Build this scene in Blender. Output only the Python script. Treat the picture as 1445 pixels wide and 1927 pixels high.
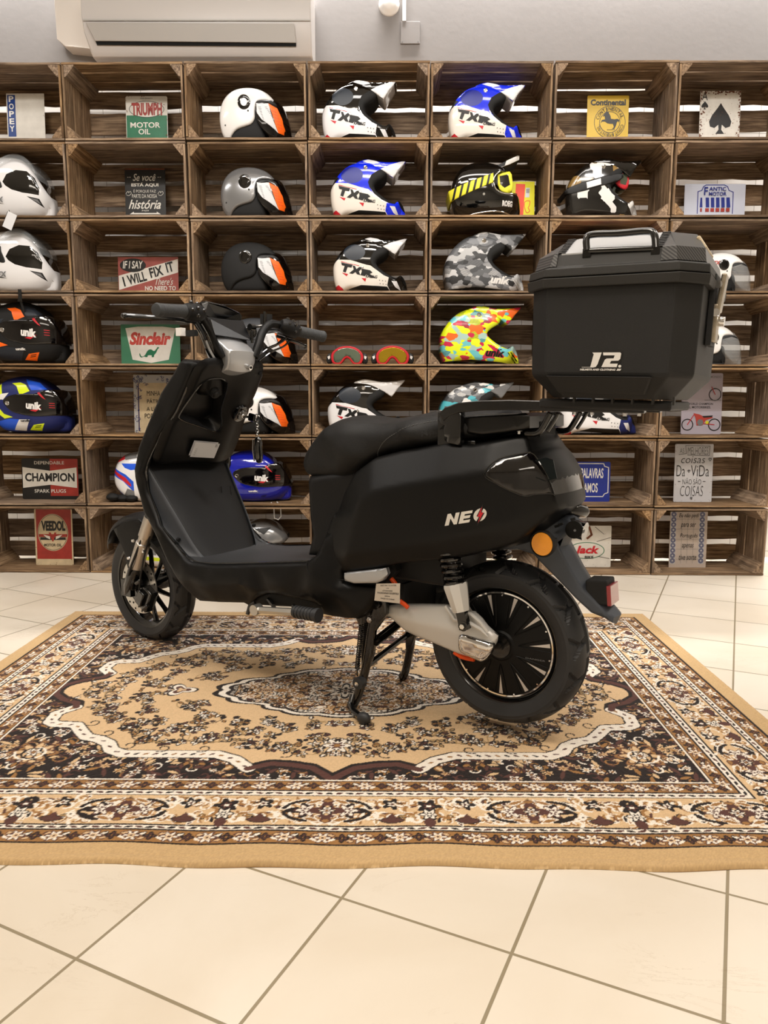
import bpy, bmesh, math, random
import numpy as np
from mathutils import Vector, Matrix
from mathutils.geometry import delaunay_2d_cdt, tessellate_polygon
PI = math.pi
random.seed(7)
for o in list(bpy.data.objects): bpy.data.objects.remove(o)
SC = bpy.context.scene
COL = SC.collection

# ---------------------------------------------------------------- camera
cam_d = bpy.data.cameras.new('camera'); cam = bpy.data.objects.new('camera', cam_d); COL.objects.link(cam)
cam_d.sensor_fit = 'VERTICAL'; cam_d.sensor_height = 36.0; cam_d.lens = 36.0*1393.25/1927
R_ = Vector((0.99995359, 0.00947151, 0.00176579)); U_ = Vector((-0.00314692, 0.14785422, 0.98900416)); W_ = Vector((-0.00910628, 0.98896381, -0.14787716))
cam.matrix_world = Matrix(((R_.x, U_.x, -W_.x, 0), (R_.y, U_.y, -W_.y, 0), (R_.z, U_.z, -W_.z, 0.8616), (0, 0, 0, 1)))
SC.camera = cam
SC.view_settings.view_transform = 'Standard'; SC.view_settings.look = 'None'
SC.view_settings.gamma = 1.0; SC.view_settings.use_curve_mapping = False
SC.view_settings.exposure = 0.0
# ---------------------------------------------------------------- light
wd = bpy.data.worlds.new('world'); SC.world = wd; wd.use_nodes = True
wd.node_tree.nodes['Background'].inputs[0].default_value = (0.9, 0.93, 1.0, 1)
wd.node_tree.nodes['Background'].inputs[1].default_value = 0.3
def area(name, loc, size, power, color, rot=(0, 0, 0), spread=PI):
    l = bpy.data.lights.new(name, 'AREA'); l.shape = 'RECTANGLE'; l.size, l.size_y = size
    l.energy = power; l.color = color; l.spread = spread
    o = bpy.data.objects.new(name, l); o.location = loc; o.rotation_euler = rot; COL.objects.link(o); return o
WARM = (1.0, 0.90, 0.78); NEUT = (1.0, 0.96, 0.92)
CEIL = 3.35
area('ceiling_light_front_left', (-0.9, 0.9, CEIL-0.05), (1.1, 0.5), 37, WARM)
area('ceiling_light_front_right', (1.1, 0.7, CEIL-0.05), (1.1, 0.5), 37, WARM)
area('ceiling_light_middle', (0.2, 2.3, CEIL-0.05), (2.6, 0.25), 26, NEUT)
area('ceiling_light_left', (-3.0, 2.2, CEIL-0.05), (1.0, 0.5), 22, NEUT)
area('ceiling_light_right', (3.0, 2.6, CEIL-0.05), (1.0, 0.5), 36, NEUT)
area('crate_fill_spot_left', (-1.3, 1.5, CEIL-0.12), (0.5, 0.12), 8, NEUT, (math.radians(48), 0, 0), 1.9)  # three spots added as fill to brighten crate interiors and helmets
area('crate_fill_spot_centre', (0.1, 1.5, CEIL-0.12), (0.5, 0.12), 8, NEUT, (math.radians(48), 0, 0), 1.9)
area('crate_fill_spot_right', (1.5, 1.5, CEIL-0.12), (0.5, 0.12), 8, NEUT, (math.radians(48), 0, 0), 1.9)
area('ceiling_light_rear', (0.0, -1.6, CEIL-0.05), (2.4, 0.6), 50, WARM)
area('wall_gap_fill', (0.3, 4.02, CEIL-0.05), (6.0, 0.06), 76, NEUT, spread=1.3)  # added strip, not a known fitting; brightens the wall behind the slats

# ---------------------------------------------------------------- helpers
def lin(h):
    if isinstance(h, str):
        c = [int(h[i:i+2], 16)/255 for i in (0, 2, 4)]
    else: c = [x/255 for x in h]
    return tuple((x/12.92 if x <= .04045 else ((x+.055)/1.055)**2.4) for x in c)
class NT:
    def __init__(s, m): s.t = m.node_tree; s.n = s.t.nodes; s.l = s.t.links
    def add(s, typ, **kw):
        n = s.n.new(typ)
        for k, v in kw.items():
            if k.startswith('_'): setattr(n, k[1:], v)
        return n
    def link(s, a, b): s.l.new(a, b)
def mat(name, col, rough=0.5, metal=0.0, coat=0.0, bump=0.0, bscale=300, vary=0.0, vscale=8, trans=0.0, alpha=1.0, ior=1.45, spec=0.5, emit=0.0):
    m = bpy.data.materials.new(name); m.use_nodes = True; t = NT(m); b = t.n['Principled BSDF']
    c = lin(col); b.inputs['Base Color'].default_value = (*c, 1)
    b.inputs['Roughness'].default_value = rough; b.inputs['Metallic'].default_value = metal
    b.inputs['Coat Weight'].default_value = coat; b.inputs['Coat Roughness'].default_value = 0.05
    b.inputs['Transmission Weight'].default_value = trans; b.inputs['Alpha'].default_value = alpha
    b.inputs['IOR'].default_value = ior; b.inputs['Specular IOR Level'].default_value = spec
    if bump or vary:
        tc = t.add('ShaderNodeTexCoord')
        if bump:
            nz = t.add('ShaderNodeTexNoise'); nz.inputs['Scale'].default_value = bscale; nz.inputs['Detail'].default_value = 3
            bp = t.add('ShaderNodeBump'); bp.inputs['Strength'].default_value = bump; bp.inputs['Distance'].default_value = 0.001
            t.link(tc.outputs['Object'], nz.inputs['Vector']); t.link(nz.outputs['Fac'], bp.inputs['Height']); t.link(bp.outputs['Normal'], b.inputs['Normal'])
        if vary:
            n2 = t.add('ShaderNodeTexNoise'); n2.inputs['Scale'].default_value = vscale; n2.inputs['Detail'].default_value = 6
            rp = t.add('ShaderNodeValToRGB'); rp.color_ramp.elements[0].position = .3; rp.color_ramp.elements[1].position = .7
            rp.color_ramp.elements[0].color = (*[x*(1-vary) for x in c], 1); rp.color_ramp.elements[1].color = (*[min(1, x*(1+vary)) for x in c], 1)
            t.link(tc.outputs['Object'], n2.inputs['Vector']); t.link(n2.outputs['Fac'], rp.inputs[0]); t.link(rp.outputs[0], b.inputs['Base Color'])
    return m
M = {}
def mk(k, *a, **kw): M[k] = mat(k, *a, **kw); return M[k]
mk('satin_black', '090909', .40, spec=.28, bump=.08, bscale=900, coat=.0)
mk('satin_black2', '0f0f10', .5, spec=.32, bump=.15, bscale=700)
mk('inner_grey', '33363b', .48, bump=.25, bscale=1200)
mk('gloss_black', '050505', .06, coat=1)
mk('smoke_lens', '050304', .08, coat=.6)
mk('black_metal', '0a0a0a', .22, coat=.6)
mk('matte_black', '111111', .75)
mk('dark', '060606', .9)
mk('vinyl', '111111', .55, spec=.4, bump=.5, bscale=500)
mk('rubber', '2b2c2e', .5, spec=.5, bump=.15, bscale=300)
mk('grip', '36383a', .6)
mk('silver_paint', 'b4b6b9', .32, metal=.6, bump=.1, bscale=1500)
mk('silver_arm', 'd2d1ce', .33, metal=.35, bump=.1, bscale=1500); mk('silver_dark', '5b6066', .4, metal=.5)
mk('chrome', 'd8d8d8', .06, metal=1)
mk('steel', 'c4beb6', .36, metal=1)
mk('brushed', 'c4c2bd', .28, metal=.9)
mk('alu_white', 'c9ccd0', .3, metal=.55, bump=.15, bscale=500)
mk('fender_grey', '3f444c', .45, bump=.25, bscale=900)
mk('case_black', '141414', .55, bump=.6, bscale=1400)
mk('case_grey', '242321', .55, bump=.3, bscale=900)
mk('orange', 'ff6a10', .45); mk('orange_cable', 'e8500c', .5)
mk('amber', 'f29a00', .15, coat=1, bump=1.0, bscale=900)
mk('red_lens', '8e0f1c', .12, coat=1, bump=1, bscale=700)
mk('white', 'e9e7e4', .3, coat=.4); mk('cream_gloss', 'e9e2d8', .12, coat=1); mk('white_gloss', 'ececee', .1, coat=1)
mk('silver_gloss', '8d8e90', .22, metal=.55, coat=1); mk('grey_matte', '3a3c40', .5); mk('blue_gloss', '0c2be0', .15, coat=1)
mk('navy_gloss', '0b1aa0', .1, coat=1); mk('navy', '1a2563', .5); mk('blue', '1f57d8', .35); mk('red', 'c3202c', .4); mk('neon', 'dcf020', .35, coat=.3)
mk('carbon_blue', '151f80', .4); mk('carbon_grey', '1f2630', .4); mk('grey', '77787a', .5); mk('lgrey', 'b4b4b4', .5); mk('paper', 'd9dadd', .6)
mk('black', '0b0b0b', .5); mk('gold', 'a8834a', .35); mk('yellow', 'e3dc33', .5); mk('sign_white', 'd9d5cc', .4, vary=.08, vscale=20)
mk('sign_cream', 'c9b795', .45, vary=.12, vscale=25); mk('sign_yellow', 'd8b32a', .4, vary=.06); mk('sign_green', '1c6b49', .4, vary=.12, vscale=20)
mk('sign_red', '9c3128', .42, vary=.15, vscale=25); mk('sign_blue', '1f2f86', .35); mk('sign_black', '1d1c1b', .4); mk('strip_blue', '1c3f86', .4)
mk('sign_green2', '3f7a5c', .4, vary=.08); mk('sign_ltred', 'b8443c', .4); mk('rust', '6b3a20', .7, vary=.3, vscale=60); mk('tilebeige', 'c9b9a0', .4)
mk('skyteal', '59b9c8', .35, coat=.3); mk('box_orange', 'ef4a2c', .5); mk('box_yellow', 'e8e21c', .5)
mk('ac_white', 'bdb9b6', .35); mk('ac_grey', 'a9a6a2', .4); mk('trunk_white', 'd8d2cb', .45)
mk('glass_clear', 'cfd6da', .03, trans=.0, alpha=.25, coat=1)
mk('mirror_green', '7f8f80', .08, metal=.9); mk('mirror_gold', 'b89a2c', .08, metal=.9); mk('skin', 'd79a80', .5)
mk('pocket', '0d0d0e', .45)

class MB:
    def __init__(s): s.v = []; s.f = []; s.m = []; s.g = []; s.tone = []
    def add(s, vs, fs, m=0, gc=None, tone=None):
        n = len(s.v); s.v += [tuple(v) for v in vs]; s.f += [[i+n for i in f] for f in fs]
        s.m += ([m]*len(fs) if isinstance(m, int) else list(m))
        s.g += gc if gc else [(v[0], v[1], v[2]) for v in vs]; s.tone += [tone if tone is not None else .5]*len(vs)
        return s
    def box(s, c, d, m=0, R=None, taper=None):
        vs = []
        for i in (-1, 1):
            for j in (-1, 1):
                for k in (-1, 1):
                    p = Vector((i*d[0]/2, j*d[1]/2, k*d[2]/2))
                    if taper and k > 0: p.x *= taper[0]; p.y *= taper[1]
                    if R: p = R @ p
                    vs.append(p+Vector(c))
        return s.add(vs, [(0, 1, 3, 2), (4, 6, 7, 5), (0, 4, 5, 1), (2, 3, 7, 6), (0, 2, 6, 4), (1, 5, 7, 3)], m)
    def tube(s, pts, r, seg=12, m=0, cap=True, close=False):
        pts = [Vector(p) for p in pts]; n = len(pts); rs = r if isinstance(r, (list, tuple)) else [r]*n
        rings = []; up = None
        for i, p in enumerate(pts):
            if close: d = (pts[(i+1) % n]-pts[i-1])
            else: d = pts[min(i+1, n-1)]-pts[max(i-1, 0)]
            d.normalize()
            if up is None:
                up = Vector((0, 0, 1)) if abs(d.z) < .9 else Vector((0, 1, 0))
            a = d.cross(up); a.normalize(); b = a.cross(d); b.normalize(); up = b
            rings.append([p+(a*math.cos(t*2*PI/seg)+b*math.sin(t*2*PI/seg))*rs[i] for t in range(seg)])
        vs = [v for rg in rings for v in rg]; fs = []
        for i in range(n if close else n-1):
            i2 = (i+1) % n
            for t in range(seg): fs.append((i*seg+t, i*seg+(t+1) % seg, i2*seg+(t+1) % seg, i2*seg+t))
        if cap and not close: fs += [tuple(range(seg))[::-1], tuple(range((n-1)*seg, n*seg))]
        return s.add(vs, fs, m)
    def cyl(s, a, b, r, r2=None, seg=20, m=0): return s.tube([a, b], [r, r if r2 is None else r2], seg, m)
    def lathe(s, prof, seg=48, m=0, T=None, close=False):   # prof: (radius, axial); axis = local Y
        vs = []; fs = []; n = len(prof)
        for i in range(seg):
            a = 2*PI*i/seg
            for r, h in prof:
                p = Vector((r*math.cos(a), h, r*math.sin(a))); vs.append(T @ p if T else p)
        for i in range(seg):
            j = (i+1) % seg
            for k in range(n if close else n-1):
                k2 = (k+1) % n; fs.append((i*n+k, i*n+k2, j*n+k2, j*n+k))
        mm = m if isinstance(m, int) else [m[k] for i in range(seg) for k in range(len(fs)//seg)]
        return s.add(vs, fs, mm)
    def ball(s, c, r, m=0, seg=16, sc=(1, 1, 1), R=None):
        vs = []; fs = []; h = seg//2
        for i in range(h+1):
            t = PI*i/h
            for j in range(seg):
                p = Vector((r*sc[0]*math.sin(t)*math.cos(2*PI*j/seg), r*sc[1]*math.sin(t)*math.sin(2*PI*j/seg), r*sc[2]*math.cos(t)))
                if R: p = R @ p
                vs.append(p+Vector(c))
        for i in range(h):
            for j in range(seg): fs.append((i*seg+j, (i+1)*seg+j, (i+1)*seg+(j+1) % seg, i*seg+(j+1) % seg))
        return s.add(vs, fs, m)
    def prism(s, poly, h0, h1, fn, m=0):   # poly of 2D points, fn(a,b,h)->3D
        n = len(poly); vs = [fn(a, b, h0) for a, b in poly]+[fn(a, b, h1) for a, b in poly]
        tri = tessellate_polygon([[Vector((a, b, 0)) for a, b in poly]])
        fs = [tuple(t) for t in tri]+[tuple(i+n for i in t)[::-1] for t in tri]+[(i, (i+1) % n, (i+1) % n+n, i+n) for i in range(n)]
        return s.add(vs, fs, m)
    def build(s, name, mats, parent=None, smooth=35, loc=None, fix=True):
        me = bpy.data.meshes.new(name); me.from_pydata(s.v, [], s.f)
        mats = mats if isinstance(mats, (list, tuple)) else [mats]
        for k in mats: me.materials.append(M[k] if isinstance(k, str) else k)
        me.polygons.foreach_set('material_index', s.m)
        if fix:
            b = bmesh.new(); b.from_mesh(me); bmesh.ops.recalc_face_normals(b, faces=b.faces); b.to_mesh(me); b.free()
        if smooth:
            me.polygons.foreach_set('use_smooth', [True]*len(me.polygons)); me.update(); me.set_sharp_from_angle(angle=math.radians(smooth))
        me.update(); o = bpy.data.objects.new(name, me); COL.objects.link(o)
        if parent: o.parent = parent
        if loc: o.location = loc
        return o
def empty(name, loc=(0, 0, 0), rz=0.0, parent=None):
    o = bpy.data.objects.new(name, None); COL.objects.link(o); o.location = loc; o.rotation_euler = (0, 0, rz); o.empty_display_size = .05
    if parent: o.parent = parent
    return o
def tag(o, label=None, cat=None, group=None, kind=None):
    for k, v in (('label', label), ('category', cat), ('group', group), ('kind', kind)):
        if v: o[k] = v
    return o
def bev(o, w=.002, seg=2, ang=35):
    md = o.modifiers.new('bevel', 'BEVEL'); md.width = w; md.segments = seg; md.limit_method = 'ANGLE'; md.angle_limit = math.radians(ang); md.harden_normals = False
    return o
def smooth_poly(pts, n=4, closed=True):
    """Catmull-Rom resample"""
    out = []; N = len(pts)
    for i in range(N if closed else N-1):
        g = lambda k: np.array(pts[k % N] if closed else pts[min(max(k, 0), N-1)], float)
        p0, p1, p2, p3 = g(i-1), g(i), g(i+1), g(i+2)
        for k in range(n):
            t = k/n; out.append(tuple(.5*((2*p1)+(-p0+p2)*t+(2*p0-5*p1+4*p2-p3)*t*t+(-p0+3*p1-3*p2+p3)*t**3)))
    if not closed: out.append(tuple(pts[-1]))
    return out
# ---- text
_tx = {}
def text_tris(s, shear=0.0, bold=0.0, spacing=1.0):
    key = (s, shear, bold, spacing)
    if key not in _tx:
        c = bpy.data.curves.new('t', 'FONT'); c.body = s; c.shear = shear; c.offset = bold; c.space_character = spacing; c.resolution_u = 3
        o = bpy.data.objects.new('t', c); me = bpy.data.meshes.new_from_object(o)
        vs = np.array([v.co[:2] for v in me.vertices]) if len(me.vertices) else np.zeros((0, 2)); fs = [tuple(p.vertices) for p in me.polygons]
        bpy.data.objects.remove(o); bpy.data.meshes.remove(me); _tx[key] = (vs, fs)
    return _tx[key]
def put_text(mb, s, box, fn, m=0, shear=0.0, bold=0.0, spacing=1.0, rot=0.0, arch=0.0):
    """fit the words into box (x0,y0,x1,y1) of the design plane; fn(x,y)->3D"""
    vs, fs = text_tris(s, shear, bold, spacing)
    if not len(vs): return
    lo, hi = vs.min(0), vs.max(0); x0, y0, x1, y1 = box
    w = (vs-lo)/(hi-lo); P = []
    ym = (y0+y1)/2
    ca, sa = math.cos(rot), math.sin(rot); cx, cy = (x0+x1)/2, ym
    for a, b in w:
        x = x0+a*(x1-x0); y = y0+b*(y1-y0)
        if arch: y = ym+(y-ym)*(1+arch*(1-(2*a-1)**2))
        dx, dy = x-cx, y-cy
        P.append(fn(cx+dx*ca-dy*sa, cy+dx*sa+dy*ca))
    mb.add(P, fs, m)
def put_poly(mb, poly, fn, m=0):
    tri = tessellate_polygon([[Vector((a, b, 0)) for a, b in poly]])
    mb.add([fn(a, b) for a, b in poly], [tuple(t) for t in tri], m)
def put_line(mb, pts, w, fn, m=0):
    for (ax, ay), (bx, by) in zip(pts[:-1], pts[1:]):
        d = math.hypot(bx-ax, by-ay) or 1; nx, ny = -(by-ay)/d*w/2, (bx-ax)/d*w/2; ex, ey = (bx-ax)/d*w*.3, (by-ay)/d*w*.3
        mb.add([fn(ax-ex+nx, ay-ey+ny), fn(ax-ex-nx, ay-ey-ny), fn(bx+ex-nx, by+ey-ny), fn(bx+ex+nx, by+ey+ny)], [(0, 1, 2, 3)], m)
def circ(cx, cy, r, n=28, ry=None, a0=0, a1=2*PI):
    full = abs(a1-a0-2*PI) < 1e-6; ry = ry or r
    return [(cx+r*math.cos(a0+(a1-a0)*i/(n if full else n-1)), cy+ry*math.sin(a0+(a1-a0)*i/(n if full else n-1))) for i in range(n)]
# ---- inflated / trimmed volumes ------------------------------------------------
def in_poly(P, poly):
    P = np.asarray(P, float); x, y = P[:, 0], P[:, 1]; c = np.zeros(len(P), bool); n = len(poly)
    for i in range(n):
        x1, y1 = poly[i][0], poly[i][1]; x2, y2 = poly[(i+1) % n][0], poly[(i+1) % n][1]
        if y1 == y2: continue
        k = ((y1 > y) != (y2 > y)) & (x < (x2-x1)*(y-y1)/(y2-y1)+x1); c ^= k
    return c
def seg_dist(P, poly):
    P = np.asarray(P, float); d = np.full(len(P), 9.); n = len(poly)
    for i in range(n):
        a = np.array(poly[i][:2]); b = np.array(poly[(i+1) % n][:2]); ab = b-a; L = ab@ab+1e-12
        t = np.clip(((P-a)@ab)/L, 0, 1); q = P-(a+t[:, None]*ab); d = np.minimum(d, np.sqrt((q**2).sum(1)))
    return d
def interp_field(ctrl, outline_n=None, blur=0.0):
    """piecewise-linear w(x,z) over the control points, softened by blur"""
    pts = [Vector((c[0], c[1])) for c in ctrl]; wv = np.array([c[2] for c in ctrl])
    r = delaunay_2d_cdt(pts, [], [], 0, 1e-6); V = np.array([v[:] for v in r[0]]); F = [tuple(f) for f in r[2]]
    orig = [o[0] if o else 0 for o in r[3]]; W = np.array([wv[o] for o in orig])
    A = V[[f[0] for f in F]]; B = V[[f[1] for f in F]]; Cc = V[[f[2] for f in F]]
    Wa = W[[f[0] for f in F]]; Wb = W[[f[1] for f in F]]; Wc = W[[f[2] for f in F]]
    det = (B[:, 0]-A[:, 0])*(Cc[:, 1]-A[:, 1])-(Cc[:, 0]-A[:, 0])*(B[:, 1]-A[:, 1])
    def raw(P):
        P = np.asarray(P, float); out = np.zeros(len(P)); best = np.full(len(P), -1e9)
        for i in range(len(F)):
            if abs(det[i]) < 1e-9: continue
            dx, dy = P[:, 0]-A[i, 0], P[:, 1]-A[i, 1]
            l1 = (dx*(Cc[i, 1]-A[i, 1])-dy*(Cc[i, 0]-A[i, 0]))/det[i]; l2 = (dy*(B[i, 0]-A[i, 0])-dx*(B[i, 1]-A[i, 1]))/det[i]; l0 = 1-l1-l2
            mn = np.minimum(np.minimum(l0, l1), l2); k = mn > best
            c0 = np.clip(l0, 0, 1); c1 = np.clip(l1, 0, 1); c2 = np.clip(l2, 0, 1); s = c0+c1+c2+1e-9
            val = (c0*Wa[i]+c1*Wb[i]+c2*Wc[i])/s
            out[k] = val[k]; best[k] = mn[k]
        return out
    if not blur: return raw
    offs = [(0, 0)]+[(blur*math.cos(a*PI/3), blur*math.sin(a*PI/3)) for a in range(6)]+[(blur*.5*math.cos(a*PI/3+.5), blur*.5*math.sin(a*PI/3+.5)) for a in range(6)]
    def f(P):
        P = np.asarray(P, float); return sum(raw(P+np.array(o)) for o in offs)/len(offs)
    return f
def volume(name, outline, w, mats, parent=None, step=.02, edge=.01, regions=(), rim=None, vc=0.0, smooth=38, fn=None, sides=(-1, 1), rimdiv=4, rimfun=None, edgepow=1.0, crown=0.0):
    """solid bounded by outline (x,z) prism and half width w(x,z); regions = [(polygon, slot)] painted on the flanks"""
    ol = [(p[0], p[1]) for p in outline]; n = len(ol)
    # densify the outline
    dense = []
    for i in range(n):
        a, b = np.array(ol[i]), np.array(ol[(i+1) % n]); k = max(1, int(round(np.linalg.norm(b-a)/step)))
        for t in range(k): dense.append(tuple(a+(b-a)*t/k))
    ar = sum(dense[i][0]*dense[(i+1) % len(dense)][1]-dense[(i+1) % len(dense)][0]*dense[i][1] for i in range(len(dense)))
    if ar < 0: dense.reverse()
    nd = len(dense); pts = [Vector(p) for p in dense]; edges = [(i, (i+1) % nd) for i in range(nd)]
    for poly, _ in regions:
        b0 = len(pts); m_ = len(poly); dn = []
        for i in range(m_):
            a, b = np.array(poly[i][:2]), np.array(poly[(i+1) % m_][:2]); k = max(1, int(round(np.linalg.norm(b-a)/step)))
            for t in range(k): dn.append(tuple(a+(b-a)*t/k))
        pts += [Vector(p) for p in dn]; edges += [(b0+i, b0+(i+1) % len(dn)) for i in range(len(dn))]
    X = np.array(dense); lo, hi = X.min(0), X.max(0)
    # rows parallel to the edge give the rounded rim its own vertices
    if edge > 0:
        for fr in (.12, .35, .7, 1.0):
            off = []
            for i in range(nd):
                a, b = X[i-1], X[(i+1) % nd]; d = b-a; d /= (np.linalg.norm(d)+1e-9); off.append(X[i]+np.array((-d[1], d[0]))*edge*fr)
            off = np.array(off); ok = in_poly(off, dense) & (seg_dist(off, dense) > edge*fr*.93)
            pts += [Vector(p) for p in off[ok]]
    gx = np.arange(lo[0]+step*.4, hi[0], step); gz = np.arange(lo[1]+step*.4, hi[1], step)
    G = np.array([(x+(step*.5 if j % 2 else 0), z) for j, z in enumerate(gz) for x in gx])
    if len(G):
        ok = in_poly(G, dense) & (seg_dist(G, dense) > max(edge*1.15, step*.5)); pts += [Vector(p) for p in G[ok]]
    r = delaunay_2d_cdt(pts, edges, [], 0, 1e-6)
    V = np.array([v[:] for v in r[0]]); F = [tuple(f) for f in r[2]]
    cen = np.array([V[list(f)].mean(0) for f in F]); keep = in_poly(cen, dense)
    F = [f for f, k in zip(F, keep) if k]; cen = cen[keep]
    slot = np.zeros(len(F), int)
    for poly, sl in regions: slot[in_poly(cen, poly)] = sl
    d = seg_dist(V, dense); Wd = w(V)
    if edge > 0:
        q = np.clip(1-d/edge, 0, 1); Wd = Wd-edge*edgepow*(1-np.sqrt(np.clip(1-q*q, 0, 1)))
    Wd = np.maximum(Wd, .0008)
    fn = fn or (lambda x, y, z: (x, y, z))
    mb = MB(); nV = len(V)
    for s in sides:
        mb.add([fn(V[i][0], vc+s*Wd[i], V[i][1]) for i in range(nV)], [f if s < 0 else f[::-1] for f in F], [int(x) for x in slot])
    # rim strip
    tree = {}
    for i, p in enumerate(V): tree.setdefault((round(p[0], 4), round(p[1], 4)), i)
    idx = [];
    on = np.where(d < 1e-5)[0]
    # order every boundary vertex (cdt may have split edges) along the outline
    for i in range(nd):
        a, b = X[i], X[(i+1) % nd]; ab = b-a; L = np.linalg.norm(ab)+1e-12
        q = V[on]-a; t = (q@ab)/L/L; e = np.abs(q[:, 0]*ab[1]-q[:, 1]*ab[0])/L
        c = [(t[k], on[k]) for k in range(len(on)) if e[k] < 1e-5 and -1e-6 < t[k] < 1-1e-6]; idx += [k for _, k in sorted(c)]
    ii = [];
    for k in idx:
        if not ii or ii[-1] != k: ii.append(k)
    K = rimdiv; nr = len(ii); b0 = len(mb.v); vs = []; fs = []; sl = []
    for a, i in enumerate(ii):
        p = V[i]; ww = Wd[i]; pa, pb = V[ii[a-1]], V[ii[(a+1) % nr]]; dd = pb-pa; dd = dd/(np.linalg.norm(dd)+1e-9); nrm = np.array((-dd[1], dd[0]))
        for k in range(K+1):
            t = -1+2*k/K; off = rimfun(p, t) if rimfun else 0.0
            off -= crown*(1-t*t)
            if k in (0, K): off = 0
            vs.append(fn(p[0]+nrm[0]*off, vc+(ww*t), p[1]+nrm[1]*off))
    for a in range(nr):
        b = (a+1) % nr
        mid = (V[ii[a]]+V[ii[b]])/2
        mm = 0
        if rim is not None: mm = rim(mid) if callable(rim) else rim
        for k in range(K): fs.append((a*(K+1)+k, b*(K+1)+k, b*(K+1)+k+1, a*(K+1)+k+1)); sl.append(int(mm))
    mb.add(vs, fs, sl)
    o = mb.build(name, mats, parent, smooth=0, fix=False)
    b = bmesh.new(); b.from_mesh(o.data); bmesh.ops.remove_doubles(b, verts=b.verts, dist=2e-5); bmesh.ops.recalc_face_normals(b, faces=b.faces); b.to_mesh(o.data); b.free()
    o.data.polygons.foreach_set('use_smooth', [True]*len(o.data.polygons)); o.data.update(); o.data.set_sharp_from_angle(angle=math.radians(smooth))
    return o
def const(w): return lambda P: np.full(len(P), w)

# ================================================================ the room
WALLY = 4.09
def coord(t, typ='Object'): return t.add('ShaderNodeTexCoord').outputs[typ]
def floor_mat():
    m = bpy.data.materials.new('floor_tiles'); m.use_nodes = True; t = NT(m); b = t.n['Principled BSDF']
    mp = t.add('ShaderNodeMapping'); mp.vector_type = 'TEXTURE'; mp.inputs['Location'].default_value = (0.1927, 1.0544, 0); mp.inputs['Rotation'].default_value = (0, 0, -0.4354); mp.inputs['Scale'].default_value = (0.305, 0.305, 1)
    t.link(coord(t), mp.inputs['Vector'])
    br = t.add('ShaderNodeTexBrick'); br.offset = 0; br.squash = 1
    br.inputs['Scale'].default_value = 1; br.inputs['Brick Width'].default_value = 1; br.inputs['Row Height'].default_value = 1; br.inputs['Mortar Size'].default_value = .0105; br.inputs['Mortar Smooth'].default_value = .3
    br.inputs['Color1'].default_value = (*lin('e3dbce'), 1); br.inputs['Color2'].default_value = (*lin('dcd2c2'), 1); br.inputs['Mortar'].default_value = (*lin('948870'), 1)
    t.link(mp.outputs[0], br.inputs['Vector'])
    nz = t.add('ShaderNodeTexNoise'); nz.inputs['Scale'].default_value = 2.2; nz.inputs['Detail'].default_value = 8; nz.inputs['Distortion'].default_value = .6
    t.link(coord(t), nz.inputs['Vector'])
    rp = t.add('ShaderNodeValToRGB'); rp.color_ramp.elements[0].position = .35; rp.color_ramp.elements[0].color = (.86, .82, .76, 1); rp.color_ramp.elements[1].position = .62; rp.color_ramp.elements[1].color = (1, 1, 1, 1)
    t.link(nz.outputs['Fac'], rp.inputs[0])
    mx = t.add('ShaderNodeMix'); mx.data_type = 'RGBA'; mx.blend_type = 'MULTIPLY'; mx.inputs['Factor'].default_value = .55
    t.link(br.outputs['Color'], mx.inputs[6]); t.link(rp.outputs[0], mx.inputs[7])
    # thin scratches / natural fissures
    mp2 = t.add('ShaderNodeMapping'); mp2.inputs['Rotation'].default_value = (0, 0, .5); mp2.inputs['Scale'].default_value = (1.2, 4.5, 1); t.link(coord(t), mp2.inputs['Vector'])
    vz = t.add('ShaderNodeTexNoise'); vz.inputs['Scale'].default_value = 2.0; vz.inputs['Detail'].default_value = 10; vz.inputs['Roughness'].default_value = .7; vz.inputs['Distortion'].default_value = 1.2
    t.link(mp2.outputs[0], vz.inputs['Vector'])
    r2 = t.add('ShaderNodeValToRGB'); e = r2.color_ramp.elements; e[0].position = .492; e[0].color = (1, 1, 1, 1); e[1].position = .508; e[1].color = (1, 1, 1, 1); k = e.new(.5); k.color = (.62, .55, .47, 1)
    t.link(vz.outputs['Fac'], r2.inputs[0])
    n3 = t.add('ShaderNodeTexNoise'); n3.inputs['Scale'].default_value = 3.1; t.link(coord(t), n3.inputs['Vector'])
    r3 = t.add('ShaderNodeValToRGB'); r3.color_ramp.elements[0].position = .55; r3.color_ramp.elements[1].position = .68; r3.color_ramp.elements[1].color = (.5, .5, .5, 1); t.link(n3.outputs['Fac'], r3.inputs[0])
    m3 = t.add('ShaderNodeMix'); m3.data_type = 'RGBA'; m3.blend_type = 'MULTIPLY'; t.link(r3.outputs[0], m3.inputs['Factor']); t.link(mx.outputs[2], m3.inputs[6]); t.link(r2.outputs[0], m3.inputs[7])
    t.link(m3.outputs[2], b.inputs['Base Color'])
    b.inputs['Roughness'].default_value = .33
    rr = t.add('ShaderNodeMapRange'); rr.inputs['To Min'].default_value = .28; rr.inputs['To Max'].default_value = .5; t.link(nz.outputs['Fac'], rr.inputs['Value']); t.link(rr.outputs[0], b.inputs['Roughness'])
    bp = t.add('ShaderNodeBump'); bp.inputs['Strength'].default_value = .5; bp.inputs['Distance'].default_value = .002; bp.invert = True
    t.link(br.outputs['Fac'], bp.inputs['Height']); t.link(bp.outputs['Normal'], b.inputs['Normal'])
    return m
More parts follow.
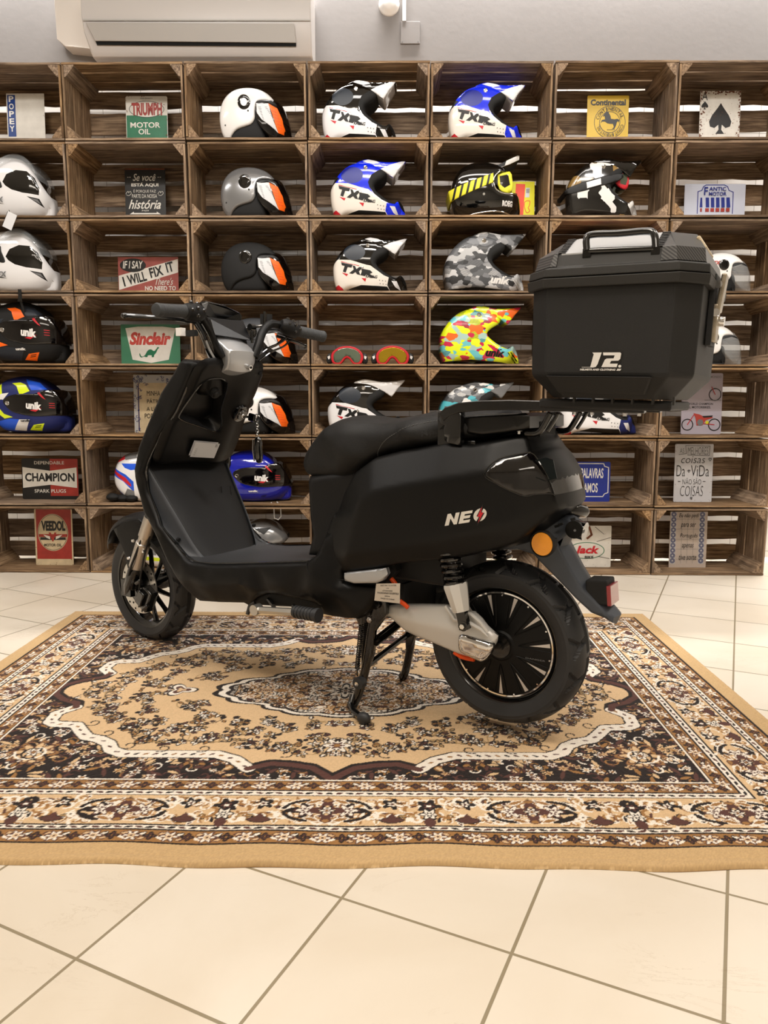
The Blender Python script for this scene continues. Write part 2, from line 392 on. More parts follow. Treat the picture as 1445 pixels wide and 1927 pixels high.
def plaster(name, col):
    m = mat(name, col, .85, vary=.05, vscale=1.5); t = NT(m); b = t.n['Principled BSDF']
    nz = t.add('ShaderNodeTexNoise'); nz.inputs['Scale'].default_value = 35; nz.inputs['Detail'].default_value = 6
    t.link(coord(t), nz.inputs['Vector']); bp = t.add('ShaderNodeBump'); bp.inputs['Strength'].default_value = .12; bp.inputs['Distance'].default_value = .004
    t.link(nz.outputs['Fac'], bp.inputs['Height']); t.link(bp.outputs['Normal'], b.inputs['Normal'])
    return m
def walltile_mat():
    m = bpy.data.materials.new('wall_tiles'); m.use_nodes = True; t = NT(m); b = t.n['Principled BSDF']
    sx = t.add('ShaderNodeSeparateXYZ'); t.link(coord(t), sx.inputs[0]); cb = t.add('ShaderNodeCombineXYZ'); t.link(sx.outputs[0], cb.inputs[0]); t.link(sx.outputs[2], cb.inputs[1])
    br = t.add('ShaderNodeTexBrick'); br.offset = 0; br.inputs['Scale'].default_value = 1; br.inputs['Brick Width'].default_value = .2; br.inputs['Row Height'].default_value = .2; br.inputs['Mortar Size'].default_value = .0015
    br.inputs['Color1'].default_value = (*lin('f3f1ee'), 1); br.inputs['Color2'].default_value = (*lin('efedea'), 1); br.inputs['Mortar'].default_value = (*lin('a9a49d'), 1)
    t.link(cb.outputs[0], br.inputs['Vector']); t.link(br.outputs['Color'], b.inputs['Base Color']); b.inputs['Roughness'].default_value = .25
    return m
M['plaster'] = plaster('plaster_grey', '827f7e'); M['ceil'] = plaster('ceiling_paint', 'e4e1dc'); M['side'] = plaster('side_paint', 'cdc8c0'); M['darkwall'] = plaster('dark_paint', '6d6f74')
def structure(name, c, d, m, label=None):
    o = MB().box((0, 0, 0), d).build(name, m, smooth=0); o.location = c; o['kind'] = 'structure'
    if label: o['label'] = label
    return o
XL, XR, YB = -4.6, 5.2, -3.4
fl = MB().box(((XL+XR)/2, (YB+WALLY)/2, -.05), (XR-XL+.4, WALLY-YB+.4, .1)).build('floor', floor_mat(), smooth=0); fl['kind'] = 'structure'
fl['label'] = 'cream square floor tiles laid diagonally with grey grout'
structure('ceiling', ((XL+XR)/2, (YB+WALLY)/2, CEIL+.05), (XR-XL+.4, WALLY-YB+.4, .1), 'ceil')
wb = MB().box((0, 0, 0), (XR-XL, .1, 2.47)).build('wall_back', walltile_mat(), smooth=0); wb.location = ((XL+XR)/2, WALLY+.055, 2.47/2); wb['kind'] = 'structure'; wb['label'] = 'white tiled lower wall seen through the crate slats'
structure('wall_back_upper', ((XL+1.99)/2, WALLY+.05, (2.47+CEIL)/2), (1.99-XL, .1, CEIL-2.47), 'plaster', 'grey plastered wall above the crates')
structure('wall_back_recess', ((XR+1.99)/2, WALLY+.09, (2.47+CEIL)/2), (XR-1.99, .1, CEIL-2.47), 'darkwall', 'darker grey strip of wall at the upper right')
structure('wall_left', (XL-.05, (YB+WALLY)/2, CEIL/2), (.1, WALLY-YB, CEIL), 'side')
structure('wall_right', (XR+.05, (YB+WALLY)/2, CEIL/2), (.1, WALLY-YB, CEIL), 'side')
structure('wall_front', ((XL+XR)/2, YB-.05, CEIL/2), (XR-XL, .1, CEIL), 'side')

# ---------------------------------------------------------------- rug
RX0, RX1, RY0, RY1 = -1.295, 1.03, 1.268, 2.932
def make_rug():
    W, H = RX1-RX0, RY1-RY0; cs = .0025; qw = int(round(W/2/cs)); qh = int(round(H/2/cs))
    pal = np.array([lin(h) for h in ('cfb088', 'e6ddd0', '221b1a', '553630', '966d40', 'a3865c', 'c0a175')])
    BE, CR, BK, MR, TN, T2, PL = range(7)
    rnd = random.Random(5)
    # quarter image: px,py = distance from the centre
    X = (np.arange(qw)+.5)*cs; Y = (np.arange(qh)+.5)*cs; PX_, PY_ = np.meshgrid(X, Y)
    img = np.full((qh, qw), BE, np.uint8); A, B = W/2, H/2
    dx, dy = A-PX_, B-PY_; d = np.minimum(dx, dy)
    def win(cx, cy, r):
        i0, i1 = max(0, int((cx-r)/cs)), min(qw, int((cx+r)/cs)+2); j0, j1 = max(0, int((cy-r)/cs)), min(qh, int((cy+r)/cs)+2)
        return slice(j0, j1), slice(i0, i1)
    def flower(cx, cy, r, n, c1=CR, c2=MR, ol=BK, rot=0., core=TN, sq=1.0, mask=None):
        s = win(cx, cy, r*1.5)
        if s[0].start >= s[0].stop or s[1].start >= s[1].stop: return
        x = PX_[s]-cx; y = (PY_[s]-cy)/sq; rr = np.hypot(x, y); a = np.arctan2(y, x)+rot
        rad = r*(.72+.28*np.cos(n*a)); im = img[s]; k = np.ones_like(rr, bool) if mask is None else mask[s]
        if ol is not None: im[(rr < rad+.0045) & k] = ol
        im[(rr < rad) & k] = c1; im[(rr < rad*.55) & k] = c2; im[(rr < r*.2) & k] = core
    def stroke(pts, w, c, mask=None):
        for (ax, ay), (bx, by) in zip(pts[:-1], pts[1:]):
            L = math.hypot(bx-ax, by-ay); s = win((ax+bx)/2, (ay+by)/2, L/2+w)
            x = PX_[s]-ax; y = PY_[s]-ay; t = np.clip((x*(bx-ax)+y*(by-ay))/(L*L+1e-12), 0, 1)
            k = np.hypot(x-t*(bx-ax), y-t*(by-ay)) < w/2
            if mask is not None: k &= mask[s]
            img[s][k] = c
    def scroll(cx, cy, r, a0, turns, w, c, sgn=1, mask=None):
        pts = [(cx+r*(1-.7*t/12)*math.cos(a0+sgn*turns*2*PI*t/12), cy+r*(1-.7*t/12)*math.sin(a0+sgn*turns*2*PI*t/12)) for t in range(13)]
        stroke(pts, w, c, mask)
    def leaf(cx, cy, L, a, wd, c, ol=BK, mask=None):
        s = win(cx, cy, L)
        if s[0].start >= s[0].stop or s[1].start >= s[1].stop: return
        x = PX_[s]-cx; y = PY_[s]-cy; u = x*math.cos(a)+y*math.sin(a); v = -x*math.sin(a)+y*math.cos(a)
        for ww, cc in (((wd+.006), ol), (wd, c)):
            if cc is None: continue
            k = (np.abs(v) < ww/2*np.clip(1-(2*u/(L+(ww-wd)))**2, 0, 1))
            if mask is not None: k &= mask[s]
            img[s][k] = cc
    def sprig(cx, cy, r, a, mask=None, dens=1.0, dark=BK):
        n = int(5*dens)+2
        for k in range(n):
            aa = a+rnd.uniform(-1.9, 1.9); rr = r*rnd.uniform(.25, 1)
            ex, ey = cx+rr*math.cos(aa), cy+rr*math.sin(aa)
            mx_, my_ = (cx+ex)/2+rnd.uniform(-.3, .3)*rr, (cy+ey)/2+rnd.uniform(-.3, .3)*rr
            stroke([(cx, cy), (mx_, my_), (ex, ey)], .0032, dark if rnd.random() < .55 else T2, mask)
            if rnd.random() < .55: flower(ex, ey, rnd.uniform(.009, .015), rnd.choice((4, 5, 6)), CR, rnd.choice((MR, TN, T2)), dark, rnd.random()*6, mask=mask)
            for q in range(3):
                la = rnd.random()*6.28; leaf(ex+.013*math.cos(la), ey+.013*math.sin(la), rnd.uniform(.012, .02), la, .007, rnd.choice((TN, MR, BK, CR, T2)), dark, mask)
    inner = d >= .308
    # ---- field: black spandrels with a cream serrated frame
    fx = [(0, .525), (.02, .50), (.05, .47), (.10, .455), (.15, .45), (.20, .475), (.24, .43), (.29, .405), (.52, .405), (.555, .385), (.575, .35), (.61, .325), (.645, .315), (.67, .285), (.70, .245), (.76, .24), (.78, .225), (.785, .17), (.75, .13), (.76, .10), (.81, .075), (.85, .035), (.858, 0)]
    poly = fx+[(0, 0)]
    P = np.stack([PX_.ravel(), PY_.ravel()], 1)
    fld = in_poly(P, poly).reshape(img.shape)
    img[inner & ~fld] = BK; sp = inner & ~fld
    for k in range(1050):   # densely packed blossoms on the dark ground
        cx, cy = rnd.uniform(0, .86), rnd.uniform(.0, .53)
        i, j = int(cx/cs), int(cy/cs)
        if not sp[min(j, qh-1), min(i, qw-1)]: continue
        t = rnd.random()
        if t < .4: flower(cx, cy, rnd.uniform(.009, .017), rnd.choice((4, 5, 6)), rnd.choice((CR, CR, BE)), rnd.choice((MR, TN, BE)), MR if rnd.random() < .3 else BK, rnd.random()*6, mask=sp)
        elif t < .8: leaf(cx, cy, rnd.uniform(.02, .045), rnd.random()*6.28, .011, rnd.choice((MR, TN, MR, BE)), BK, sp)
        else: scroll(cx, cy, rnd.uniform(.014, .024), rnd.random()*6, .8, .004, rnd.choice((TN, CR, MR)), 1, sp)
    for rr, cc in ((.062, TN), (.05, BE)): flower(.74, .40, rr, 8, cc, BE, MR, mask=sp, core=BE)
    scroll(.74, .40, .045, 0, 1.0, .006, CR, 1, sp); scroll(.74, .40, .034, 2, 1.0, .005, BK, -1, sp); flower(.74, .40, .02, 6, CR, MR, BK, mask=sp)
    stroke(fx, .042, BK, inner); stroke(fx[5:19], .034, CR, inner); stroke(fx[:6], .02, MR, inner); stroke(fx[18:], .02, MR, inner)
    L = 0
    for (ax, ay), (bx, by) in zip(fx[5:18], fx[6:19]):
        n = max(1, int(math.hypot(bx-ax, by-ay)/.022))
        for q in range(n):
            t = (q+.5)/n; leaf(ax+(bx-ax)*t, ay+(by-ay)*t, .016, math.atan2(by-ay, bx-ax)+.5, .007, (MR, TN, BK)[q % 3], None)
    # curls and sprigs hugging the frame inside the field
    for (x, y, a) in ((.05, .40, -1.6), (.11, .385, -1.2), (.20, .37, -1.3), (.30, .34, -1.5), (.38, .335, -1.4), (.46, .34, -1.7), (.53, .31, -2.2), (.58, .25, -2.4), (.64, .20, -2.6), (.69, .14, -2.9), (.70, .05, 3.1), (.62, .08, 2.6), (.50, .24, -2.0), (.40, .27, -1.2), (.04, .33, -1.4), (.24, .30, -1.4), (.77, .02, 3.1)):
        sprig(x, y, .055, a, fld & inner, 1.3)
    for (x, y) in ((.12, .40), (.33, .375), (.43, .375), (.52, .36), (.60, .29), (.66, .23)): scroll(x, y, .02, 1, .9, .004, BK, 1, fld)
    flower(0, .355, .035, 7, CR, MR, BK, sq=1.2)
    # free sprigs
    for (x, y) in ((.36, .235), (.56, .03), (.56, .14), (.46, .13), (.14, .28)): sprig(x, y, .05, rnd.random()*6, fld, 1.0)
    # ---- medallion: scalloped, cream ground with dark tracery
    ang = np.arctan2(PY_/.19, PX_/.39); rr_ = np.hypot(PX_/.39, PY_/.19)
    def scal(k): return (.80+.17*np.abs(np.cos(2*ang))**.7+.05*np.abs(np.sin(9*ang)))*k
    img[rr_ < scal(1.0)] = BK; img[rr_ < scal(.955)] = CR; img[rr_ < scal(.90)] = BK
    ml = rr_ < scal(.865); img[ml] = CR
    # radiating feathery strokes just inside the rim
    for q in range(34):
        a = (q+.5)/34*PI/2; c_ = (.80+.17*abs(math.cos(2*a))**.7)
        x1, y1 = .39*c_*.90*math.cos(a), .19*c_*.90*math.sin(a); x0, y0 = .39*c_*.74*math.cos(a+.03), .19*c_*.74*math.sin(a+.03)
        stroke([(x1, y1), (x0, y0)], .005, BK, ml)
    for k in range(330):
        a = rnd.uniform(0, PI/2); q = math.sqrt(rnd.random()); cx, cy = .33*q*math.cos(a), .155*q*math.sin(a)
        t = rnd.random()
        if t < .28: flower(cx, cy, rnd.uniform(.009, .015), 5, rnd.choice((CR, CR, BE)), rnd.choice((MR, TN)), rnd.choice((BK, TN)), rnd.random()*6, mask=ml)
        elif t < .62: leaf(cx, cy, rnd.uniform(.016, .032), rnd.random()*6.28, .009, rnd.choice((TN, MR, CR, BE, CR)), BK if rnd.random() < .5 else TN, ml)
        else: scroll(cx, cy, rnd.uniform(.012, .024), rnd.random()*6, .8, .0045, rnd.choice((BK, TN, CR)), 1, ml)
    flower(0, 0, .085, 8, BK, BE, CR, core=MR, sq=.72); flower(0, 0, .060, 8, CR, BE, BK, core=MR, sq=.8); flower(0, 0, .03, 8, BK, BE, BK, core=MR, sq=.8); flower(0, 0, .014, 6, CR, MR, BK)
    flower(.235, .0, .032, 8, BE, CR, MR, core=MR); flower(.235, 0, .018, 6, BE, MR, MR)
    for (x, y) in ((.06, .215), (.16, .225), (.26, .205), (.36, .16), (.42, .085)): sprig(x, y, .045, 1.0, fld & ~(rr_ < scal(1.0)), 1.1)
    # pendant heart at the ends
    for rr, c in ((.052, BK), (.045, CR), (.030, MR), (.016, BE)): flower(.49, .0, rr, 3, c, c, None, rot=PI, core=c)
    # ---- borders
    def band(a, b, c): img[(d >= a) & (d < b)] = c
    band(0, .06, PL); band(.056, .062, BK); band(.062, .102, TN); band(.102, .106, BK); band(.106, .120, CR); band(.120, .124, BK)
    band(.124, .236, BE); band(.236, .240, BK); band(.240, .257, CR); band(.257, .262, BK); band(.262, .300, TN); band(.300, .303, BK); band(.303, .308, CR)
    def along(side, s, dd):   # s = distance from the mid-line, dd = distance from the outer edge
        return (s, B-dd) if side == 0 else (A-dd, s)
    for side in (0, 1):
        Lh = A if side == 0 else B; ok = (dy <= dx) if side == 0 else (dx < dy)
        rt = 0 if side == 0 else PI/2
        for dd, w in ((.082, .04), (.281, .04)):
            s = 0; k = 0
            while s < Lh-dd:
                x, y = along(side, s, dd)
                if k % 2 == 0: flower(x, y, .0165, 6, CR, BE, MR, core=MR, mask=ok)
                else: flower(x, y, .010, 4, MR, BK, BK, mask=ok)
                x2, y2 = along(side, s+.019, dd+(.006 if k % 2 else -.006)); leaf(x2, y2, .02, rt+(.6 if k % 2 else -.6), .007, CR, BK if k % 2 else None, ok)
                x2, y2 = along(side, s+.016, dd-(.009 if k % 2 else -.009)); leaf(x2, y2, .014, rt+.3, .006, BE, MR, ok)
                s += .038; k += 1
        for dd in (.113, .249):
            s = .0; k = 0
            while s < Lh-dd:
                x, y = along(side, s, dd); leaf(x, y, .020, rt+.25*(-1)**k, .0075, (BK, MR)[k % 2], None, ok); s += .022; k += 1
        # fine vines filling the main border
        q = .0
        while q < Lh-.13:
            for e in (-1, 1):
                x, y = along(side, q, .18+e*rnd.uniform(.012, .044)); scroll(x, y, rnd.uniform(.012, .020), rnd.random()*6, .75, .0075, CR, e, ok); scroll(x, y, rnd.uniform(.012, .018), rnd.random()*6, .75, .0045, TN, e, ok)
                x, y = along(side, q+.01, .18+e*rnd.uniform(.01, .046)); leaf(x, y, .022, rnd.random()*6, .007, rnd.choice((TN, T2, MR, BK)), rnd.choice((CR, None, BK)), ok)
            q += .019
        # main border motifs
        per = .215; k = 0; s = 0; dd = .18
        while s < Lh-.12:
            x, y = along(side, s, dd)
            if k % 2 == 0:
                for sg in (-1, 1):
                    for q in (-1, 1):
                        x2, y2 = along(side, s+sg*.058, dd+q*.018); scroll(x2, y2, .030, rt+(PI if sg < 0 else 0)+q*.5*(1 if side == 0 else -1), .55, .010, BK, q*sg, ok)
                        x2, y2 = along(side, s+sg*.092, dd+q*.02); scroll(x2, y2, .018, rt+q, .8, .005, CR, 1, ok)
                        x2, y2 = along(side, s+sg*.03, dd+q*.034); leaf(x2, y2, .035, rt+.4*q*sg, .010, TN, CR, ok)
                    x2, y2 = along(side, s+sg*.043, dd); flower(x2, y2, .022, 6, CR, MR, MR, core=CR, mask=ok)
                for sg in (-1, 1):
                    for q in (-1, 1):
                        pts_ = [along(side, s+sg*(.030+.062*math.sin(tt*PI/2/8)), dd+q*(.040*math.cos(tt*PI/2/8))) for tt in range(8)]; stroke(pts_[1:], .0085, BK, ok); stroke([along(side, s+sg*(.030+.070*math.sin(tt*PI/2/8)), dd+q*(.047*math.cos(tt*PI/2/8))) for tt in range(2, 8)], .003, CR, ok)
                flower(x, y, .034, 4, MR, BE, MR, core=BK, rot=0, mask=ok); flower(x, y, .014, 6, CR, MR, BK, mask=ok)
                for q in (-1, 1): x2, y2 = along(side, s, dd+q*.038); leaf(x2, y2, .02, rt, .010, TN, MR, ok)
            else:
                x2, y2 = along(side, s, dd+.018); flower(x2, y2, .024, 5, BK, MR, BK, core=CR, mask=ok)
                x2, y2 = along(side, s, dd-.014); flower(x2, y2, .020, 6, CR, BK, BK, core=CR, mask=ok)
                x2, y2 = along(side, s, dd-.045); leaf(x2, y2, .03, rt+PI/2, .02, MR, MR, ok)
                for sg in (-1, 1):
                    x2, y2 = along(side, s+sg*.034, dd-.002); scroll(x2, y2, .026, rt+1.2*sg, .7, .007, TN, sg, ok)
                    x2, y2 = along(side, s+sg*.047, dd+.012); scroll(x2, y2, .020, rt-1.2*sg, .8, .004, CR, -sg, ok)
                    x2, y2 = along(side, s+sg*.078, dd-.036); leaf(x2, y2, .05, rt, .020, MR, BK, ok); x2, y2 = along(side, s+sg*.078, dd-.026); leaf(x2, y2, .03, rt+PI/2, .016, MR, None, ok)
                    x2, y2 = along(side, s+sg*.078, dd+.026); flower(x2, y2, .019, 5, BK, CR, BK, core=MR, mask=ok)
                    x2, y2 = along(side, s+sg*.062, dd+.02); leaf(x2, y2, .025, rt+.5, .008, CR, TN, ok)
            s += per; k += 1
        x, y = A-.18, B-.18
    flower(A-.18, B-.18, .040, 8, BK, BE, BK, core=MR); flower(A-.18, B-.18, .025, 6, CR, MR, BK)
    for q in range(4): leaf(A-.18+.045*math.cos(q*PI/2+.78), B-.18+.045*math.sin(q*PI/2+.78), .05, q*PI/2+.78, .014, TN, BK, (d > .124) & (d < .236))
    col = pal[img]
    full = np.concatenate([np.concatenate([col[::-1, ::-1], col[::-1, :]], 1), np.concatenate([col[:, ::-1], col], 1)], 0)
    nr = np.random.RandomState(3); full = full*(1+nr.uniform(-.10, .10, full.shape[:2])[..., None])
    nh, nw = full.shape[:2]
    # vertices
    xs = np.linspace(RX0, RX1, nw); ys = np.linspace(RY0, RY1, nh); GX, GY = np.meshgrid(xs, ys)
    dd = np.minimum(np.minimum(GX-RX0, RX1-GX), np.minimum(GY-RY0, RY1-GY))
    Z = .009*np.minimum(1, dd/.006)**.5+nr.uniform(0, .0011, GX.shape)
    fr = np.exp(-((GY-RY0)/.12)**2)   # the front hem is slightly wavy
    Z += fr*(.004*np.clip(np.sin(GX*11+1)*np.sin(GX*4.3), 0, 1)) - .0008*((np.abs(dd-.022) < .003))
    GYs = GY+fr*(.004*np.sin(GX*9+.6)+.003*np.sin(GX*21))
    co = np.stack([GX, GYs, Z], -1).reshape(-1, 3)
    # skirt down to the floor
    me = bpy.data.meshes.new('persian_rug')
    i = np.arange(nw-1)[None, :]+np.arange(nh-1)[:, None]*nw; i = i.ravel()
    quads = np.stack([i, i+1, i+1+nw, i+nw], 1)
    ring = np.concatenate([np.arange(nw), np.arange(1, nh)*nw+nw-1, (nh-1)*nw+np.arange(nw-2, -1, -1), np.arange(nh-2, 0, -1)*nw])
    nb = len(co); low = co[ring].copy(); low[:, 2] = .0005
    j = np.arange(len(ring)); k = (j+1) % len(ring)
    sk = np.stack([ring[j], nb+j, nb+k, ring[k]], 1)
    co = np.concatenate([co, low]); q = np.concatenate([quads, sk])
    me.vertices.add(len(co)); me.vertices.foreach_set('co', co.astype(np.float32).ravel())
    me.loops.add(len(q)*4); me.loops.foreach_set('vertex_index', q.astype(np.int32).ravel())
    me.polygons.add(len(q)); me.polygons.foreach_set('loop_start', (np.arange(len(q))*4).astype(np.int32)); me.polygons.foreach_set('loop_total', np.full(len(q), 4, np.int32))
    me.update(); me.validate()
    ca = me.color_attributes.new('weave', 'FLOAT_COLOR', 'POINT')
    cf = np.ones((len(co), 4), np.float32); cf[:nb, :3] = full.reshape(-1, 3); cf[nb:, :3] = lin('a98458')
    ca.data.foreach_set('color', cf.ravel())
    me.polygons.foreach_set('use_smooth', [True]*len(q))
    m = bpy.data.materials.new('rug_pile'); m.use_nodes = True; t = NT(m); b = t.n['Principled BSDF']
    at = t.add('ShaderNodeAttribute'); at.attribute_name = 'weave'; t.link(at.outputs['Color'], b.inputs['Base Color'])
    b.inputs['Roughness'].default_value = .95; b.inputs['Specular IOR Level'].default_value = .15; b.inputs['Sheen Weight'].default_value = .15
    me.materials.append(m); o = bpy.data.objects.new('persian_rug', me); COL.objects.link(o)
    tag(o, 'beige and black patterned rug with central medallion lying under the black scooter', 'rug')
make_rug()

# ================================================================ crates
CW, CH, CD, CY = 0.5652, 0.343, 0.305, 3.646
CX0 = -2.0857
def wood_mat():
    m = bpy.data.materials.new('weathered_wood'); m.use_nodes = True; t = NT(m); b = t.n['Principled BSDF']
    at = t.add('ShaderNodeAttribute'); at.attribute_name = 'grain'; oi = t.add('ShaderNodeObjectInfo')
    ad = t.add('ShaderNodeVectorMath'); ad.operation = 'ADD'; t.link(at.outputs['Vector'], ad.inputs[0])
    ml = t.add('ShaderNodeMath'); ml.operation = 'MULTIPLY'; ml.inputs[1].default_value = 37; t.link(oi.outputs['Random'], ml.inputs[0])
    t.link(ml.outputs[0], ad.inputs[1])
    mp = t.add('ShaderNodeMapping'); mp.inputs['Scale'].default_value = (2.2, 38, 38); t.link(ad.outputs[0], mp.inputs['Vector'])
    nz = t.add('ShaderNodeTexNoise'); nz.inputs['Scale'].default_value = 2.6; nz.inputs['Detail'].default_value = 9; nz.inputs['Roughness'].default_value = .62; nz.inputs['Distortion'].default_value = .5
    t.link(mp.outputs[0], nz.inputs['Vector'])
    n2 = t.add('ShaderNodeTexNoise'); n2.inputs['Scale'].default_value = 9; n2.inputs['Detail'].default_value = 4; t.link(ad.outputs[0], n2.inputs['Vector'])
    rp = t.add('ShaderNodeValToRGB'); e = rp.color_ramp.elements; e[0].position = .30; e[0].color = (*lin('403024'), 1); e[1].position = .72; e[1].color = (*lin('a68d70'), 1)
    k = e.new(.48); k.color = (*lin('765f48'), 1)
    t.link(nz.outputs['Fac'], rp.inputs[0])
    hs = t.add('ShaderNodeHueSaturation'); t.link(rp.outputs[0], hs.inputs['Color'])
    tn = t.add('ShaderNodeAttribute'); tn.attribute_name = 'tone'
    mr = t.add('ShaderNodeMapRange'); mr.inputs['To Min'].default_value = .78; mr.inputs['To Max'].default_value = 1.32; t.link(tn.outputs['Fac'], mr.inputs['Value'])
    m2 = t.add('ShaderNodeMapRange'); m2.inputs['From Min'].default_value = .3; m2.inputs['From Max'].default_value = .7; m2.inputs['To Min'].default_value = .8; m2.inputs['To Max'].default_value = 1.2; t.link(n2.outputs['Fac'], m2.inputs['Value'])
    mm = t.add('ShaderNodeMath'); mm.operation = 'MULTIPLY'; t.link(mr.outputs[0], mm.inputs[0]); t.link(m2.outputs[0], mm.inputs[1]); t.link(mm.outputs[0], hs.inputs['Value'])
    ms = t.add('ShaderNodeMapRange'); ms.inputs['To Min'].default_value = .8; ms.inputs['To Max'].default_value = 1.15; t.link(oi.outputs['Random'], ms.inputs['Value']); t.link(ms.outputs[0], hs.inputs['Saturation'])
    t.link(hs.outputs[0], b.inputs['Base Color']); b.inputs['Roughness'].default_value = .75; b.inputs['Specular IOR Level'].default_value = .3
    bp = t.add('ShaderNodeBump'); bp.inputs['Strength'].default_value = .5; bp.inputs['Distance'].default_value = .0015; t.link(nz.outputs['Fac'], bp.inputs['Height']); t.link(bp.outputs['Normal'], b.inputs['Normal'])
    return m
WOOD = wood_mat()
def board(mb, c, L, Wd, T, ax, wd_ax, rnd, wob=.0022):
    """board with length along ax and width along wd_ax (0,1,2)"""
    th = 3-ax-wd_ax; n = 7; off = rnd.uniform(0, 50); tone = rnd.random(); vs = []; gc = []
    c = list(c); sk = rnd.uniform(-.002, .002)
    for i in range(n+1):
        t = i/n-.5
        e0, e1 = rnd.uniform(-wob, wob), rnd.uniform(-wob, wob)
        for a, bb in ((-1, -1), (1, -1), (1, 1), (-1, 1)):
            p = [0, 0, 0]; p[ax] = t*L; p[wd_ax] = a*Wd/2+(e0 if a < 0 else e1)+sk*t*2; p[th] = bb*T/2
            vs.append([p[k]+c[k] for k in range(3)]); gc.append((p[ax]+off, p[wd_ax]+off*.7, p[th]))
    fs = []
    for i in range(n):
        for k in range(4): fs.append((i*4+k, i*4+(k+1) % 4, i*4+4+(k+1) % 4, i*4+4+k))
    fs += [(0, 1, 2, 3), (n*4+3, n*4+2, n*4+1, n*4)]
    mb.add(vs, fs, 0, gc, tone)
def wbuild(mb, name):
    me = bpy.data.meshes.new(name); me.from_pydata(mb.v, [], mb.f); me.materials.append(WOOD)
    b = bmesh.new(); b.from_mesh(me); bmesh.ops.recalc_face_normals(b, faces=b.faces); b.to_mesh(me); b.free()
    g = me.attributes.new('grain', 'FLOAT_VECTOR', 'POINT'); g.data.foreach_set('vector', np.array(mb.g, np.float32).ravel())
    g = me.attributes.new('tone', 'FLOAT', 'POINT'); g.data.foreach_set('value', np.array(mb.tone, np.float32)); return me
def post_mesh(sx, sz, rnd):
    """three-sided corner post with a sawn-off front tip, at corner sx,sz"""
    a = .050; x0 = sx*(CW/2-.0145); z0 = .0115 if sz < 0 else CH-.0155
    dz = -sz
    mb = MB(); off = rnd.uniform(0, 50); vs = []; gc = []
    for y, k in ((.001, 1.0), (CD-.012, 1.0)):
        pts = [(x0, z0), (x0-sx*a*.92*k, z0), (x0-sx*a*.86*k, z0+dz*.008), (x0-sx*.008, z0+dz*a*k), (x0, z0+dz*a*k*1.06)]
        for x, z in pts: vs.append((x, y, z)); gc.append((y+off, x+off, z))
    n = 5; fs = [tuple(range(n)), tuple(range(2*n-1, n-1, -1))]+[(i, (i+1) % n, (i+1) % n+n, i+n) for i in range(n)]
    mb.add(vs, fs, 0, gc, rnd.uniform(.45, .9)); return wbuild(mb, 'corner_post')
def crate_set(seed):
    r = random.Random(seed); T = .009; out = []
    zb, zt = T/2+.0015, CH-T/2-.0055; dpt = CD-.012
    def three(fn, n=3, tot=dpt, gap=.012):
        ws = [r.uniform(.9, 1.1) for _ in range(n)]; s = sum(ws); y = 0
        for w in ws:
            w = w/s*(tot-gap*(n-1)); fn(y+w/2, w); y += w+gap*r.uniform(.75, 1.0)
    mb = MB(); three(lambda y, w: board(mb, (0, y, zt), CW-.006, w, T, 0, 1, r)); out.append(('top_panel', wbuild(mb, 'top_panel')))
    mb = MB(); three(lambda y, w: board(mb, (0, y, zb), CW-.006, w, T, 0, 1, r), gap=.008); out.append(('bottom_panel', wbuild(mb, 'bottom_panel')))
    for s in (-1, 1):
        mb = MB(); three(lambda y, w: board(mb, (s*(CW/2-.009), y, CH/2-.002), CH-.03, w, T, 2, 1, r)); out.append(('side_panel', wbuild(mb, 'side_panel')))
    mb = MB(); z = .012+r.uniform(0, .01)
    for hgt in (.082, .100, .078):
        board(mb, (0, CD-T/2-.001, z+hgt/2), CW-.008, hgt, T, 0, 2, r, .003); z += hgt+r.uniform(.022, .029)
    out.append(('back_panel', wbuild(mb, 'back_panel')))
    for sx in (-1, 1):
        for sz in (-1, 1): out.append(('corner_post', post_mesh(sx, sz, r)))
    return out
SETS = [crate_set(s) for s in range(6)]
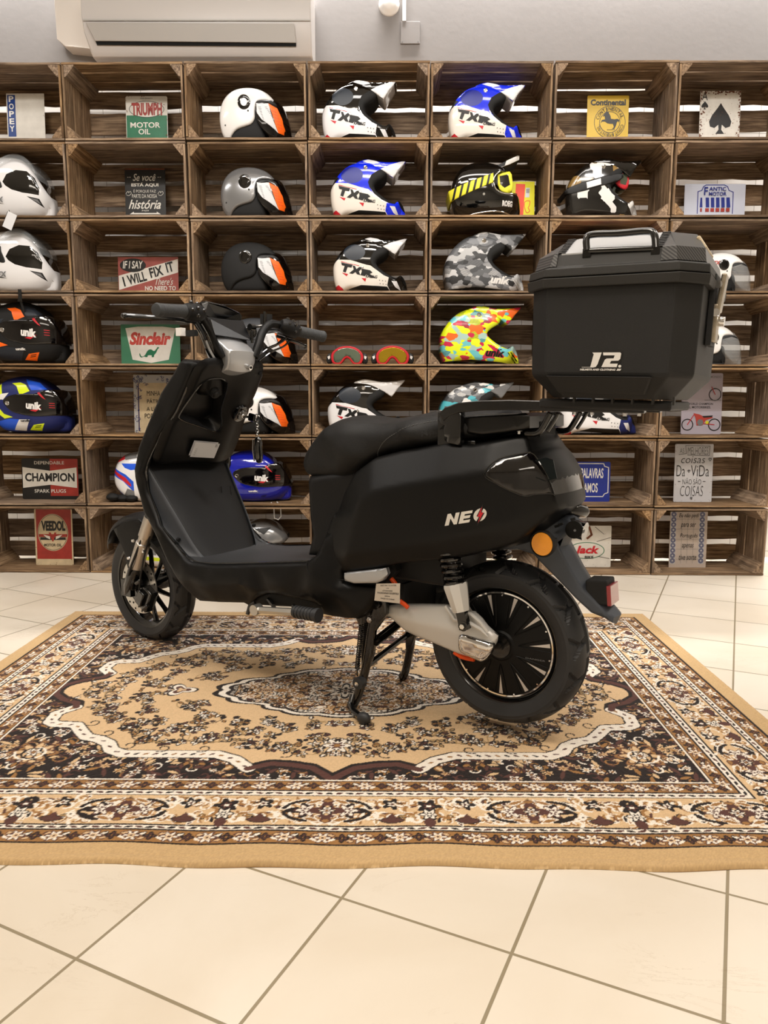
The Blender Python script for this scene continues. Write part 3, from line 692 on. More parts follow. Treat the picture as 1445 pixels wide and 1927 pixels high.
WHAT = {
 (0,0): 'the sign with the blue lettered strip', (0,1): 'the untagged white full-face helmet', (0,2): 'the white full-face helmet with a hanging tag', (0,3): 'the black and orange full-face helmet', (0,4): 'the blue and yellow full-face helmet', (0,5): 'the black, white and red spark plug sign', (0,6): 'the tall red motor oil sign',
 (1,0): 'the green and white motor oil sign', (1,1): 'the black chalkboard style sign', (1,2): 'the dusty red slanted banner sign', (1,3): 'the green sign with a dinosaur', (1,4): 'the ornate blue framed sign', (1,5): 'a white, blue and red helmet and black bag', (1,6): 'the helmet seen through the scooter front wheel',
 (2,0): 'the white open-face helmet in the top row', (2,1): 'the silver open-face helmet', (2,2): 'the matte black open-face helmet', (2,3): 'the grey open-face helmet behind the handlebar', (2,4): 'the white open-face helmet behind the ignition key', (2,5): 'the glossy blue helmet', (2,6): 'the silver grey helmet behind the footboard',
 (3,0): 'the topmost motocross helmet', (3,1): 'the blue and white motocross helmet of the second row', (3,2): 'the black and white motocross helmet of the third row', (3,3): 'two pairs of red goggles', (3,4): 'the black motocross helmet just above the scooter seat', (3,5): None, (3,6): None,
 (4,0): 'the blue and white motocross helmet of the top row', (4,1): 'the round black helmet with yellow goggles', (4,2): 'the grey camouflage motocross helmet', (4,3): 'the neon yellow motocross helmet', (4,4): 'the teal and white motocross helmet', (4,5): None, (4,6): 'a sign half hidden behind the rear shock absorber',
 (5,0): 'the yellow tyre maker sign', (5,1): 'the black helmet with white triangles', (5,2): 'the red helmet whose top shows over the case', (5,3): None, (5,4): 'the white, red and blue motocross helmet under the rack', (5,5): 'the blue street style sign', (5,6): 'the worn white sign behind the rear mudguard',
 (6,0): 'the ace of spades sign', (6,1): 'the white sign with blue and red bars', (6,2): 'the upper white helmet behind the case latch', (6,3): 'the lower white helmet behind the case', (6,4): 'the sign picturing an orange motorbike', (6,5): 'the white hand-lettered sign', (6,6): 'the tile patterned sign'}
ROWN = ['top', 'second', 'third', 'fourth', 'fifth', 'sixth', 'bottom']
rc = random.Random(11)
CRATE = {}
for c in range(7):
    for r in range(7):
        w = WHAT[(c, r)]
        lab = ('weathered brown slatted wooden crate holding '+w) if w else ('brown crate in the %s row hidden behind the %s' % (ROWN[r], 'black top case' if c == 5 else ('scooter body, left of two' if c == 3 else 'scooter body, right of two')))
        x = CX0+(c+.5)*CW+rc.uniform(-.002, .002)
        o = empty('wooden_crate', (x, CY+rc.uniform(-.006, .006), (6-r)*CH+.001), rc.uniform(-.009, .009))
        tag(o, lab, 'crate', 'wooden crates stacked against the back wall')
        for nm, me in SETS[(c*3+r*5+c*r) % 6]:
            p = bpy.data.objects.new(nm, me); COL.objects.link(p); p.parent = o
        flip = (c+r) % 2
        CRATE[(c, r)] = ((6-r)*CH+.012)
def cell(c, r): return CRATE[(c, r)]

# ================================================================ signs leaning in the crates
class Sign:
    """design units = millimetres-like units of the photo; origin top-left, y down"""
    def __init__(s, name, col, row, Y, p0, p1, px, label, base, tilt=.06, cat='sign', extra=0.0, thick=.002):
        # p0,p1 world X,Z of top-left / top-right; px = (x0,y0,x1) design coordinates of the same points
        s.k = (p1[0]-p0[0])/(px[2]-px[0]); s.x0, s.y0 = px[0], px[1]; s.w = p1[0]-p0[0]
        zb = cell(col, row); s.h = p0[1]-zb
        s.root = empty(name, (p0[0], Y-.03, zb)); s.root.rotation_euler = (-tilt, 0, 0)
        tag(s.root, label, cat); s.mats = []; s.layer = 0; s.th = thick; s.base = base; s.t = {}
        s.W = s.w/s.k; s.H = s.h/s.k
    def plate(s, r=3, m=None):
        W, H = s.W, s.H; x0, y0 = s.x0, s.y0; p = []
        for cx, cy, a in ((x0+r, y0+r, PI), (x0+W-r, y0+r, -PI/2), (x0+W-r, y0+H-r, 0), (x0+r, y0+H-r, PI/2)): p += circ(cx, cy, r, 5, a0=a, a1=a+PI/2)
        mb = MB(); mb.prism(p, 0, s.th, lambda a, b, h: s.P(a, b, h-s.th)); mb.build('plate', [m or s.base], s.root, smooth=0); return s
    def P(s, x, y, h=0.0): return ((x-s.x0)*s.k, -h, s.h-(y-s.y0)*s.k)
    def f(s):
        s.layer += 1; h = .0003*s.layer
        return lambda x, y: s.P(x, y, h)
    def clip(s, pts): return [(min(max(x, s.x0+.4), s.x0+s.W-.4), min(max(y, s.y0+.4), s.y0+s.H-.4)) for x, y in pts]
    def part(s, name='lettering'): return Part(s, name)
class Part:
    def __init__(p, s, name): p.s = s; p.name = name; p.mb = MB(); p.mats = []
    def mi(p, m):
        if m not in p.mats: p.mats.append(m)
        return p.mats.index(m)
    def poly(p, pts, m): put_poly(p.mb, pts, p.s.f(), p.mi(m)); return p
    def line(p, pts, w, m): put_line(p.mb, pts, w, p.s.f(), p.mi(m)); return p
    def text(p, t, box, m, **k):
        x0, y0, x1, y1 = box; put_text(p.mb, t, (x0, y1, x1, y0), p.s.f(), p.mi(m), **k); return p
    def rect(p, x0, y0, x1, y1, m): return p.poly([(x0, y0), (x1, y0), (x1, y1), (x0, y1)], m)
    def done(p): p.mb.build(p.name, p.mats, p.s.root, smooth=0, fix=False); return p
def rusty(s, n, seed, m='rust', edge=True, rmax=2.0):
    r = random.Random(seed); p = s.part('rust_stains')
    p.mi(m); f = s.f()
    for _ in range(n):
        if edge:
            side = r.randrange(4); t = r.random(); e = abs(r.gauss(0, 3))
            x, y = ((s.x0+t*s.W, s.y0+e), (s.x0+t*s.W, s.y0+s.H-e), (s.x0+e, s.y0+t*s.H), (s.x0+s.W-e, s.y0+t*s.H))[side]
        else: x, y = s.x0+r.random()*s.W, s.y0+r.random()*s.H
        q = r.uniform(.3, rmax); pts = [(x+q*r.uniform(.5, 1.2)*math.cos(a), y+q*r.uniform(.5, 1.2)*math.sin(a)) for a in (0, 1, 2.1, 3.1, 4.2, 5.2)]
        put_poly(p.mb, s.clip(pts), f, 0)
    p.done()
# --- (0,0) sign with blue strip
a, b = [(-1.878,2.3398),(-1.693,2.3395)]
s = Sign('metal_sign', 0, 0, 3.86, a, b, (10, 178, 87), 'square off-white sign with blue vertical strip lettered POPEY, leftmost in top row', 'sign_cream').plate(1, 'sign_white')
p = s.part('blue_strip'); p.rect(12, 181, 28, 262, 'strip_blue').done()
p = s.part()
for i, ch in enumerate('POPEY'): p.text(ch, (15, 183+i*14.5, 25, 194.5+i*14.5), 'white', bold=.03)
p.done()
rusty(s, 20, 3, rmax=.7)
# --- (1,0) Triumph
a, b = [(-1.3022,2.3342),(-1.0983,2.3338)]
s = Sign('metal_sign', 1, 0, 3.88, a, b, (238, 183, 316), 'white over green metal sign reading TRIUMPH MOTOR OIL', 'sign_white').plate(3)
s.part('green_field').rect(237.9+1, 217.5, 315, 281, 'sign_green').done()
p = s.part('emblem'); p.poly(circ(277, 206.5, 33, 36, 15), 'sign_black').poly(circ(277, 206.5, 32, 36, 14), 'sign_white').done()
p = s.part(); p.text('TRIUMPH', (249, 195, 306, 218), 'sign_red', bold=.045, arch=.0).text('MOTOR', (246, 230, 302, 240), 'sign_white', bold=.02).text('OIL', (261, 242, 283, 252), 'sign_white', bold=.02).text('FINE QUALITY', (266, 186, 289, 189), 'sign_black').done()
rusty(s, 40, 4, rmax=1.3)
# --- (1,1) Se voce
a, b = [(-1.3241,2.0015),(-1.1227,2.0013)]
s = Sign('metal_sign', 1, 1, 3.88, a, b, (236, 318, 312), 'black sign with white lettering beginning Se você, in second row', 'sign_black').plate(1)
s.part('rusty_top_edge').rect(236.5, 318.3, 311.5, 321, 'rust').done()
p = s.part(); p.text('Se você', (251, 328, 294, 341), 'sign_white', shear=.35, bold=.01).text('ESTÁ AQUI', (248, 344, 299, 352), 'sign_white', bold=.04).text('É PORQUE FAZ', (252, 356, 294, 363), 'sign_white').text('PARTE DA NOSSA', (249, 365, 296, 372), 'sign_white').text('história', (242, 375, 303, 392), 'sign_white', shear=.4, bold=.015).text('seja', (266, 393, 280, 397), 'sign_white', shear=.3)
for x0 in (241, 245, 298, 302): p.rect(x0, 334, x0+2.4, 335.2, 'sign_white')
p.done()
p = s.part('ornament'); 
for cx in (243, 303): p.line(smooth_poly([(cx-5, 365), (cx-1, 360), (cx, 363), (cx+3, 360), (cx+5, 364), (cx, 368)], 3), .8, 'sign_white')
p.poly([(244, 402), (252, 397), (252, 399.5), (295, 399.5), (295, 397), (303, 402)], 'sign_white').done()
# --- (1,2) I will fix it
a, b = [(-1.3741,1.5754),(-1.0704,1.5754)]
s = Sign('metal_sign', 1, 2, 3.87, a, b, (224, 485, 337), 'landscape red sign with white diagonal band reading I WILL FIX IT', 'sign_red').plate(.5, mk('dusty_red', '96504a', .3, vary=.1, vscale=30) and 'dusty_red')
s.part('diagonal_band').poly([(225, 519), (336.5, 488.5), (336.5, 513), (225, 545)], 'sign_white').done()
s.part('badge').poly(circ(252, 500, 24.5, 30, 12.5), 'sign_black').done()
p = s.part(); p.text('IF I SAY', (233, 492, 271, 506), 'sign_white', shear=.2, bold=.02)
for t_, (x0, x1, yc) in (('I', (233, 236, 530)), ('WILL', (241, 277, 523.5)), ('FIX', (283, 308, 511.5)), ('IT', (314, 328, 503))):
    p.text(t_, (x0, yc-9, x1, yc+9), 'sign_black', bold=.03, rot=-.24)
p.text("There's", (294, 523, 327, 536), 'sign_white', shear=.4).text('NO NEED TO', (274, 538, 332, 546), 'sign_white', bold=.02).done()
# --- (1,3) Sinclair
a, b = [(-1.3773,1.2464),(-1.0752,1.2466)]
s = Sign('metal_sign', 1, 3, 3.87, a, b, (229, 611, 340), 'green sign with white shield reading Sinclair above a dinosaur', 'sign_green2').plate(2)
s.part('shield').poly([(238, 618), (262, 615), (308, 615), (332, 618), (318, 676), (285, 682), (250, 676)], 'sign_white').done()
p = s.part(); p.text('Sinclair', (245, 625, 323, 649), 'sign_ltred', shear=.25, bold=.05).done()
p = s.part('dinosaur_emblem'); p.poly(smooth_poly([(264, 664), (267, 670), (273, 668), (279, 659), (285, 657), (291, 660), (296, 655), (297, 653), (300, 653), (300, 655), (298, 656), (294, 664), (291, 667), (290, 671), (286, 671), (286, 668), (279, 668), (278, 671), (274, 671), (272, 670), (266, 672), (263, 667)], 3), 'sign_green').done()
# --- (1,4) Minha patria
a, b = [(-1.3268,0.9953),(-1.0712,0.9957)]
s = Sign('metal_sign', 1, 4, 3.87, a, b, (252, 705, 345), 'cream sign with ornate blue border reading MINHA PÁTRIA, partly behind the leg shield', 'sign_cream').plate(1)
rr = random.Random(9); p = s.part('ornate_border'); p.rect(252.5, 705.5, 259, 812, 'lgrey'); p.rect(259, 705.5, 344, 720, 'lgrey'); f = s.f(); mi = p.mi('navy')
for k in range(46):
    x, y = (rr.uniform(253, 268), rr.uniform(707, 811)) if k % 3 else (rr.uniform(260, 340), rr.uniform(707, 724)); q = rr.uniform(2, 3.5); a0 = rr.random()*6
    put_line(p.mb, [(x+q*(1-.7*t/8)*math.cos(a0+t*.6), y+q*(1-.7*t/8)*math.sin(a0+t*.6)) for t in range(9)], .9, f, mi)
p.rect(260, 722, 262, 810, 'navy'); p.done()
p = s.part()
for i, t_ in enumerate(('MINHA', 'PÁTRIA', 'A LÍNGUA', 'PORTUGUESA')): p.text(t_, (277-(i > 1)*1-(i > 2)*4, 735+i*14, 277+(len(t_)*5), 744+i*14), 'sign_black')
p.done()
# --- (0,5) Champion
a, b = [(-1.9129,0.5664),(-1.619,0.5671)]
s = Sign('metal_sign', 0, 5, 3.83, a, b, (43, 862, 149), 'black and red sign with white bow-tie reading CHAMPION SPARK PLUGS', 'sign_black').plate(3)
s.part('red_half').rect(96, 862.6, 148.3, 932, 'sign_red').done()
s.part('white_bow').poly([(44.5, 878), (96, 885), (146, 878.5), (146, 917), (96, 911), (44.5, 917)], 'sign_white').done()
s.part().text('DEPENDABLE', (67, 867, 123, 873), 'sign_white', bold=.01).text('CHAMPION', (49, 889, 142, 905), 'sign_black', bold=.035).text('SPARK PLUGS', (66, 919.5, 125, 926), 'sign_white', bold=.01).done()
# --- (0,6) Veedol
a, b = [(-1.8526,0.3058),(-1.6552,0.3064)]
s = Sign('metal_sign', 0, 6, 3.80, a, b, (66, 957, 137), 'tall red sign with cream circle reading VEEDOL MOTOR OIL', 'sign_red').plate(2, 'sign_cream')
s.part('red_field').rect(69, 957.5, 134.5, 1051, 'sign_red').done()
p = s.part('emblem'); p.poly(circ(100, 1001, 28.6, 36, 35), 'sign_cream').poly(circ(100, 1001, 27.6, 36, 33.8), 'sign_black').poly(circ(100, 1001, 26.8, 36, 33), 'sign_cream')
p.rect(73.5, 1004, 126.5, 1009.5, 'sign_red').rect(76, 1010, 124, 1015, 'sign_black').text('V', (92, 1001, 107, 1018), 'sign_red', bold=.05)
for sx in (-1, 1): p.poly([(100+sx*6, 1008), (100+sx*18, 1005), (100+sx*12, 1011), (100+sx*5, 1014)], 'sign_white')
p.done(); s.part().text('VEEDOL', (79, 979, 124, 998), 'sign_black', bold=.05).text('MOTOR OIL', (83, 1022, 116, 1027), 'sign_black', bold=.02).done()
rusty(s, 25, 14, rmax=1.0)
# --- (5,0) Continental
a, b = [(0.9446,2.3249),(1.1451,2.3246)]
s = Sign('metal_sign', 5, 0, 3.86, a, b, (1104, 182, 1182), 'yellow metal sign reading Continental with rearing horse in a ring', 'sign_yellow').plate(2)
p = s.part('horse_emblem'); cx, cy = 1147, 230
for r0 in (29, 19): p.line([(cx+r0*math.cos(t*PI/20), cy+r0*math.sin(t*PI/20)) for t in range(41)], 1.0, 'sign_black')
H = [(1131, 226), (1134, 221), (1138, 217), (1142, 218), (1143, 215), (1145, 219), (1146, 224), (1151, 225), (1157, 226), (1163, 226), (1164, 231), (1162, 233), (1161, 229), (1158, 231), (1158, 236), (1156, 242), (1152, 243), (1155, 239), (1153, 234), (1148, 234), (1144, 233), (1141, 236), (1134, 236), (1131, 233), (1134, 233), (1140, 233), (1141, 229), (1136, 227), (1131, 229), (1128, 227), (1132, 224)]
H = [(1137, 214), (1140, 210), (1144, 212), (1148, 219), (1149, 224), (1156, 225), (1161, 224), (1165, 226), (1164, 231), (1162, 228), (1160, 231), (1159, 236), (1156, 242), (1151, 243), (1155, 239), (1153, 233), (1147, 233), (1142, 232), (1138, 229), (1133, 229), (1130, 232), (1132, 226), (1138, 225), (1137, 219), (1133, 220)]
p.poly(H, 'sign_black').rect(1142, 243.5, 1157, 244.3, 'sign_black').done()
p = s.part(); p.text('Continental', (1110, 189, 1176, 200), 'sign_black', bold=.04)
for txt, a0, da in (('CONTINENTAL', PI+.32, .245), ('CONTINENTAL', .32, .245)):
    for i, ch in enumerate(txt):
        aa = a0+i*da; x, y = cx+24*math.cos(aa), cy+24*math.sin(aa)
        if y < s.y0+s.H-3: p.text(ch, (x-(1 if ch == 'I' else 2.4), y-3, x+(1 if ch == 'I' else 2.4), y+3), 'sign_black', rot=aa+PI/2)
p.done()
# --- (6,0) Ace of spades
a, b = [(1.4878,2.3456),(1.6825,2.3452)]
s = Sign('metal_sign', 6, 0, 3.86, a, b, (1316, 173, 1392), 'rust-speckled white playing card sign with a large black spade', 'sign_white').plate(1)
def spade(p, cx, cy, w, h):
    P = []
    for t in range(13): a_ = t/12; P.append((cx-w/2*math.sin(a_*PI*.5)**1.5*1.0, cy-h*.5+h*.58*a_))
    L = [(cx, cy-h*.5), (cx-w*.12, cy-h*.36), (cx-w*.38, cy-h*.1), (cx-w*.5, cy+h*.1), (cx-w*.45, cy+h*.26), (cx-w*.25, cy+h*.31), (cx-w*.08, cy+h*.2)]
    stem = [(cx-w*.06, cy+h*.36), (cx-w*.2, cy+h*.5)]
    full = L+stem+[(2*cx-x, y) for x, y in reversed(L[1:]+stem)]
    p.poly(full, 'sign_black')
p = s.part('spade_emblem'); spade(p, 1355, 223, 42, 56); spade(p, 1325, 199, 13, 15); p.done()
s.part().text('A', (1319, 175, 1330, 190), 'sign_black', bold=.0).done()
rusty(s, 260, 21, rmax=2.0); rusty(s, 110, 22, edge=False, rmax=.9)
# --- (6,1) Fantic motor
a, b = [(1.4408,1.9213),(1.7388,1.9211)]
s = Sign('metal_sign', 6, 1, 3.87, a, b, (1286, 348, 1400), 'white landscape sign reading FANTIC MOTOR over blue and red bars', 'paper').plate(1, mk('sign_cool', 'c9cede', .35) and 'sign_cool')
p = s.part('shield_outline'); p.line([(1311, 402), (1311, 362), (1318, 360), (1321, 353), (1326, 350), (1360, 350), (1366, 353), (1369, 360), (1377, 363), (1377, 402)], 1.6, 'sign_blue').done()
p = s.part('bars')
for i in range(6):
    x0 = 1316+i*9.6; w_ = 7 if i else 3.5
    if i == 0: x0 += 0
    p.poly([(x0, 373), (x0+w_*.9, 373), (x0+w_*.9+(1.2 if i < 5 else 2), 391), (x0+(1 if i else -1), 391)], 'sign_blue'); p.rect(x0, 392.5, x0+w_, 399, 'sign_red')
p.done(); s.part().text('F', (1322, 354, 1329, 369), 'sign_blue', bold=.02).text('ANTIC', (1331, 354, 1363, 361), 'sign_blue', bold=.02).text('MOTOR', (1331, 363, 1364, 370), 'sign_blue', bold=.02).done()
# --- (6,4) World champion
a, b = [(1.4849,1.007),(1.6903,1.0073)]
s = Sign('metal_sign', 6, 4, 3.86, a, b, (1283, 702, 1359), 'pale lilac sign picturing an orange motorbike, THE WORLD CHAMPION SERIAL MOTORBIKES', 'paper').plate(3, mk('sign_lilac', 'b7b0bd', .4) and 'sign_lilac')
s.part().text('THE WORLD CHAMPION', (1284, 757.5, 1342, 761.5), 'sign_black', bold=.02).text('SERIAL MOTORBIKES.', (1284, 763.5, 1338, 768), 'sign_black', bold=.02).text('MONDO', (1335, 707, 1356, 711), 'grey', bold=.01).done()
p = s.part('motorbike_picture')
def bike(cx, cy, k, both=True):
    ring = lambda x, y, r: p.line([(x+r*math.cos(t*PI/12), y+r*math.sin(t*PI/12)) for t in range(25)], 1.6*k, 'sign_black')
    ring(cx-24*k, cy+7*k, 9.5*k); ring(cx+23*k, cy+7*k, 10*k)
    p.line([(cx-24*k, cy+7*k), (cx-12*k, cy-12*k)], 1.4*k, 'red'); p.line([(cx+23*k, cy+7*k), (cx+3*k, cy+5*k)], 1.2*k, 'red')
    p.poly([(cx-14*k, cy-13*k), (cx-4*k, cy-11*k), (cx+4*k, cy-7*k), (cx+18*k, cy-8*k), (cx+20*k, cy-5*k), (cx+8*k, cy-1*k), (cx+2*k, cy+8*k), (cx-8*k, cy+8*k), (cx-10*k, cy-4*k)], 'sign_ltred')
    p.poly([(cx+1*k, cy-8*k), (cx+20*k, cy-9*k), (cx+18*k, cy-6*k), (cx+4*k, cy-5*k)], 'sign_black'); p.poly(circ(cx-2*k, cy+3*k, 5.5*k, 12), 'grey'); p.poly(circ(cx+10*k, cy+3*k, 3*k, 10), 'yellow')
bike(1321, 791, 1.08); ring_r = 11
p.line([(1345+11*math.cos(t*PI/12), 742+11*math.sin(t*PI/12)) for t in range(25)], 1.3, 'sign_black').line([(1345, 742), (1338, 728)], 1.4, 'sign_ltred').line([(1325, 752.5), (1357, 752.5)], .8, 'grey'); p.done()
# --- (5,5) Palavras
a, b = [(0.8295,0.5591),(1.1201,0.5599)]
s = Sign('metal_sign', 5, 5, 3.80, a, b, (1040, 868, 1147), 'dark blue street style sign with white border reading PALAVRAS and CAMOS', 'sign_blue').plate(3)
p = s.part('border_line'); p.line([(1040.5, 871.5), (1134, 871.5), (1136, 876.5), (1143.5, 879), (1143.5, 926), (1137, 928.5), (1134, 933.5), (1040.5, 933.5)], 1.6, 'sign_white').done()
s.part().text('AS PALAVRAS', (1078, 880, 1134, 899), 'sign_white', bold=.02).text('TOCAMOS', (1078, 908, 1124, 926), 'sign_white', bold=.02).done()
# --- (6,5) melhores coisas
a, b = [(1.4456,0.6502),(1.64,0.6507)]
s = Sign('metal_sign', 6, 5, 3.80, a, b, (1269, 835, 1341), 'white hand-lettered sign reading AS MELHORES COISAS DA VIDA', 'sign_white').plate(2, mk('sign_pale', 'c4c4c8', .4, vary=.04) and 'sign_pale')
p = s.part(); p.text('AS', (1278, 843, 1286, 852), 'sign_black').text('MELHORES', (1293, 841, 1331, 855), 'sign_black').text('coisas', (1281, 858, 1326, 871), 'sign_black', shear=.2).text('Da•ViDa', (1273, 875, 1334, 896), 'sign_black').text('– NÃO SÃO –', (1275, 900, 1329, 911), 'sign_black').text('coisas', (1281, 914, 1324, 933), 'sign_black', shear=.1).text('♥', (1300, 935, 1305, 940), 'sign_black') if False else None
p.text('AS', (1278, 843, 1286, 852), 'sign_black', bold=-.015).text('MELHORES', (1293, 841, 1331, 855), 'sign_black', bold=-.015).text('coisas', (1281, 858, 1326, 871), 'sign_black', shear=.2, bold=-.01).text('Da', (1273, 875, 1289, 896), 'sign_black', bold=-.01).text('ViDa', (1300, 875, 1334, 896), 'sign_black', bold=-.01).text('NÃO SÃO', (1285, 899, 1320, 911), 'sign_black', bold=-.015).text('COISAS', (1281, 914, 1324, 933), 'sign_black', shear=.1, bold=-.02)
p.rect(1276, 905, 1281, 906, 'sign_black').rect(1323, 905, 1328, 906, 'sign_black').done()
p = s.part('ornament'); p.line([(1276, 855), (1290, 853), (1288, 838), (1334, 839), (1333, 857), (1292, 856)], .7, 'sign_black')
for cx, cy, q in ((1296, 886, 2.2), (1335, 864, 3), (1302, 937, 2)): p.line([(cx, cy+q), (cx-q, cy-q*.3), (cx-q*.5, cy-q), (cx, cy-q*.3), (cx+q*.5, cy-q), (cx+q, cy-q*.3), (cx, cy+q)], .8, 'sign_black')
p.done(); rusty(s, 22, 31, rmax=.8)
# --- (6,6) Eu nao pedi
a, b = [(1.4417,0.3022),(1.6332,0.3028)]
s = Sign('metal_sign', 6, 6, 3.80, a, b, (1260, 962, 1330), 'tall tile patterned sign with blue borders reading Eu não pedi para ser Português', 'tilebeige').plate(1, mk('tile_pale', 'b8aa9f', .35) and 'tile_pale')
p = s.part('tile_border')
for x0 in (1261.5, 1315): 
    p.rect(x0, 962.5, x0+10, 1061, 'lgrey'); f = s.f(); mi = p.mi('navy')
    for k in range(10):
        cy = 967+k*9.8
        for r0 in (4.3, 2.6): put_line(p.mb, [(x0+5+r0*math.cos(t*PI/4), cy+r0*math.sin(t*PI/4)) for t in range(9)], 1.1, f, mi)
for k in range(5): p.line([(1272, 976+k*19), (1315, 976+k*19)], .4, 'grey')
for k in range(3): p.line([(1282+k*11, 963), (1282+k*11, 1060)], .4, 'grey')
p.done(); p = s.part()
for t_, x0, x1, yc in (('Eu não pedi', 1276, 1313, 970), ('para ser', 1280, 1308, 989), ('Português', 1279, 1312, 1008), ('apenas', 1283, 1305, 1028), ('tive sorte', 1278, 1311, 1048)): p.text(t_, (x0, yc-5, x1, yc+5), 'sign_black', shear=.25)
p.done()
# --- (5,6) Jack
a, b = [(0.9375,0.2281),(1.1411,0.2288)]
s = Sign('metal_sign', 5, 6, 3.80, a, b, (1075, 988, 1149), 'worn off-white sign reading Jack in red with green oval, behind the mudguard', 'sign_white').plate(2)
p = s.part('oval_emblem'); p.poly(circ(1103, 1035, 34, 32, 16), 'sign_green').poly(circ(1103, 1035, 32.5, 32, 14.6), 'sign_white')
p.line([(1107, 990), (1112, 1005), (1104, 1012)], 4, 'rust').line([(1118, 990), (1135, 1004)], .8, 'sign_black').line([(1122, 1018), (1148, 1010)], .7, 'sign_black').line([(1125, 1046), (1146, 1050)], .7, 'sign_black').done()
s.part().text('Jack', (1080, 1026, 1127, 1045), 'red', shear=.25, bold=.04).text('BIKE', (1100, 1045, 1116, 1050), 'sign_black', bold=.03).done(); rusty(s, 30, 41, edge=False, rmax=.6)
# --- (4,6) sliver
a, b = [(0.3338,0.2345),(0.4883,0.235)]
s = Sign('metal_sign', 4, 6, 3.80, a, b, (856, 985, 912), 'white sign with red markings glimpsed between shock absorber and rear tyre', 'sign_white').plate(2)
s.part('red_markings').rect(860, 1038, 868, 1056, 'red').poly([(876, 1038), (893, 1040), (884, 1050)], 'red').rect(895, 1036, 910, 1042, 'red').done()

# ================================================================ helmets
def ell(cx, cz, a, b, W, mn=0.0, p=2.2):
    def f(P):
        P = np.asarray(P, float); q = np.clip(1-np.abs((P[:, 0]-cx)/a)**p-np.abs((P[:, 1]-cz)/b)**p, 0, 1); return np.maximum(W*q**(1/p), mn)
    return f
class Helm:
    """design frame: photo units; x0 = left, zb = bottom, k metres per unit; the flanks face -y/+y"""
    def __init__(s, name, col, row, X0, X1, d0, d1, db, label, group=None, Y=3.775, rz=0.0, cat='helmet', mirror=False, dz=0.0, zv=None, top=None):
        s.k = (X1-X0)/(d1-d0); s.xm = (d0+d1)/2; s.db = db; s.root = empty(name, ((X0+X1)/2, Y, cell(col, row)+dz), rz); tag(s.root, label, cat, group); s.mir = -1 if mirror else 1
        if zv is not None:
            Hh = (db-top)*s.k; ex = zv-cell(col, row); s.root.scale = (1, 1, min(1.2, max(1, (Hh+ex)/Hh)))
    def q(s, pts): return [((x-s.xm)*s.k, (s.db-y)*s.k) for x, y in pts]
    def vol(s, name, pts, w, mats, regions=(), rim=None, edge=8, step=16, n=3, parent=None, **kw):
        P = s.q(smooth_poly(pts, n) if n > 1 else pts); k = s.k
        w2 = lambda Q: w(np.stack([np.asarray(Q)[:, 0]/k+s.xm, s.db-np.asarray(Q)[:, 1]/k], 1))*k
        s.w = w2; s.edge = edge*k; s.ol = P
        rg = [(s.q(p), m) for p, m in regions]
        rm = (lambda m: rim((m[0]/k+s.xm, s.db-m[1]/k))) if callable(rim) else rim
        return volume(name, P, w2, mats, parent or s.root, step=step*k, edge=edge*k, regions=rg, rim=rm, **kw)
    def surf(s, eps=.0012):
        def f(x, y):
            p = np.array([[(x-s.xm)*s.k, (s.db-y)*s.k]]); d = seg_dist(p, s.ol)[0]; w = s.w(p)[0]
            q = max(0, 1-d/s.edge) if s.edge > 0 else 0; w -= s.edge*(1-math.sqrt(max(0, 1-q*q)))
            return (p[0][0], -w-eps, p[0][1])
        return f
    def text(s, mb, t, box, m=0, rot=0, **kw):
        x0, y0, x1, y1 = box; put_text(mb, t, (x0, y1, x1, y0), s.surf(), m, rot=rot, **kw)
    def patch(s, mb, poly, m=0, eps=.001, grid=14):
        f = s.surf(eps); poly = [tuple(p) for p in poly]; X = np.array(poly); lo, hi = X.min(0), X.max(0)
        pts = [Vector(p) for p in poly]; ed = [(i, (i+1) % len(poly)) for i in range(len(poly))]
        G = np.array([(x, y) for x in np.arange(lo[0]+grid/2, hi[0], grid) for y in np.arange(lo[1]+grid/2, hi[1], grid)])
        if len(G): G = G[in_poly(G, poly)]; pts += [Vector(g) for g in G]
        r = delaunay_2d_cdt(pts, ed, [], 0, 1e-6); V = [v[:] for v in r[0]]; F = [tuple(t) for t in r[2]]; c = np.array([np.mean([V[i] for i in t], 0) for t in F]); kp = in_poly(c, poly)
        mb.add([f(*v) for v in V], [t for t, k in zip(F, kp) if k], m)
    def disc(s, name, x, y, r, mats, h=.006, parent=None):
        f = s.surf(0); c = Vector(f(x, y)); R = r*s.k; mb = MB()
        prof = [(0, -h), (R*.5, -h), (R*.55, -h*1.25), (R*.8, -h*1.2), (R*.95, -h*.9), (R, 0), (R, .01)]
        mb.lathe(prof, 24, 0, Matrix.Translation(c+Vector((0, .002, 0)))); return mb.build(name, mats, parent or s.root)

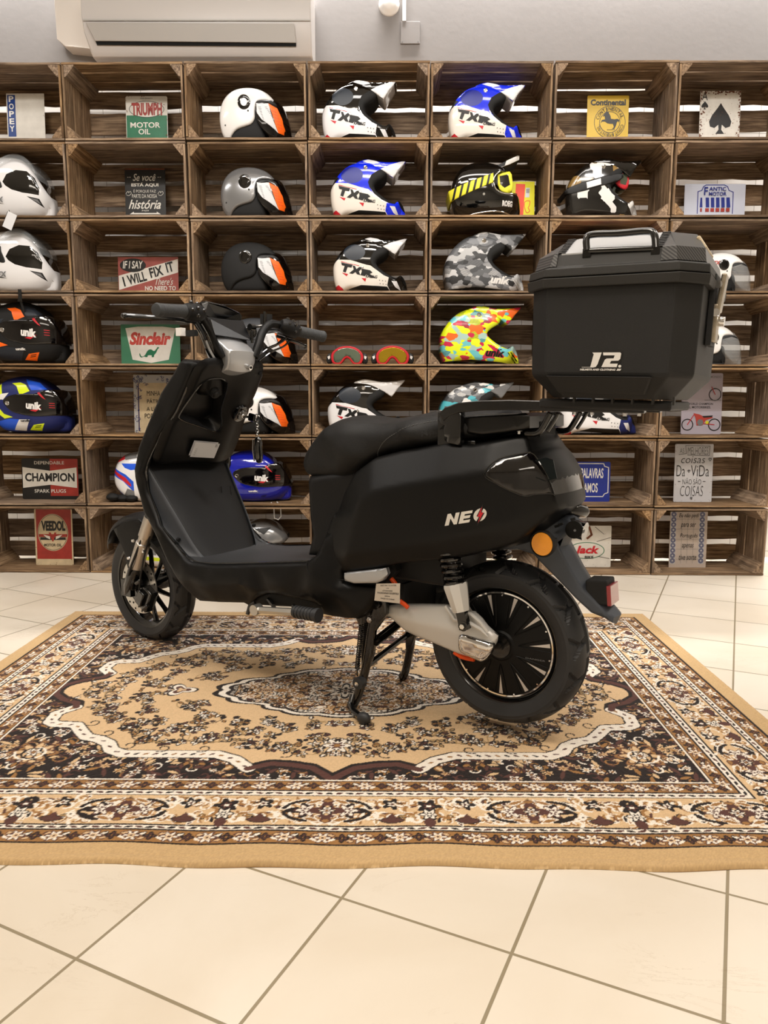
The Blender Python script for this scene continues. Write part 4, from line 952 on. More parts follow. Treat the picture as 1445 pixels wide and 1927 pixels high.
# shards: angular patchwork drawn from Voronoi cells of the helmet's own coordinates
def shard_mat(name, cols, scale=26, rough=.3, coat=.6, stretch=(1.0, 1.0, 1.7), rot=.5, seed=0.0, black=.0):
    m = bpy.data.materials.new(name); m.use_nodes = True; t = NT(m); b = t.n['Principled BSDF']
    mp = t.add('ShaderNodeMapping'); mp.inputs['Scale'].default_value = stretch; mp.inputs['Rotation'].default_value = (0, rot, 0); mp.inputs['Location'].default_value = (seed, seed, seed)
    t.link(coord(t), mp.inputs['Vector']); sx = t.add('ShaderNodeSeparateXYZ'); t.link(mp.outputs[0], sx.inputs[0]); cb = t.add('ShaderNodeCombineXYZ'); t.link(sx.outputs[0], cb.inputs[0]); t.link(sx.outputs[2], cb.inputs[1])
    vo = t.add('ShaderNodeTexVoronoi'); vo.distance = 'MANHATTAN'; vo.inputs['Scale'].default_value = scale; t.link(cb.outputs[0], vo.inputs['Vector'])
    sc_ = t.add('ShaderNodeSeparateColor'); t.link(vo.outputs['Color'], sc_.inputs[0])
    rp = t.add('ShaderNodeValToRGB'); rp.color_ramp.interpolation = 'CONSTANT'; e = rp.color_ramp.elements
    e[0].position = 0; e[0].color = (*lin(cols[0]), 1); e[1].position = 1/len(cols); e[1].color = (*lin(cols[1]), 1)
    for i, c in enumerate(cols[2:]): k = e.new((i+2)/len(cols)); k.color = (*lin(c), 1)
    t.link(sc_.outputs[0], rp.inputs[0])
    # hatch marks inside some of the cells
    wv = t.add('ShaderNodeTexWave'); wv.inputs['Scale'].default_value = 90; wv.bands_direction = 'DIAGONAL'; t.link(mp.outputs[0], wv.inputs['Vector'])
    gt = t.add('ShaderNodeMath'); gt.operation = 'GREATER_THAN'; gt.inputs[1].default_value = .6; t.link(wv.outputs['Fac'], gt.inputs[0])
    g2 = t.add('ShaderNodeMath'); g2.operation = 'GREATER_THAN'; g2.inputs[1].default_value = .84; t.link(sc_.outputs[1], g2.inputs[0])
    mu = t.add('ShaderNodeMath'); mu.operation = 'MULTIPLY'; t.link(gt.outputs[0], mu.inputs[0]); t.link(g2.outputs[0], mu.inputs[1])
    mx = t.add('ShaderNodeMix'); mx.data_type = 'RGBA'; t.link(mu.outputs[0], mx.inputs['Factor']); t.link(rp.outputs[0], mx.inputs[6]); mx.inputs[7].default_value = (.02, .02, .02, 1)
    t.link(mx.outputs[2], b.inputs['Base Color']); b.inputs['Roughness'].default_value = rough; b.inputs['Coat Weight'].default_value = coat; b.inputs['Coat Roughness'].default_value = .08
    return m
M['neon_shards'] = shard_mat('neon_shards', ('e2f020', 'e2f020', 'e2f020', '6cc4cc', 'c8204a', 'f26a1c', 'a8c8c0', 'e2f020', 'c8204a'), 24)
M['camo_shards'] = shard_mat('camo_shards', ('8f9092', '5f6164', 'c9c9ca', '77797d', '2c2d2f', 'b2b3b4', '46484b'), 26, .5, .1, seed=3.0)
M['teal_shards'] = shard_mat('teal_shards', ('e6e6e4', '4fb2c0', '55595e', 'e6e6e4', '2a2c2f', '4fb2c0', '8a8d90'), 24, .4, .3, seed=7.0)
M['geo_shards'] = shard_mat('geo_shards', ('0b0b0b', '0b0b0b', 'e8e6e2', '0b0b0b', '8c6f3e', '0b0b0b', 'e8e6e2'), 17, .15, 1, stretch=(1, 1, 1), rot=.8, seed=1.5)

# ---------- motocross helmets
MXO = [(872, 940), (853, 885), (847, 830), (850, 795), (866, 758), (900, 712), (950, 672), (1010, 652), (1080, 648), (1130, 664), (1160, 690), (1166, 716), (1148, 738), (1116, 757), (1096, 778), (1104, 800), (1128, 820), (1156, 838), (1186, 852), (1212, 858), (1236, 843), (1256, 855), (1270, 885), (1279, 925), (1272, 942), (1180, 944), (1060, 932), (950, 925), (905, 942)]
PORT = [(1168, 640), (1180, 700), (1160, 745), (1118, 775), (1122, 800), (1160, 832), (1215, 852), (1215, 866), (1180, 866), (1140, 852), (1096, 822), (1070, 790), (1062, 764), (1080, 726), (1120, 700), (1150, 690)]
PEAK = [(992, 662), (1030, 644), (1062, 640), (1100, 647), (1150, 655), (1215, 652), (1268, 643), (1274, 648), (1258, 668), (1236, 692), (1208, 730), (1196, 732), (1160, 708), (1128, 697), (1085, 698), (1040, 688)]
UNDER = [(1128, 694), (1190, 668), (1275, 640), (1258, 668), (1236, 692), (1206, 735), (1160, 709)]
def mx_helmet(col, row, X, label, top, low, chin, peak, under, style='txr', group=None, **kw):
    h = Helm('motocross_helmet', col, row, X[0][0], X[1][0], 847, 1278, 943, label, group, Y=3.785, zv=cell(col, row)+.5*(X[0][1]-cell(col, row)), top=642, **kw)
    W = ell(1010, 815, 250, 205, 118, 34, 2.6)
    mats = [low, top, 'matte_black', chin, 'black', 'red', 'carbon_blue' if top == 'blue_gloss' else 'carbon_grey', 'white_gloss']
    reg = []
    if style == 'txr':
        reg = [([(840, 792), (868, 766), (950, 770), (1040, 796), (1064, 800), (1096, 822), (1140, 852), (1300, 860), (1300, 600), (840, 600)], 1),
               (circ(972, 727, 62, 20, 44), 6), ([(840, 800), (900, 744), (880, 730), (840, 770)], 4),
               ([(1168, 862), (1300, 830), (1300, 950), (1185, 950), (1160, 905)], 3), ([(1184, 880), (1214, 880), (1240, 928), (1206, 912)], 7),
               (PORT, 2), ([(940, 925), (1010, 906), (1160, 912), (1185, 950), (940, 950)], 4), ([(840, 925), (880, 905), (905, 925), (915, 950), (840, 950)], 5),
               ([(1225, 838), (1262, 850), (1282, 900), (1262, 895), (1240, 868)], 4)]
    else:
        reg = [(PORT, 2 if style != 'neon' else 0), ([(860, 930), (1010, 918), (1180, 932), (1280, 950), (860, 950)], 4)]
    rim = lambda m: 2 if (1060 < m[0] < 1225 and 668 < m[1] < 862) or m[1] > 930 else (1 if (m[1] < 790 and style == 'txr') else (3 if (m[0] > 1165 and style == 'txr') else 0))
    sh = h.vol('shell', MXO, W, mats, reg, rim, edge=26)
    if style == 'txr':
        mb = MB()
        h.text(mb, 'TXR', (892, 796, 1052, 858), 0, rot=-.12, shear=-.25, bold=.06) if False else None
        for pl, m in (([(896, 782), (962, 796), (956, 812), (934, 808), (922, 838), (906, 832), (916, 802), (900, 798)], 0), ([(962, 800), (976, 803), (984, 820), (1000, 808), (1020, 812), (998, 832), (1006, 852), (988, 848), (978, 836), (962, 846), (942, 842), (968, 822)], 0), ([(1012, 816), (1062, 826), (1076, 838), (1060, 846), (1096, 868), (1068, 866), (1040, 848), (1032, 858), (1006, 852), (1014, 834)], 0), ([(900, 838), (936, 846), (928, 858)], 1), ([(1012, 868), (1040, 870), (1034, 888)], 1), ([(896, 776), (1000, 800), (998, 803), (896, 780)], 1)):
            h.patch(mb, pl, m)
        h.text(mb, 'RACING', (1036, 852, 1104, 868), 0, shear=.2, bold=.03, rot=.06)
        for i in range(4):
            for j in range(2): h.patch(mb, circ(1116+i*17+j*3, 879+j*18+i*2, 2.6, 6), 0)
        mb.build('racing_graphics', ['black', 'red'], sh, smooth=0, fix=False)
    elif style != 'geo':
        mb = MB(); h.text(mb, 'unik', (1086, 862, 1190, 904), 0, shear=.25, bold=.05, rot=.05)
        h.patch(mb, [(1205, 880), (1212, 880), (1262, 935), (1254, 935)], 0); h.patch(mb, [(1222, 878), (1229, 878), (1268, 922), (1262, 925)], 0)
        mb.build('lettering', ['white' if style == 'camo' else 'black'], sh, smooth=0, fix=False)
    h.disc('visor_screw', 1048, 688, 12, 'chrome', .005)
    if style == 'txr': h.disc('strap_rivet', 1017, 812, 8, 'chrome', .003)
    Wp = ell(1100, 700, 240, 120, 96, 52, 2.2)
    pk = h.vol('peak', PEAK, Wp, [peak, under, 'white_gloss', 'black'], [(UNDER, 1)]+([([(1030, 650), (1062, 642), (1106, 650), (1130, 662), (1090, 668), (1060, 660)], 2)] if style == 'txr' else []), lambda m: 1 if (m[0] > 1150 and m[1] > 656) else 0, edge=6)
    # padding inside the eye port and the strap below
    h.vol('padding', [(1050, 770), (1075, 725), (1120, 700), (1150, 700), (1162, 716), (1146, 742), (1112, 762), (1094, 782), (1108, 806), (1140, 832), (1130, 850), (1080, 820)], ell(1100, 770, 140, 140, 92, 60), ['matte_black'], edge=14)
    if style in ('txr', 'camo'):
        mb = MB(); P = h.q([(960, 938), (930, 943), (890, 944), (865, 942)]); mb.tube([(x, -.06, max(z, .004)) for x, z in P], .0035); mb.build('chin_strap', 'black', h.root)
    return h
GM = 'motocross helmets on the crate shelves'
mx_helmet(3, 0, [(-0.3272,2.1267),(0.0239,2.1262)], 'black topped white motocross helmet with white peak, in the top row', 'gloss_black', 'white_gloss', 'gloss_black', 'gloss_black', 'white_gloss', group=GM, rz=-.06)
mx_helmet(3, 1, [(-0.2929,1.756),(0.0688,1.7558)], 'blue topped white motocross helmet in the second row, below the black topped one', 'blue_gloss', 'cream_gloss', 'blue_gloss', 'blue_gloss', 'white_gloss', group=GM)
mx_helmet(3, 2, [(-0.2832,1.391),(0.0788,1.3912)], 'black topped white motocross helmet in the third row', 'gloss_black', 'cream_gloss', 'gloss_black', 'gloss_black', 'white_gloss', group=GM)
mx_helmet(3, 4, [(-0.3158,0.6772),(0.0701,0.6781)], 'glossy black motocross helmet with white peak just above the scooter seat', 'gloss_black', 'white_gloss', 'gloss_black', 'white_gloss', 'white_gloss', group=GM)
mx_helmet(4, 0, [(0.2649,2.0858),(0.6281,2.0853)], 'blue topped white motocross helmet in the top row', 'blue_gloss', 'cream_gloss', 'blue_gloss', 'blue_gloss', 'white_gloss', group=GM)
mx_helmet(4, 2, [(0.257,1.3913),(0.6514,1.3914)], 'grey camouflage motocross helmet lettered unik', 'camo_shards', 'camo_shards', 'camo_shards', 'camo_shards', 'camo_shards', 'camo', group=GM)
mx_helmet(4, 3, [(0.2384,1.031),(0.6361,1.0315)], 'neon yellow motocross helmet with red and turquoise shards', 'neon_shards', 'neon_shards', 'neon_shards', 'neon_shards', 'neon_shards', 'neon', group=GM)
mx_helmet(4, 4, [(0.2402,0.6785),(0.6118,0.6793)], 'teal, white and grey patterned motocross helmet just above the rack', 'teal_shards', 'teal_shards', 'teal_shards', 'teal_shards', 'grey', 'camo', group=GM)
h = mx_helmet(5, 1, [(0.8303,1.7675),(1.1897,1.7673)], 'black motocross helmet with white triangles, gold flecks and red-framed goggles', 'geo_shards', 'geo_shards', 'gloss_black', 'gloss_black', 'gloss_black', 'geo', group=GM)
h.vol('goggles', [(1128, 712), (1172, 702), (1200, 716), (1206, 760), (1190, 792), (1150, 780), (1124, 750)], const(70), ['red', 'mirror_green', 'black'], [([(1150, 716), (1186, 714), (1196, 745), (1186, 772), (1156, 764)], 1)], 1, edge=8)
h.vol('goggle_strap', [(860, 790), (1130, 722), (1136, 758), (870, 826)], ell(1010, 815, 250, 205, 122, 34, 2.6), ['black', 'white'], [([(950, 770), (1030, 750), (1034, 780), (955, 800)], 1)], 0, edge=4)
mx_helmet(5, 4, [(0.8377,0.7133),(1.2361,0.7142)], 'white motocross helmet with red and blue stripes under the scooter rack', 'silver_gloss', 'white_gloss', 'navy', 'red', 'white_gloss', group=GM)

# ---------- open-face helmets
JET = [(262, 502), (238, 470), (226, 430), (222, 390), (228, 345), (245, 305), (275, 270), (320, 246), (380, 238), (440, 245), (490, 265), (525, 292), (540, 314), (500, 308), (455, 314), (438, 335), (431, 370), (430, 400), (408, 427), (365, 440), (325, 452), (296, 474), (278, 500)]
VIS = [(436, 336), (450, 316), (500, 310), (540, 312), (568, 345), (588, 395), (600, 450), (603, 492), (588, 503), (540, 492), (500, 474), (462, 440), (440, 400)]
def jet_helmet(col, row, X, label, shell, group, sticker=True, Y=3.785, rz=0.0, tint='smoke_lens', **kw):
    h = Helm('open_face_helmet', col, row, X[0][0], X[1][0], 222, 603, 506, label, group, Y=Y, rz=rz, zv=X[0][1], top=238, **kw)
    W = ell(385, 395, 205, 175, 128, 10, 2.3)
    h.vol('liner', [(262, 502), (285, 470), (325, 440), (430, 380), (466, 392), (478, 440), (484, 480), (470, 503), (380, 506)], ell(380, 420, 190, 170, 112, 20, 2.3), ['matte_black'], edge=22, crown=.0)
    sh = h.vol('shell', JET, W, [shell, 'black'], [], lambda m: 1 if (m[0] > 275 and m[1] > 318 and not (m[0] < 262)) else 0, edge=12)
    mb = MB(); h.patch(mb, circ(260, 430, 4, 8), 0); h.patch(mb, circ(395, 368, 5, 8), 0); mb.build('rivets', ['black'], sh, smooth=0, fix=False)
    h.disc('visor_pivot', 372, 327, 37, 'gloss_black', .008)
    Wv = ell(385, 395, 232, 190, 133, 30, 2.3)
    vs = h.vol('visor', VIS, Wv, [tint, 'black'], [([(432, 340), (500, 322), (560, 336), (580, 362), (545, 322), (500, 306), (440, 312)], 1)], 0, edge=9, crown=.02)
    if sticker:
        mb = MB(); h.patch(mb, [(441, 332), (508, 330), (558, 462), (470, 408), (446, 380)], 0, .0012); h.patch(mb, [(508, 330), (556, 348), (580, 392), (594, 440), (597, 476), (558, 462)], 1, .0012)
        for i in range(9): h.patch(mb, [(452+i*3, 350+i*7), (502+i*5, 348+i*7), (503+i*5, 350.5+i*7), (453+i*3, 352.5+i*7)], 2, .0018)
        for i in range(6): h.patch(mb, [(524+i*7, 362+i*15), (552+i*6, 368+i*14), (553+i*6, 371+i*14), (525+i*7, 365+i*15)], 3, .0018)
        mb.build('warning_sticker', ['paper', 'orange', 'grey', 'box_orange'], vs, smooth=0, fix=False)
    else:
        mb = MB(); h.text(mb, 'TX', (300, 300, 345, 325), 0, shear=.3, bold=.05); mb.build('lettering', ['sign_red'], sh, smooth=0, fix=False)
    mb = MB(); P = h.q([(440, 470), (462, 500), (400, 506), (330, 506), (240, 504)]); mb.tube([(x, -.075, max(z, .005)) for x, z in P], .004); mb.build('chin_strap', 'black', h.root)
    return h
GJ = 'open-face helmets on the crate shelves'
jet_helmet(2, 0, [(-0.8132,2.0991),(-0.4985,2.0987)], 'glossy white open-face helmet with orange visor sticker in the top row', 'white', GJ)
jet_helmet(2, 1, [(-0.8191,1.7441),(-0.5022,1.7439)], 'silver open-face helmet with orange visor sticker in the second row', 'silver_gloss', GJ)
jet_helmet(2, 2, [(-0.8272,1.3958),(-0.5032,1.396)], 'matte black open-face helmet with orange visor sticker in the third row', 'matte_black', GJ)
jet_helmet(2, 3, [(-0.8093,1.0373),(-0.4884,1.0378)], 'matte grey open-face helmet behind the right handlebar grip', 'grey_matte', GJ)
jet_helmet(2, 4, [(-0.8379,0.7026),(-0.5072,0.7033)], 'white open-face helmet with orange visor sticker beside the ignition key', 'white', GJ)
jet_helmet(6, 2, [(1.4965,1.3993),(1.7476,1.3994)], 'white open-face helmet with clear visor behind the case latch', 'white', GJ, sticker=False, tint='glass_clear')
jet_helmet(6, 3, [(1.4619,1.0506),(1.727,1.0509)], 'white open-face helmet with clear visor, lower one behind the case', 'white', GJ, sticker=False, tint='glass_clear')

# ---------- full-face helmets
FF = [(20, 1492), (-18, 1440), (-38, 1370), (-32, 1290), (5, 1215), (60, 1170), (130, 1150), (210, 1152), (285, 1182), (345, 1232), (388, 1292), (425, 1350), (456, 1400), (462, 1450), (452, 1500), (400, 1514), (300, 1514), (200, 1520), (100, 1512)]
EYE = [(60, 1308), (100, 1276), (180, 1262), (270, 1262), (330, 1240), (400, 1250), (470, 1390), (440, 1402), (380, 1402), (260, 1405), (140, 1384), (85, 1350)]
def ff_helmet(col, row, X, label, shell, c2, c3, style, group, Y=3.79, **kw):
    h = Helm('full_face_helmet', col, row, X[0][0], X[1][0], -40, 462, 1518, label, group, Y=Y, zv=X[0][1], top=1150, **kw)
    W = ell(170, 1345, 300, 200, 155, 50, 2.5)
    if style == 'white':
        mats = [shell, 'gloss_black', 'black', 'grey']
        reg = [([(172, 1318), (200, 1275), (262, 1250), (330, 1254), (376, 1290), (402, 1345), (396, 1386), (300, 1378), (230, 1362), (190, 1340)], 1), ([(90, 1425), (170, 1442), (90, 1436)], 2), ([(322, 1396), (396, 1406), (416, 1452)], 2), ([(338, 1404), (386, 1411), (402, 1436)], 3)]
        rim = lambda m: 1 if (m[0] > 340 and 1250 < m[1] < 1386) else (2 if m[1] > 1505 else 0)
    else:
        mats = [shell, c2, c3, 'black', 'white']
        reg = [([(-60, 1235), (40, 1200), (60, 1290), (0, 1320), (60, 1390), (120, 1410), (60, 1420), (-60, 1330)], 1), ([(115, 1195), (170, 1190), (210, 1205), (240, 1245), (175, 1270), (150, 1215)], 1), ([(200, 1170), (290, 1190), (345, 1235), (250, 1240), (215, 1190)], 2), ([(50, 1262), (100, 1256), (60, 1300), (-10, 1290)], 4 if shell == 'navy' else 2), ([(95, 1420), (160, 1425), (130, 1500), (20, 1495), (0, 1440)], 2),
               ([(160, 1425), (230, 1425), (190, 1500), (110, 1495)], 4 if shell == 'navy' else 2), ([(250, 1460), (320, 1450), (290, 1500), (215, 1495)], 1), ([(262, 1466), (300, 1461), (296, 1466), (258, 1471)], 3), ([(256, 1476), (294, 1471), (290, 1476), (252, 1481)], 3)]
        rim = lambda m: 3 if m[1] > 1505 else 0
    sh = h.vol('shell', FF, W, mats, reg, rim, edge=26)
    Wv = ell(170, 1345, 304, 205, 160, 50, 2.5)
    if style == 'white':
        vs = h.vol('visor', [(110, 1240), (160, 1180), (230, 1150), (290, 1158), (350, 1200), (392, 1258), (400, 1300), (380, 1265), (330, 1215), (270, 1190), (210, 1200), (150, 1240), (120, 1262)], ell(170, 1330, 312, 220, 166, 60, 2.5), ['glass_clear'], (), 0, edge=5)
        mb = MB(); h.text(mb, 'TX', (112, 1404, 174, 1434), 0, shear=.2, bold=.05); mb.build('lettering', ['grey'], sh, smooth=0, fix=False)
        h.vol('vent', [(70, 1262), (135, 1254), (146, 1290), (168, 1345), (140, 1352), (90, 1330)], Wv, ['black', 'grey'], [(circ(112, 1296, 22, 12), 1)], 0, edge=4)
    else:
        vs = h.vol('visor', EYE, Wv, ['smoke_lens', 'red'], [([(275, 1245), (300, 1248), (345, 1300), (325, 1290)], 1)], 0, edge=6)
        mb = MB(); h.text(mb, 'unik', (218, 1312, 318, 1362), 0, rot=.1, bold=.05); h.patch(mb, [(240, 1368), (318, 1350), (278, 1376)], 1)
        for i in range(3): h.patch(mb, [(362, 1320+i*14), (395, 1322+i*14), (397, 1326+i*14), (364, 1324+i*14)], 1)
        mb.build('visor_sticker', ['white', 'red'], vs, smooth=0, fix=False)
        h.text(mb2 := MB(), 'unik', (172, 1425, 240, 1440), 0, bold=.05); mb2.build('lettering', ['black' if shell == 'navy' else 'white'], sh, smooth=0, fix=False)
        h.disc('visor_pivot', 92, 1322, 15, 'chrome', .006)
    return h
GF = 'full-face helmets on the left crates'
ff_helmet(0, 1, [(-1.9923,1.7642),(-1.6405,1.764)], 'plain white full-face helmet with raised clear visor, second row', 'white_gloss', 'grey', 'grey', 'white', GF)
ff_helmet(0, 2, [(-2.0041,1.4205),(-1.6472,1.4206)], 'white full-face helmet with a black price tag hanging over it, third row', 'white_gloss', 'grey', 'grey', 'white', GF)
ff_helmet(0, 3, [(-1.989,1.0771),(-1.6245,1.0776)], 'black and orange full-face helmet with dark visor', 'matte_black', 'orange', 'carbon_grey', 'mix', GF)
ff_helmet(0, 4, [(-1.9905,0.7107),(-1.6206,0.7115)], 'blue and neon yellow full-face helmet with dark visor', 'navy', 'neon', 'blue', 'mix', GF)
# blue full-face behind the leg shield
h = ff_helmet(2, 5, [(-0.8619,0.3559),(-0.5105,0.357)], 'glossy deep blue helmet with clear visor, beside the leg shield', 'navy_gloss', 'navy_gloss', 'navy_gloss', 'mix', GF)
mb = MB(); P = h.q([(330, 1514), (350, 1560), (352, 1630), (380, 1640), (400, 1620), (398, 1540), (370, 1510)]); mb.tube([(x, -.10, z) for x, z in P], .0035); mb.build('chin_strap', 'lgrey', h.root)
# white / blue / red touring helmet behind the scooter nose, turned away
h = Helm('full_face_helmet', 1, 5, *[q[0] for q in [(-1.4119,0.3542),(-1.1218,0.3551)]], 0, 107, 944, 'white, blue and red striped helmet resting beside a black cloth bag', GF, Y=3.79)
h.vol('shell', [(1, 905), (3, 880), (14, 862), (34, 853), (60, 852), (84, 862), (100, 885), (106, 915), (98, 938), (70, 944), (42, 942), (20, 932), (6, 918)], ell(55, 905, 60, 55, 40, 12, 2.4), ['white_gloss', 'blue', 'red', 'grey'],
      [([(3, 866), (20, 858), (28, 864), (8, 872)], 2), ([(20, 858), (45, 852), (50, 862), (28, 866)], 3), ([(2, 880), (30, 892), (45, 905), (45, 925), (25, 905), (4, 895)], 1), ([(3, 884), (30, 898), (40, 910), (40, 915), (22, 902), (4, 890)], 2), ([(8, 918), (28, 934), (45, 944), (30, 944), (5, 925)], 1), ([(20, 872), (50, 872), (70, 880), (40, 884), (28, 880)], 1), ([(24, 932), (32, 918), (45, 922), (45, 944), (30, 942)], 3)], 0, edge=8, step=7)
mb = MB(); rr = random.Random(2)
for q in range(9): mb.ball((-.10+.016*q, rr.uniform(-.02, .02), .016+rr.uniform(-.004, .012)), rr.uniform(.018, .028), 0, 12, (1.3, 1, .8))
o = mb.build('cloth_bag', 'matte_black'); o.location = (h.root.location.x-.055, 3.715, cell(1, 5)); tag(o, 'crumpled black cloth bag under the white, blue and red helmet', 'bag')
# helmet glimpsed through the front wheel
h = Helm('full_face_helmet', 1, 6, *[q[0] for q in [(-1.3014,0.0242),(-1.0089,0.0253)]], 0, 107, 1062, 'white helmet with neon yellow stripe seen through the front wheel', GF, Y=3.79)
h.vol('shell', [(4, 1040), (2, 1010), (18, 985), (45, 974), (72, 980), (95, 1005), (106, 1035), (100, 1058), (60, 1062), (20, 1060)], ell(55, 1020, 62, 55, 40, 12, 2.4), ['white_gloss', 'neon', 'grey', 'gloss_black'], [([(0, 1038), (107, 1044), (107, 1050), (0, 1046)], 1), ([(50, 1000), (100, 1005), (104, 1025), (60, 1022)], 3), ([(10, 1015), (40, 1022), (40, 1036), (5, 1034)], 2)], 0, edge=8, step=7)
# silver helmet behind the footboard
h = Helm('full_face_helmet', 2, 6, *[q[0] for q in [(-0.8336,0.0305),(-0.5187,0.0317)]], 430, 545, 1062, 'silver grey helmet showing above the scooter footboard', GF, Y=3.79)
h.vol('shell', [(436, 1058), (430, 1020), (444, 992), (475, 976), (505, 976), (530, 992), (541, 1004), (534, 1014), (512, 1016), (508, 1030), (530, 1036), (545, 1044), (540, 1060), (480, 1062)], ell(485, 1020, 62, 52, 42, 14, 2.4), ['silver_gloss', 'white', 'black'], [([(480, 985), (512, 984), (500, 996)], 2)], lambda m: 2 if (m[0] > 505 and 1002 < m[1] < 1040) else 0, edge=8, step=7)
# red helmet whose crown shows above the case
h = Helm('full_face_helmet', 5, 2, *[q[0] for q in [(0.8689,1.4048),(1.1806,1.4049)]], 1070, 1190, 545, 'bright red and blue helmet whose crown shows above the black case', GF, Y=3.79)
h.vol('shell', [(1076, 535), (1070, 500), (1080, 470), (1102, 451), (1130, 445), (1160, 456), (1182, 480), (1190, 510), (1186, 540), (1130, 545)], ell(1130, 500, 64, 56, 42, 12, 2.4), ['red', 'navy_gloss', 'white'], [([(1112, 444), (1140, 444), (1166, 465), (1120, 468)], 1), ([(1080, 475), (1120, 480), (1110, 500), (1076, 495)], 2)], 0, edge=8, step=7)
# round black retro helmet
X = [(0.2675,1.7363),(0.6233,1.7361)]
h = Helm('round_full_face_helmet', 4, 1, X[0][0], X[1][0], 155, 575, 962, 'glossy black round helmet with yellow striped goggle strap and chrome trim', None, Y=3.79, zv=X[0][1], top=665)
sh = h.vol('shell', [(215, 958), (180, 900), (170, 830), (185, 765), (225, 705), (290, 672), (360, 665), (430, 685), (478, 712), (488, 728), (440, 730), (415, 752), (405, 790), (425, 825), (470, 838), (540, 836), (568, 870), (572, 930), (560, 958), (470, 948), (330, 950), (260, 960)], ell(350, 815, 235, 165, 150, 50, 2.4), ['gloss_black', 'matte_black'], [], lambda m: 1 if (m[0] > 400 and 725 < m[1] < 840) else 0, edge=22)
mb = MB(); h.text(mb, 'ROEG', (456, 878, 516, 906), 0, bold=.06); h.patch(mb, circ(350, 850, 7, 8), 1); mb.build('lettering', ['white', 'brushed'], sh, smooth=0, fix=False)
mb = MB(); f = h.surf(.002); 
for pts in ([(440, 726), (412, 752), (402, 790), (424, 828), (470, 842), (540, 838)], [(205, 962), (260, 950), (330, 938), (420, 930), (500, 936), (556, 950)]): mb.tube([f(x, min(y, 955)) for x, y in smooth_poly(pts, 4, False)], .004)
mb.build('chrome_trim', 'chrome', sh)
st = h.vol('goggle_strap', [(156, 826), (400, 742), (402, 790), (168, 880)], ell(350, 815, 240, 170, 156, 50, 2.4), ['yellow', 'black'], [([(170+i*34, 900), (182+i*34, 900), (222+i*34, 720), (210+i*34, 720)], 1) for i in range(7)], 0, edge=2, n=1, step=12)
h.vol('goggles', [(385, 752), (420, 742), (496, 722), (512, 760), (516, 800), (500, 832), (462, 828), (440, 812), (430, 792), (390, 800)], const(105), ['yellow', 'black', 'smoke_lens'], [([(440, 748), (488, 738), (500, 792), (470, 808), (446, 790)], 2), ([(380, 745), (430, 742), (432, 800), (384, 800)], 1)], 2, edge=5, n=2)
h.vol('peak', [(400, 700), (470, 668), (540, 638), (551, 640), (550, 660), (500, 682), (440, 702), (412, 708)], const(90), ['white', 'black'], [([(395, 712), (405, 690), (480, 660), (470, 690)], 1)], 1, edge=3, n=1)
# yellow and red goggle box
a, b = [(0.5858,1.9249),(0.6973,1.9248)]
s = Sign('goggle_box', 4, 1, 3.74, a, b, (968, 332, 1012), 'neon yellow and red carton with goggle drawing beside the round black helmet', 'box_yellow', tilt=.10, cat='box', thick=.045)
s.root.location.y = 3.80; s.plate(.3)
p = s.part('printed_front'); p.poly([(976, 336), (994, 337), (990, 408), (973, 408)], 'box_orange').poly([(995, 344), (1003, 344), (1002, 362), (994, 362)], 'paper').line(smooth_poly([(994, 370), (1003, 369), (1002, 378), (1000, 382), (1003, 388), (997, 391), (993, 380)], 3)+[(994, 370)], 1.2, 'box_orange')
for i in range(6): p.rect(996+i*1.1, 346, 996.5+i*1.1, 354, 'sign_black')
p.text('100%', (992, 396, 1001, 406), 'sign_red', bold=.03).done()
# two pairs of goggles lying in the fourth row
def goggles(X, d0, d1, lens, label):
    h = Helm('goggles', 3, 3, X[0][0], X[1][0], d0, d1, 482, label, 'red goggles in the fourth row', Y=3.76, cat='goggles')
    m_ = (d0+d1)/2; w_ = (d1-d0)
    G = lambda a: [(m_+x*w_/220, y) for x, y in a]
    fr = [(-104, 425), (-88, 398), (-50, 374), (0, 366), (50, 374), (88, 398), (106, 430), (96, 470), (70, 482), (40, 478), (18, 452), (0, 440), (-18, 452), (-40, 478), (-72, 482), (-98, 466)]
    ln = [(-88, 428), (-74, 402), (-40, 384), (0, 378), (40, 384), (74, 402), (90, 430), (82, 462), (64, 470), (44, 466), (24, 440), (0, 428), (-24, 440), (-44, 466), (-68, 470), (-84, 460)]
    h.vol('frame', G(fr), const(24), ['red'], [], 0, edge=5, step=9, n=2)
    h.vol('lens', G(ln), const(25.5), [lens], [], 0, edge=2, step=9, n=2)
    for sg in (-1, 1): h.vol('strap', G([(sg*100, 412), (sg*128, 420), (sg*135, 455), (sg*122, 478), (sg*98, 470)]), const(12), ['black', 'white'], [(G([(sg*112, 425), (sg*128, 432), (sg*120, 450), (sg*110, 440)]), 1)], 0, edge=4, step=12, n=2)
goggles([(-0.3037,1.0539),(-0.135,1.0541)], 132, 346, 'mirror_green', 'red framed goggles with grey mirror lens, left of two pairs')
goggles([(-0.0806,1.0542),(0.0931,1.0544)], 408, 624, 'mirror_gold', 'red framed goggles with gold mirror lens, right of two pairs')
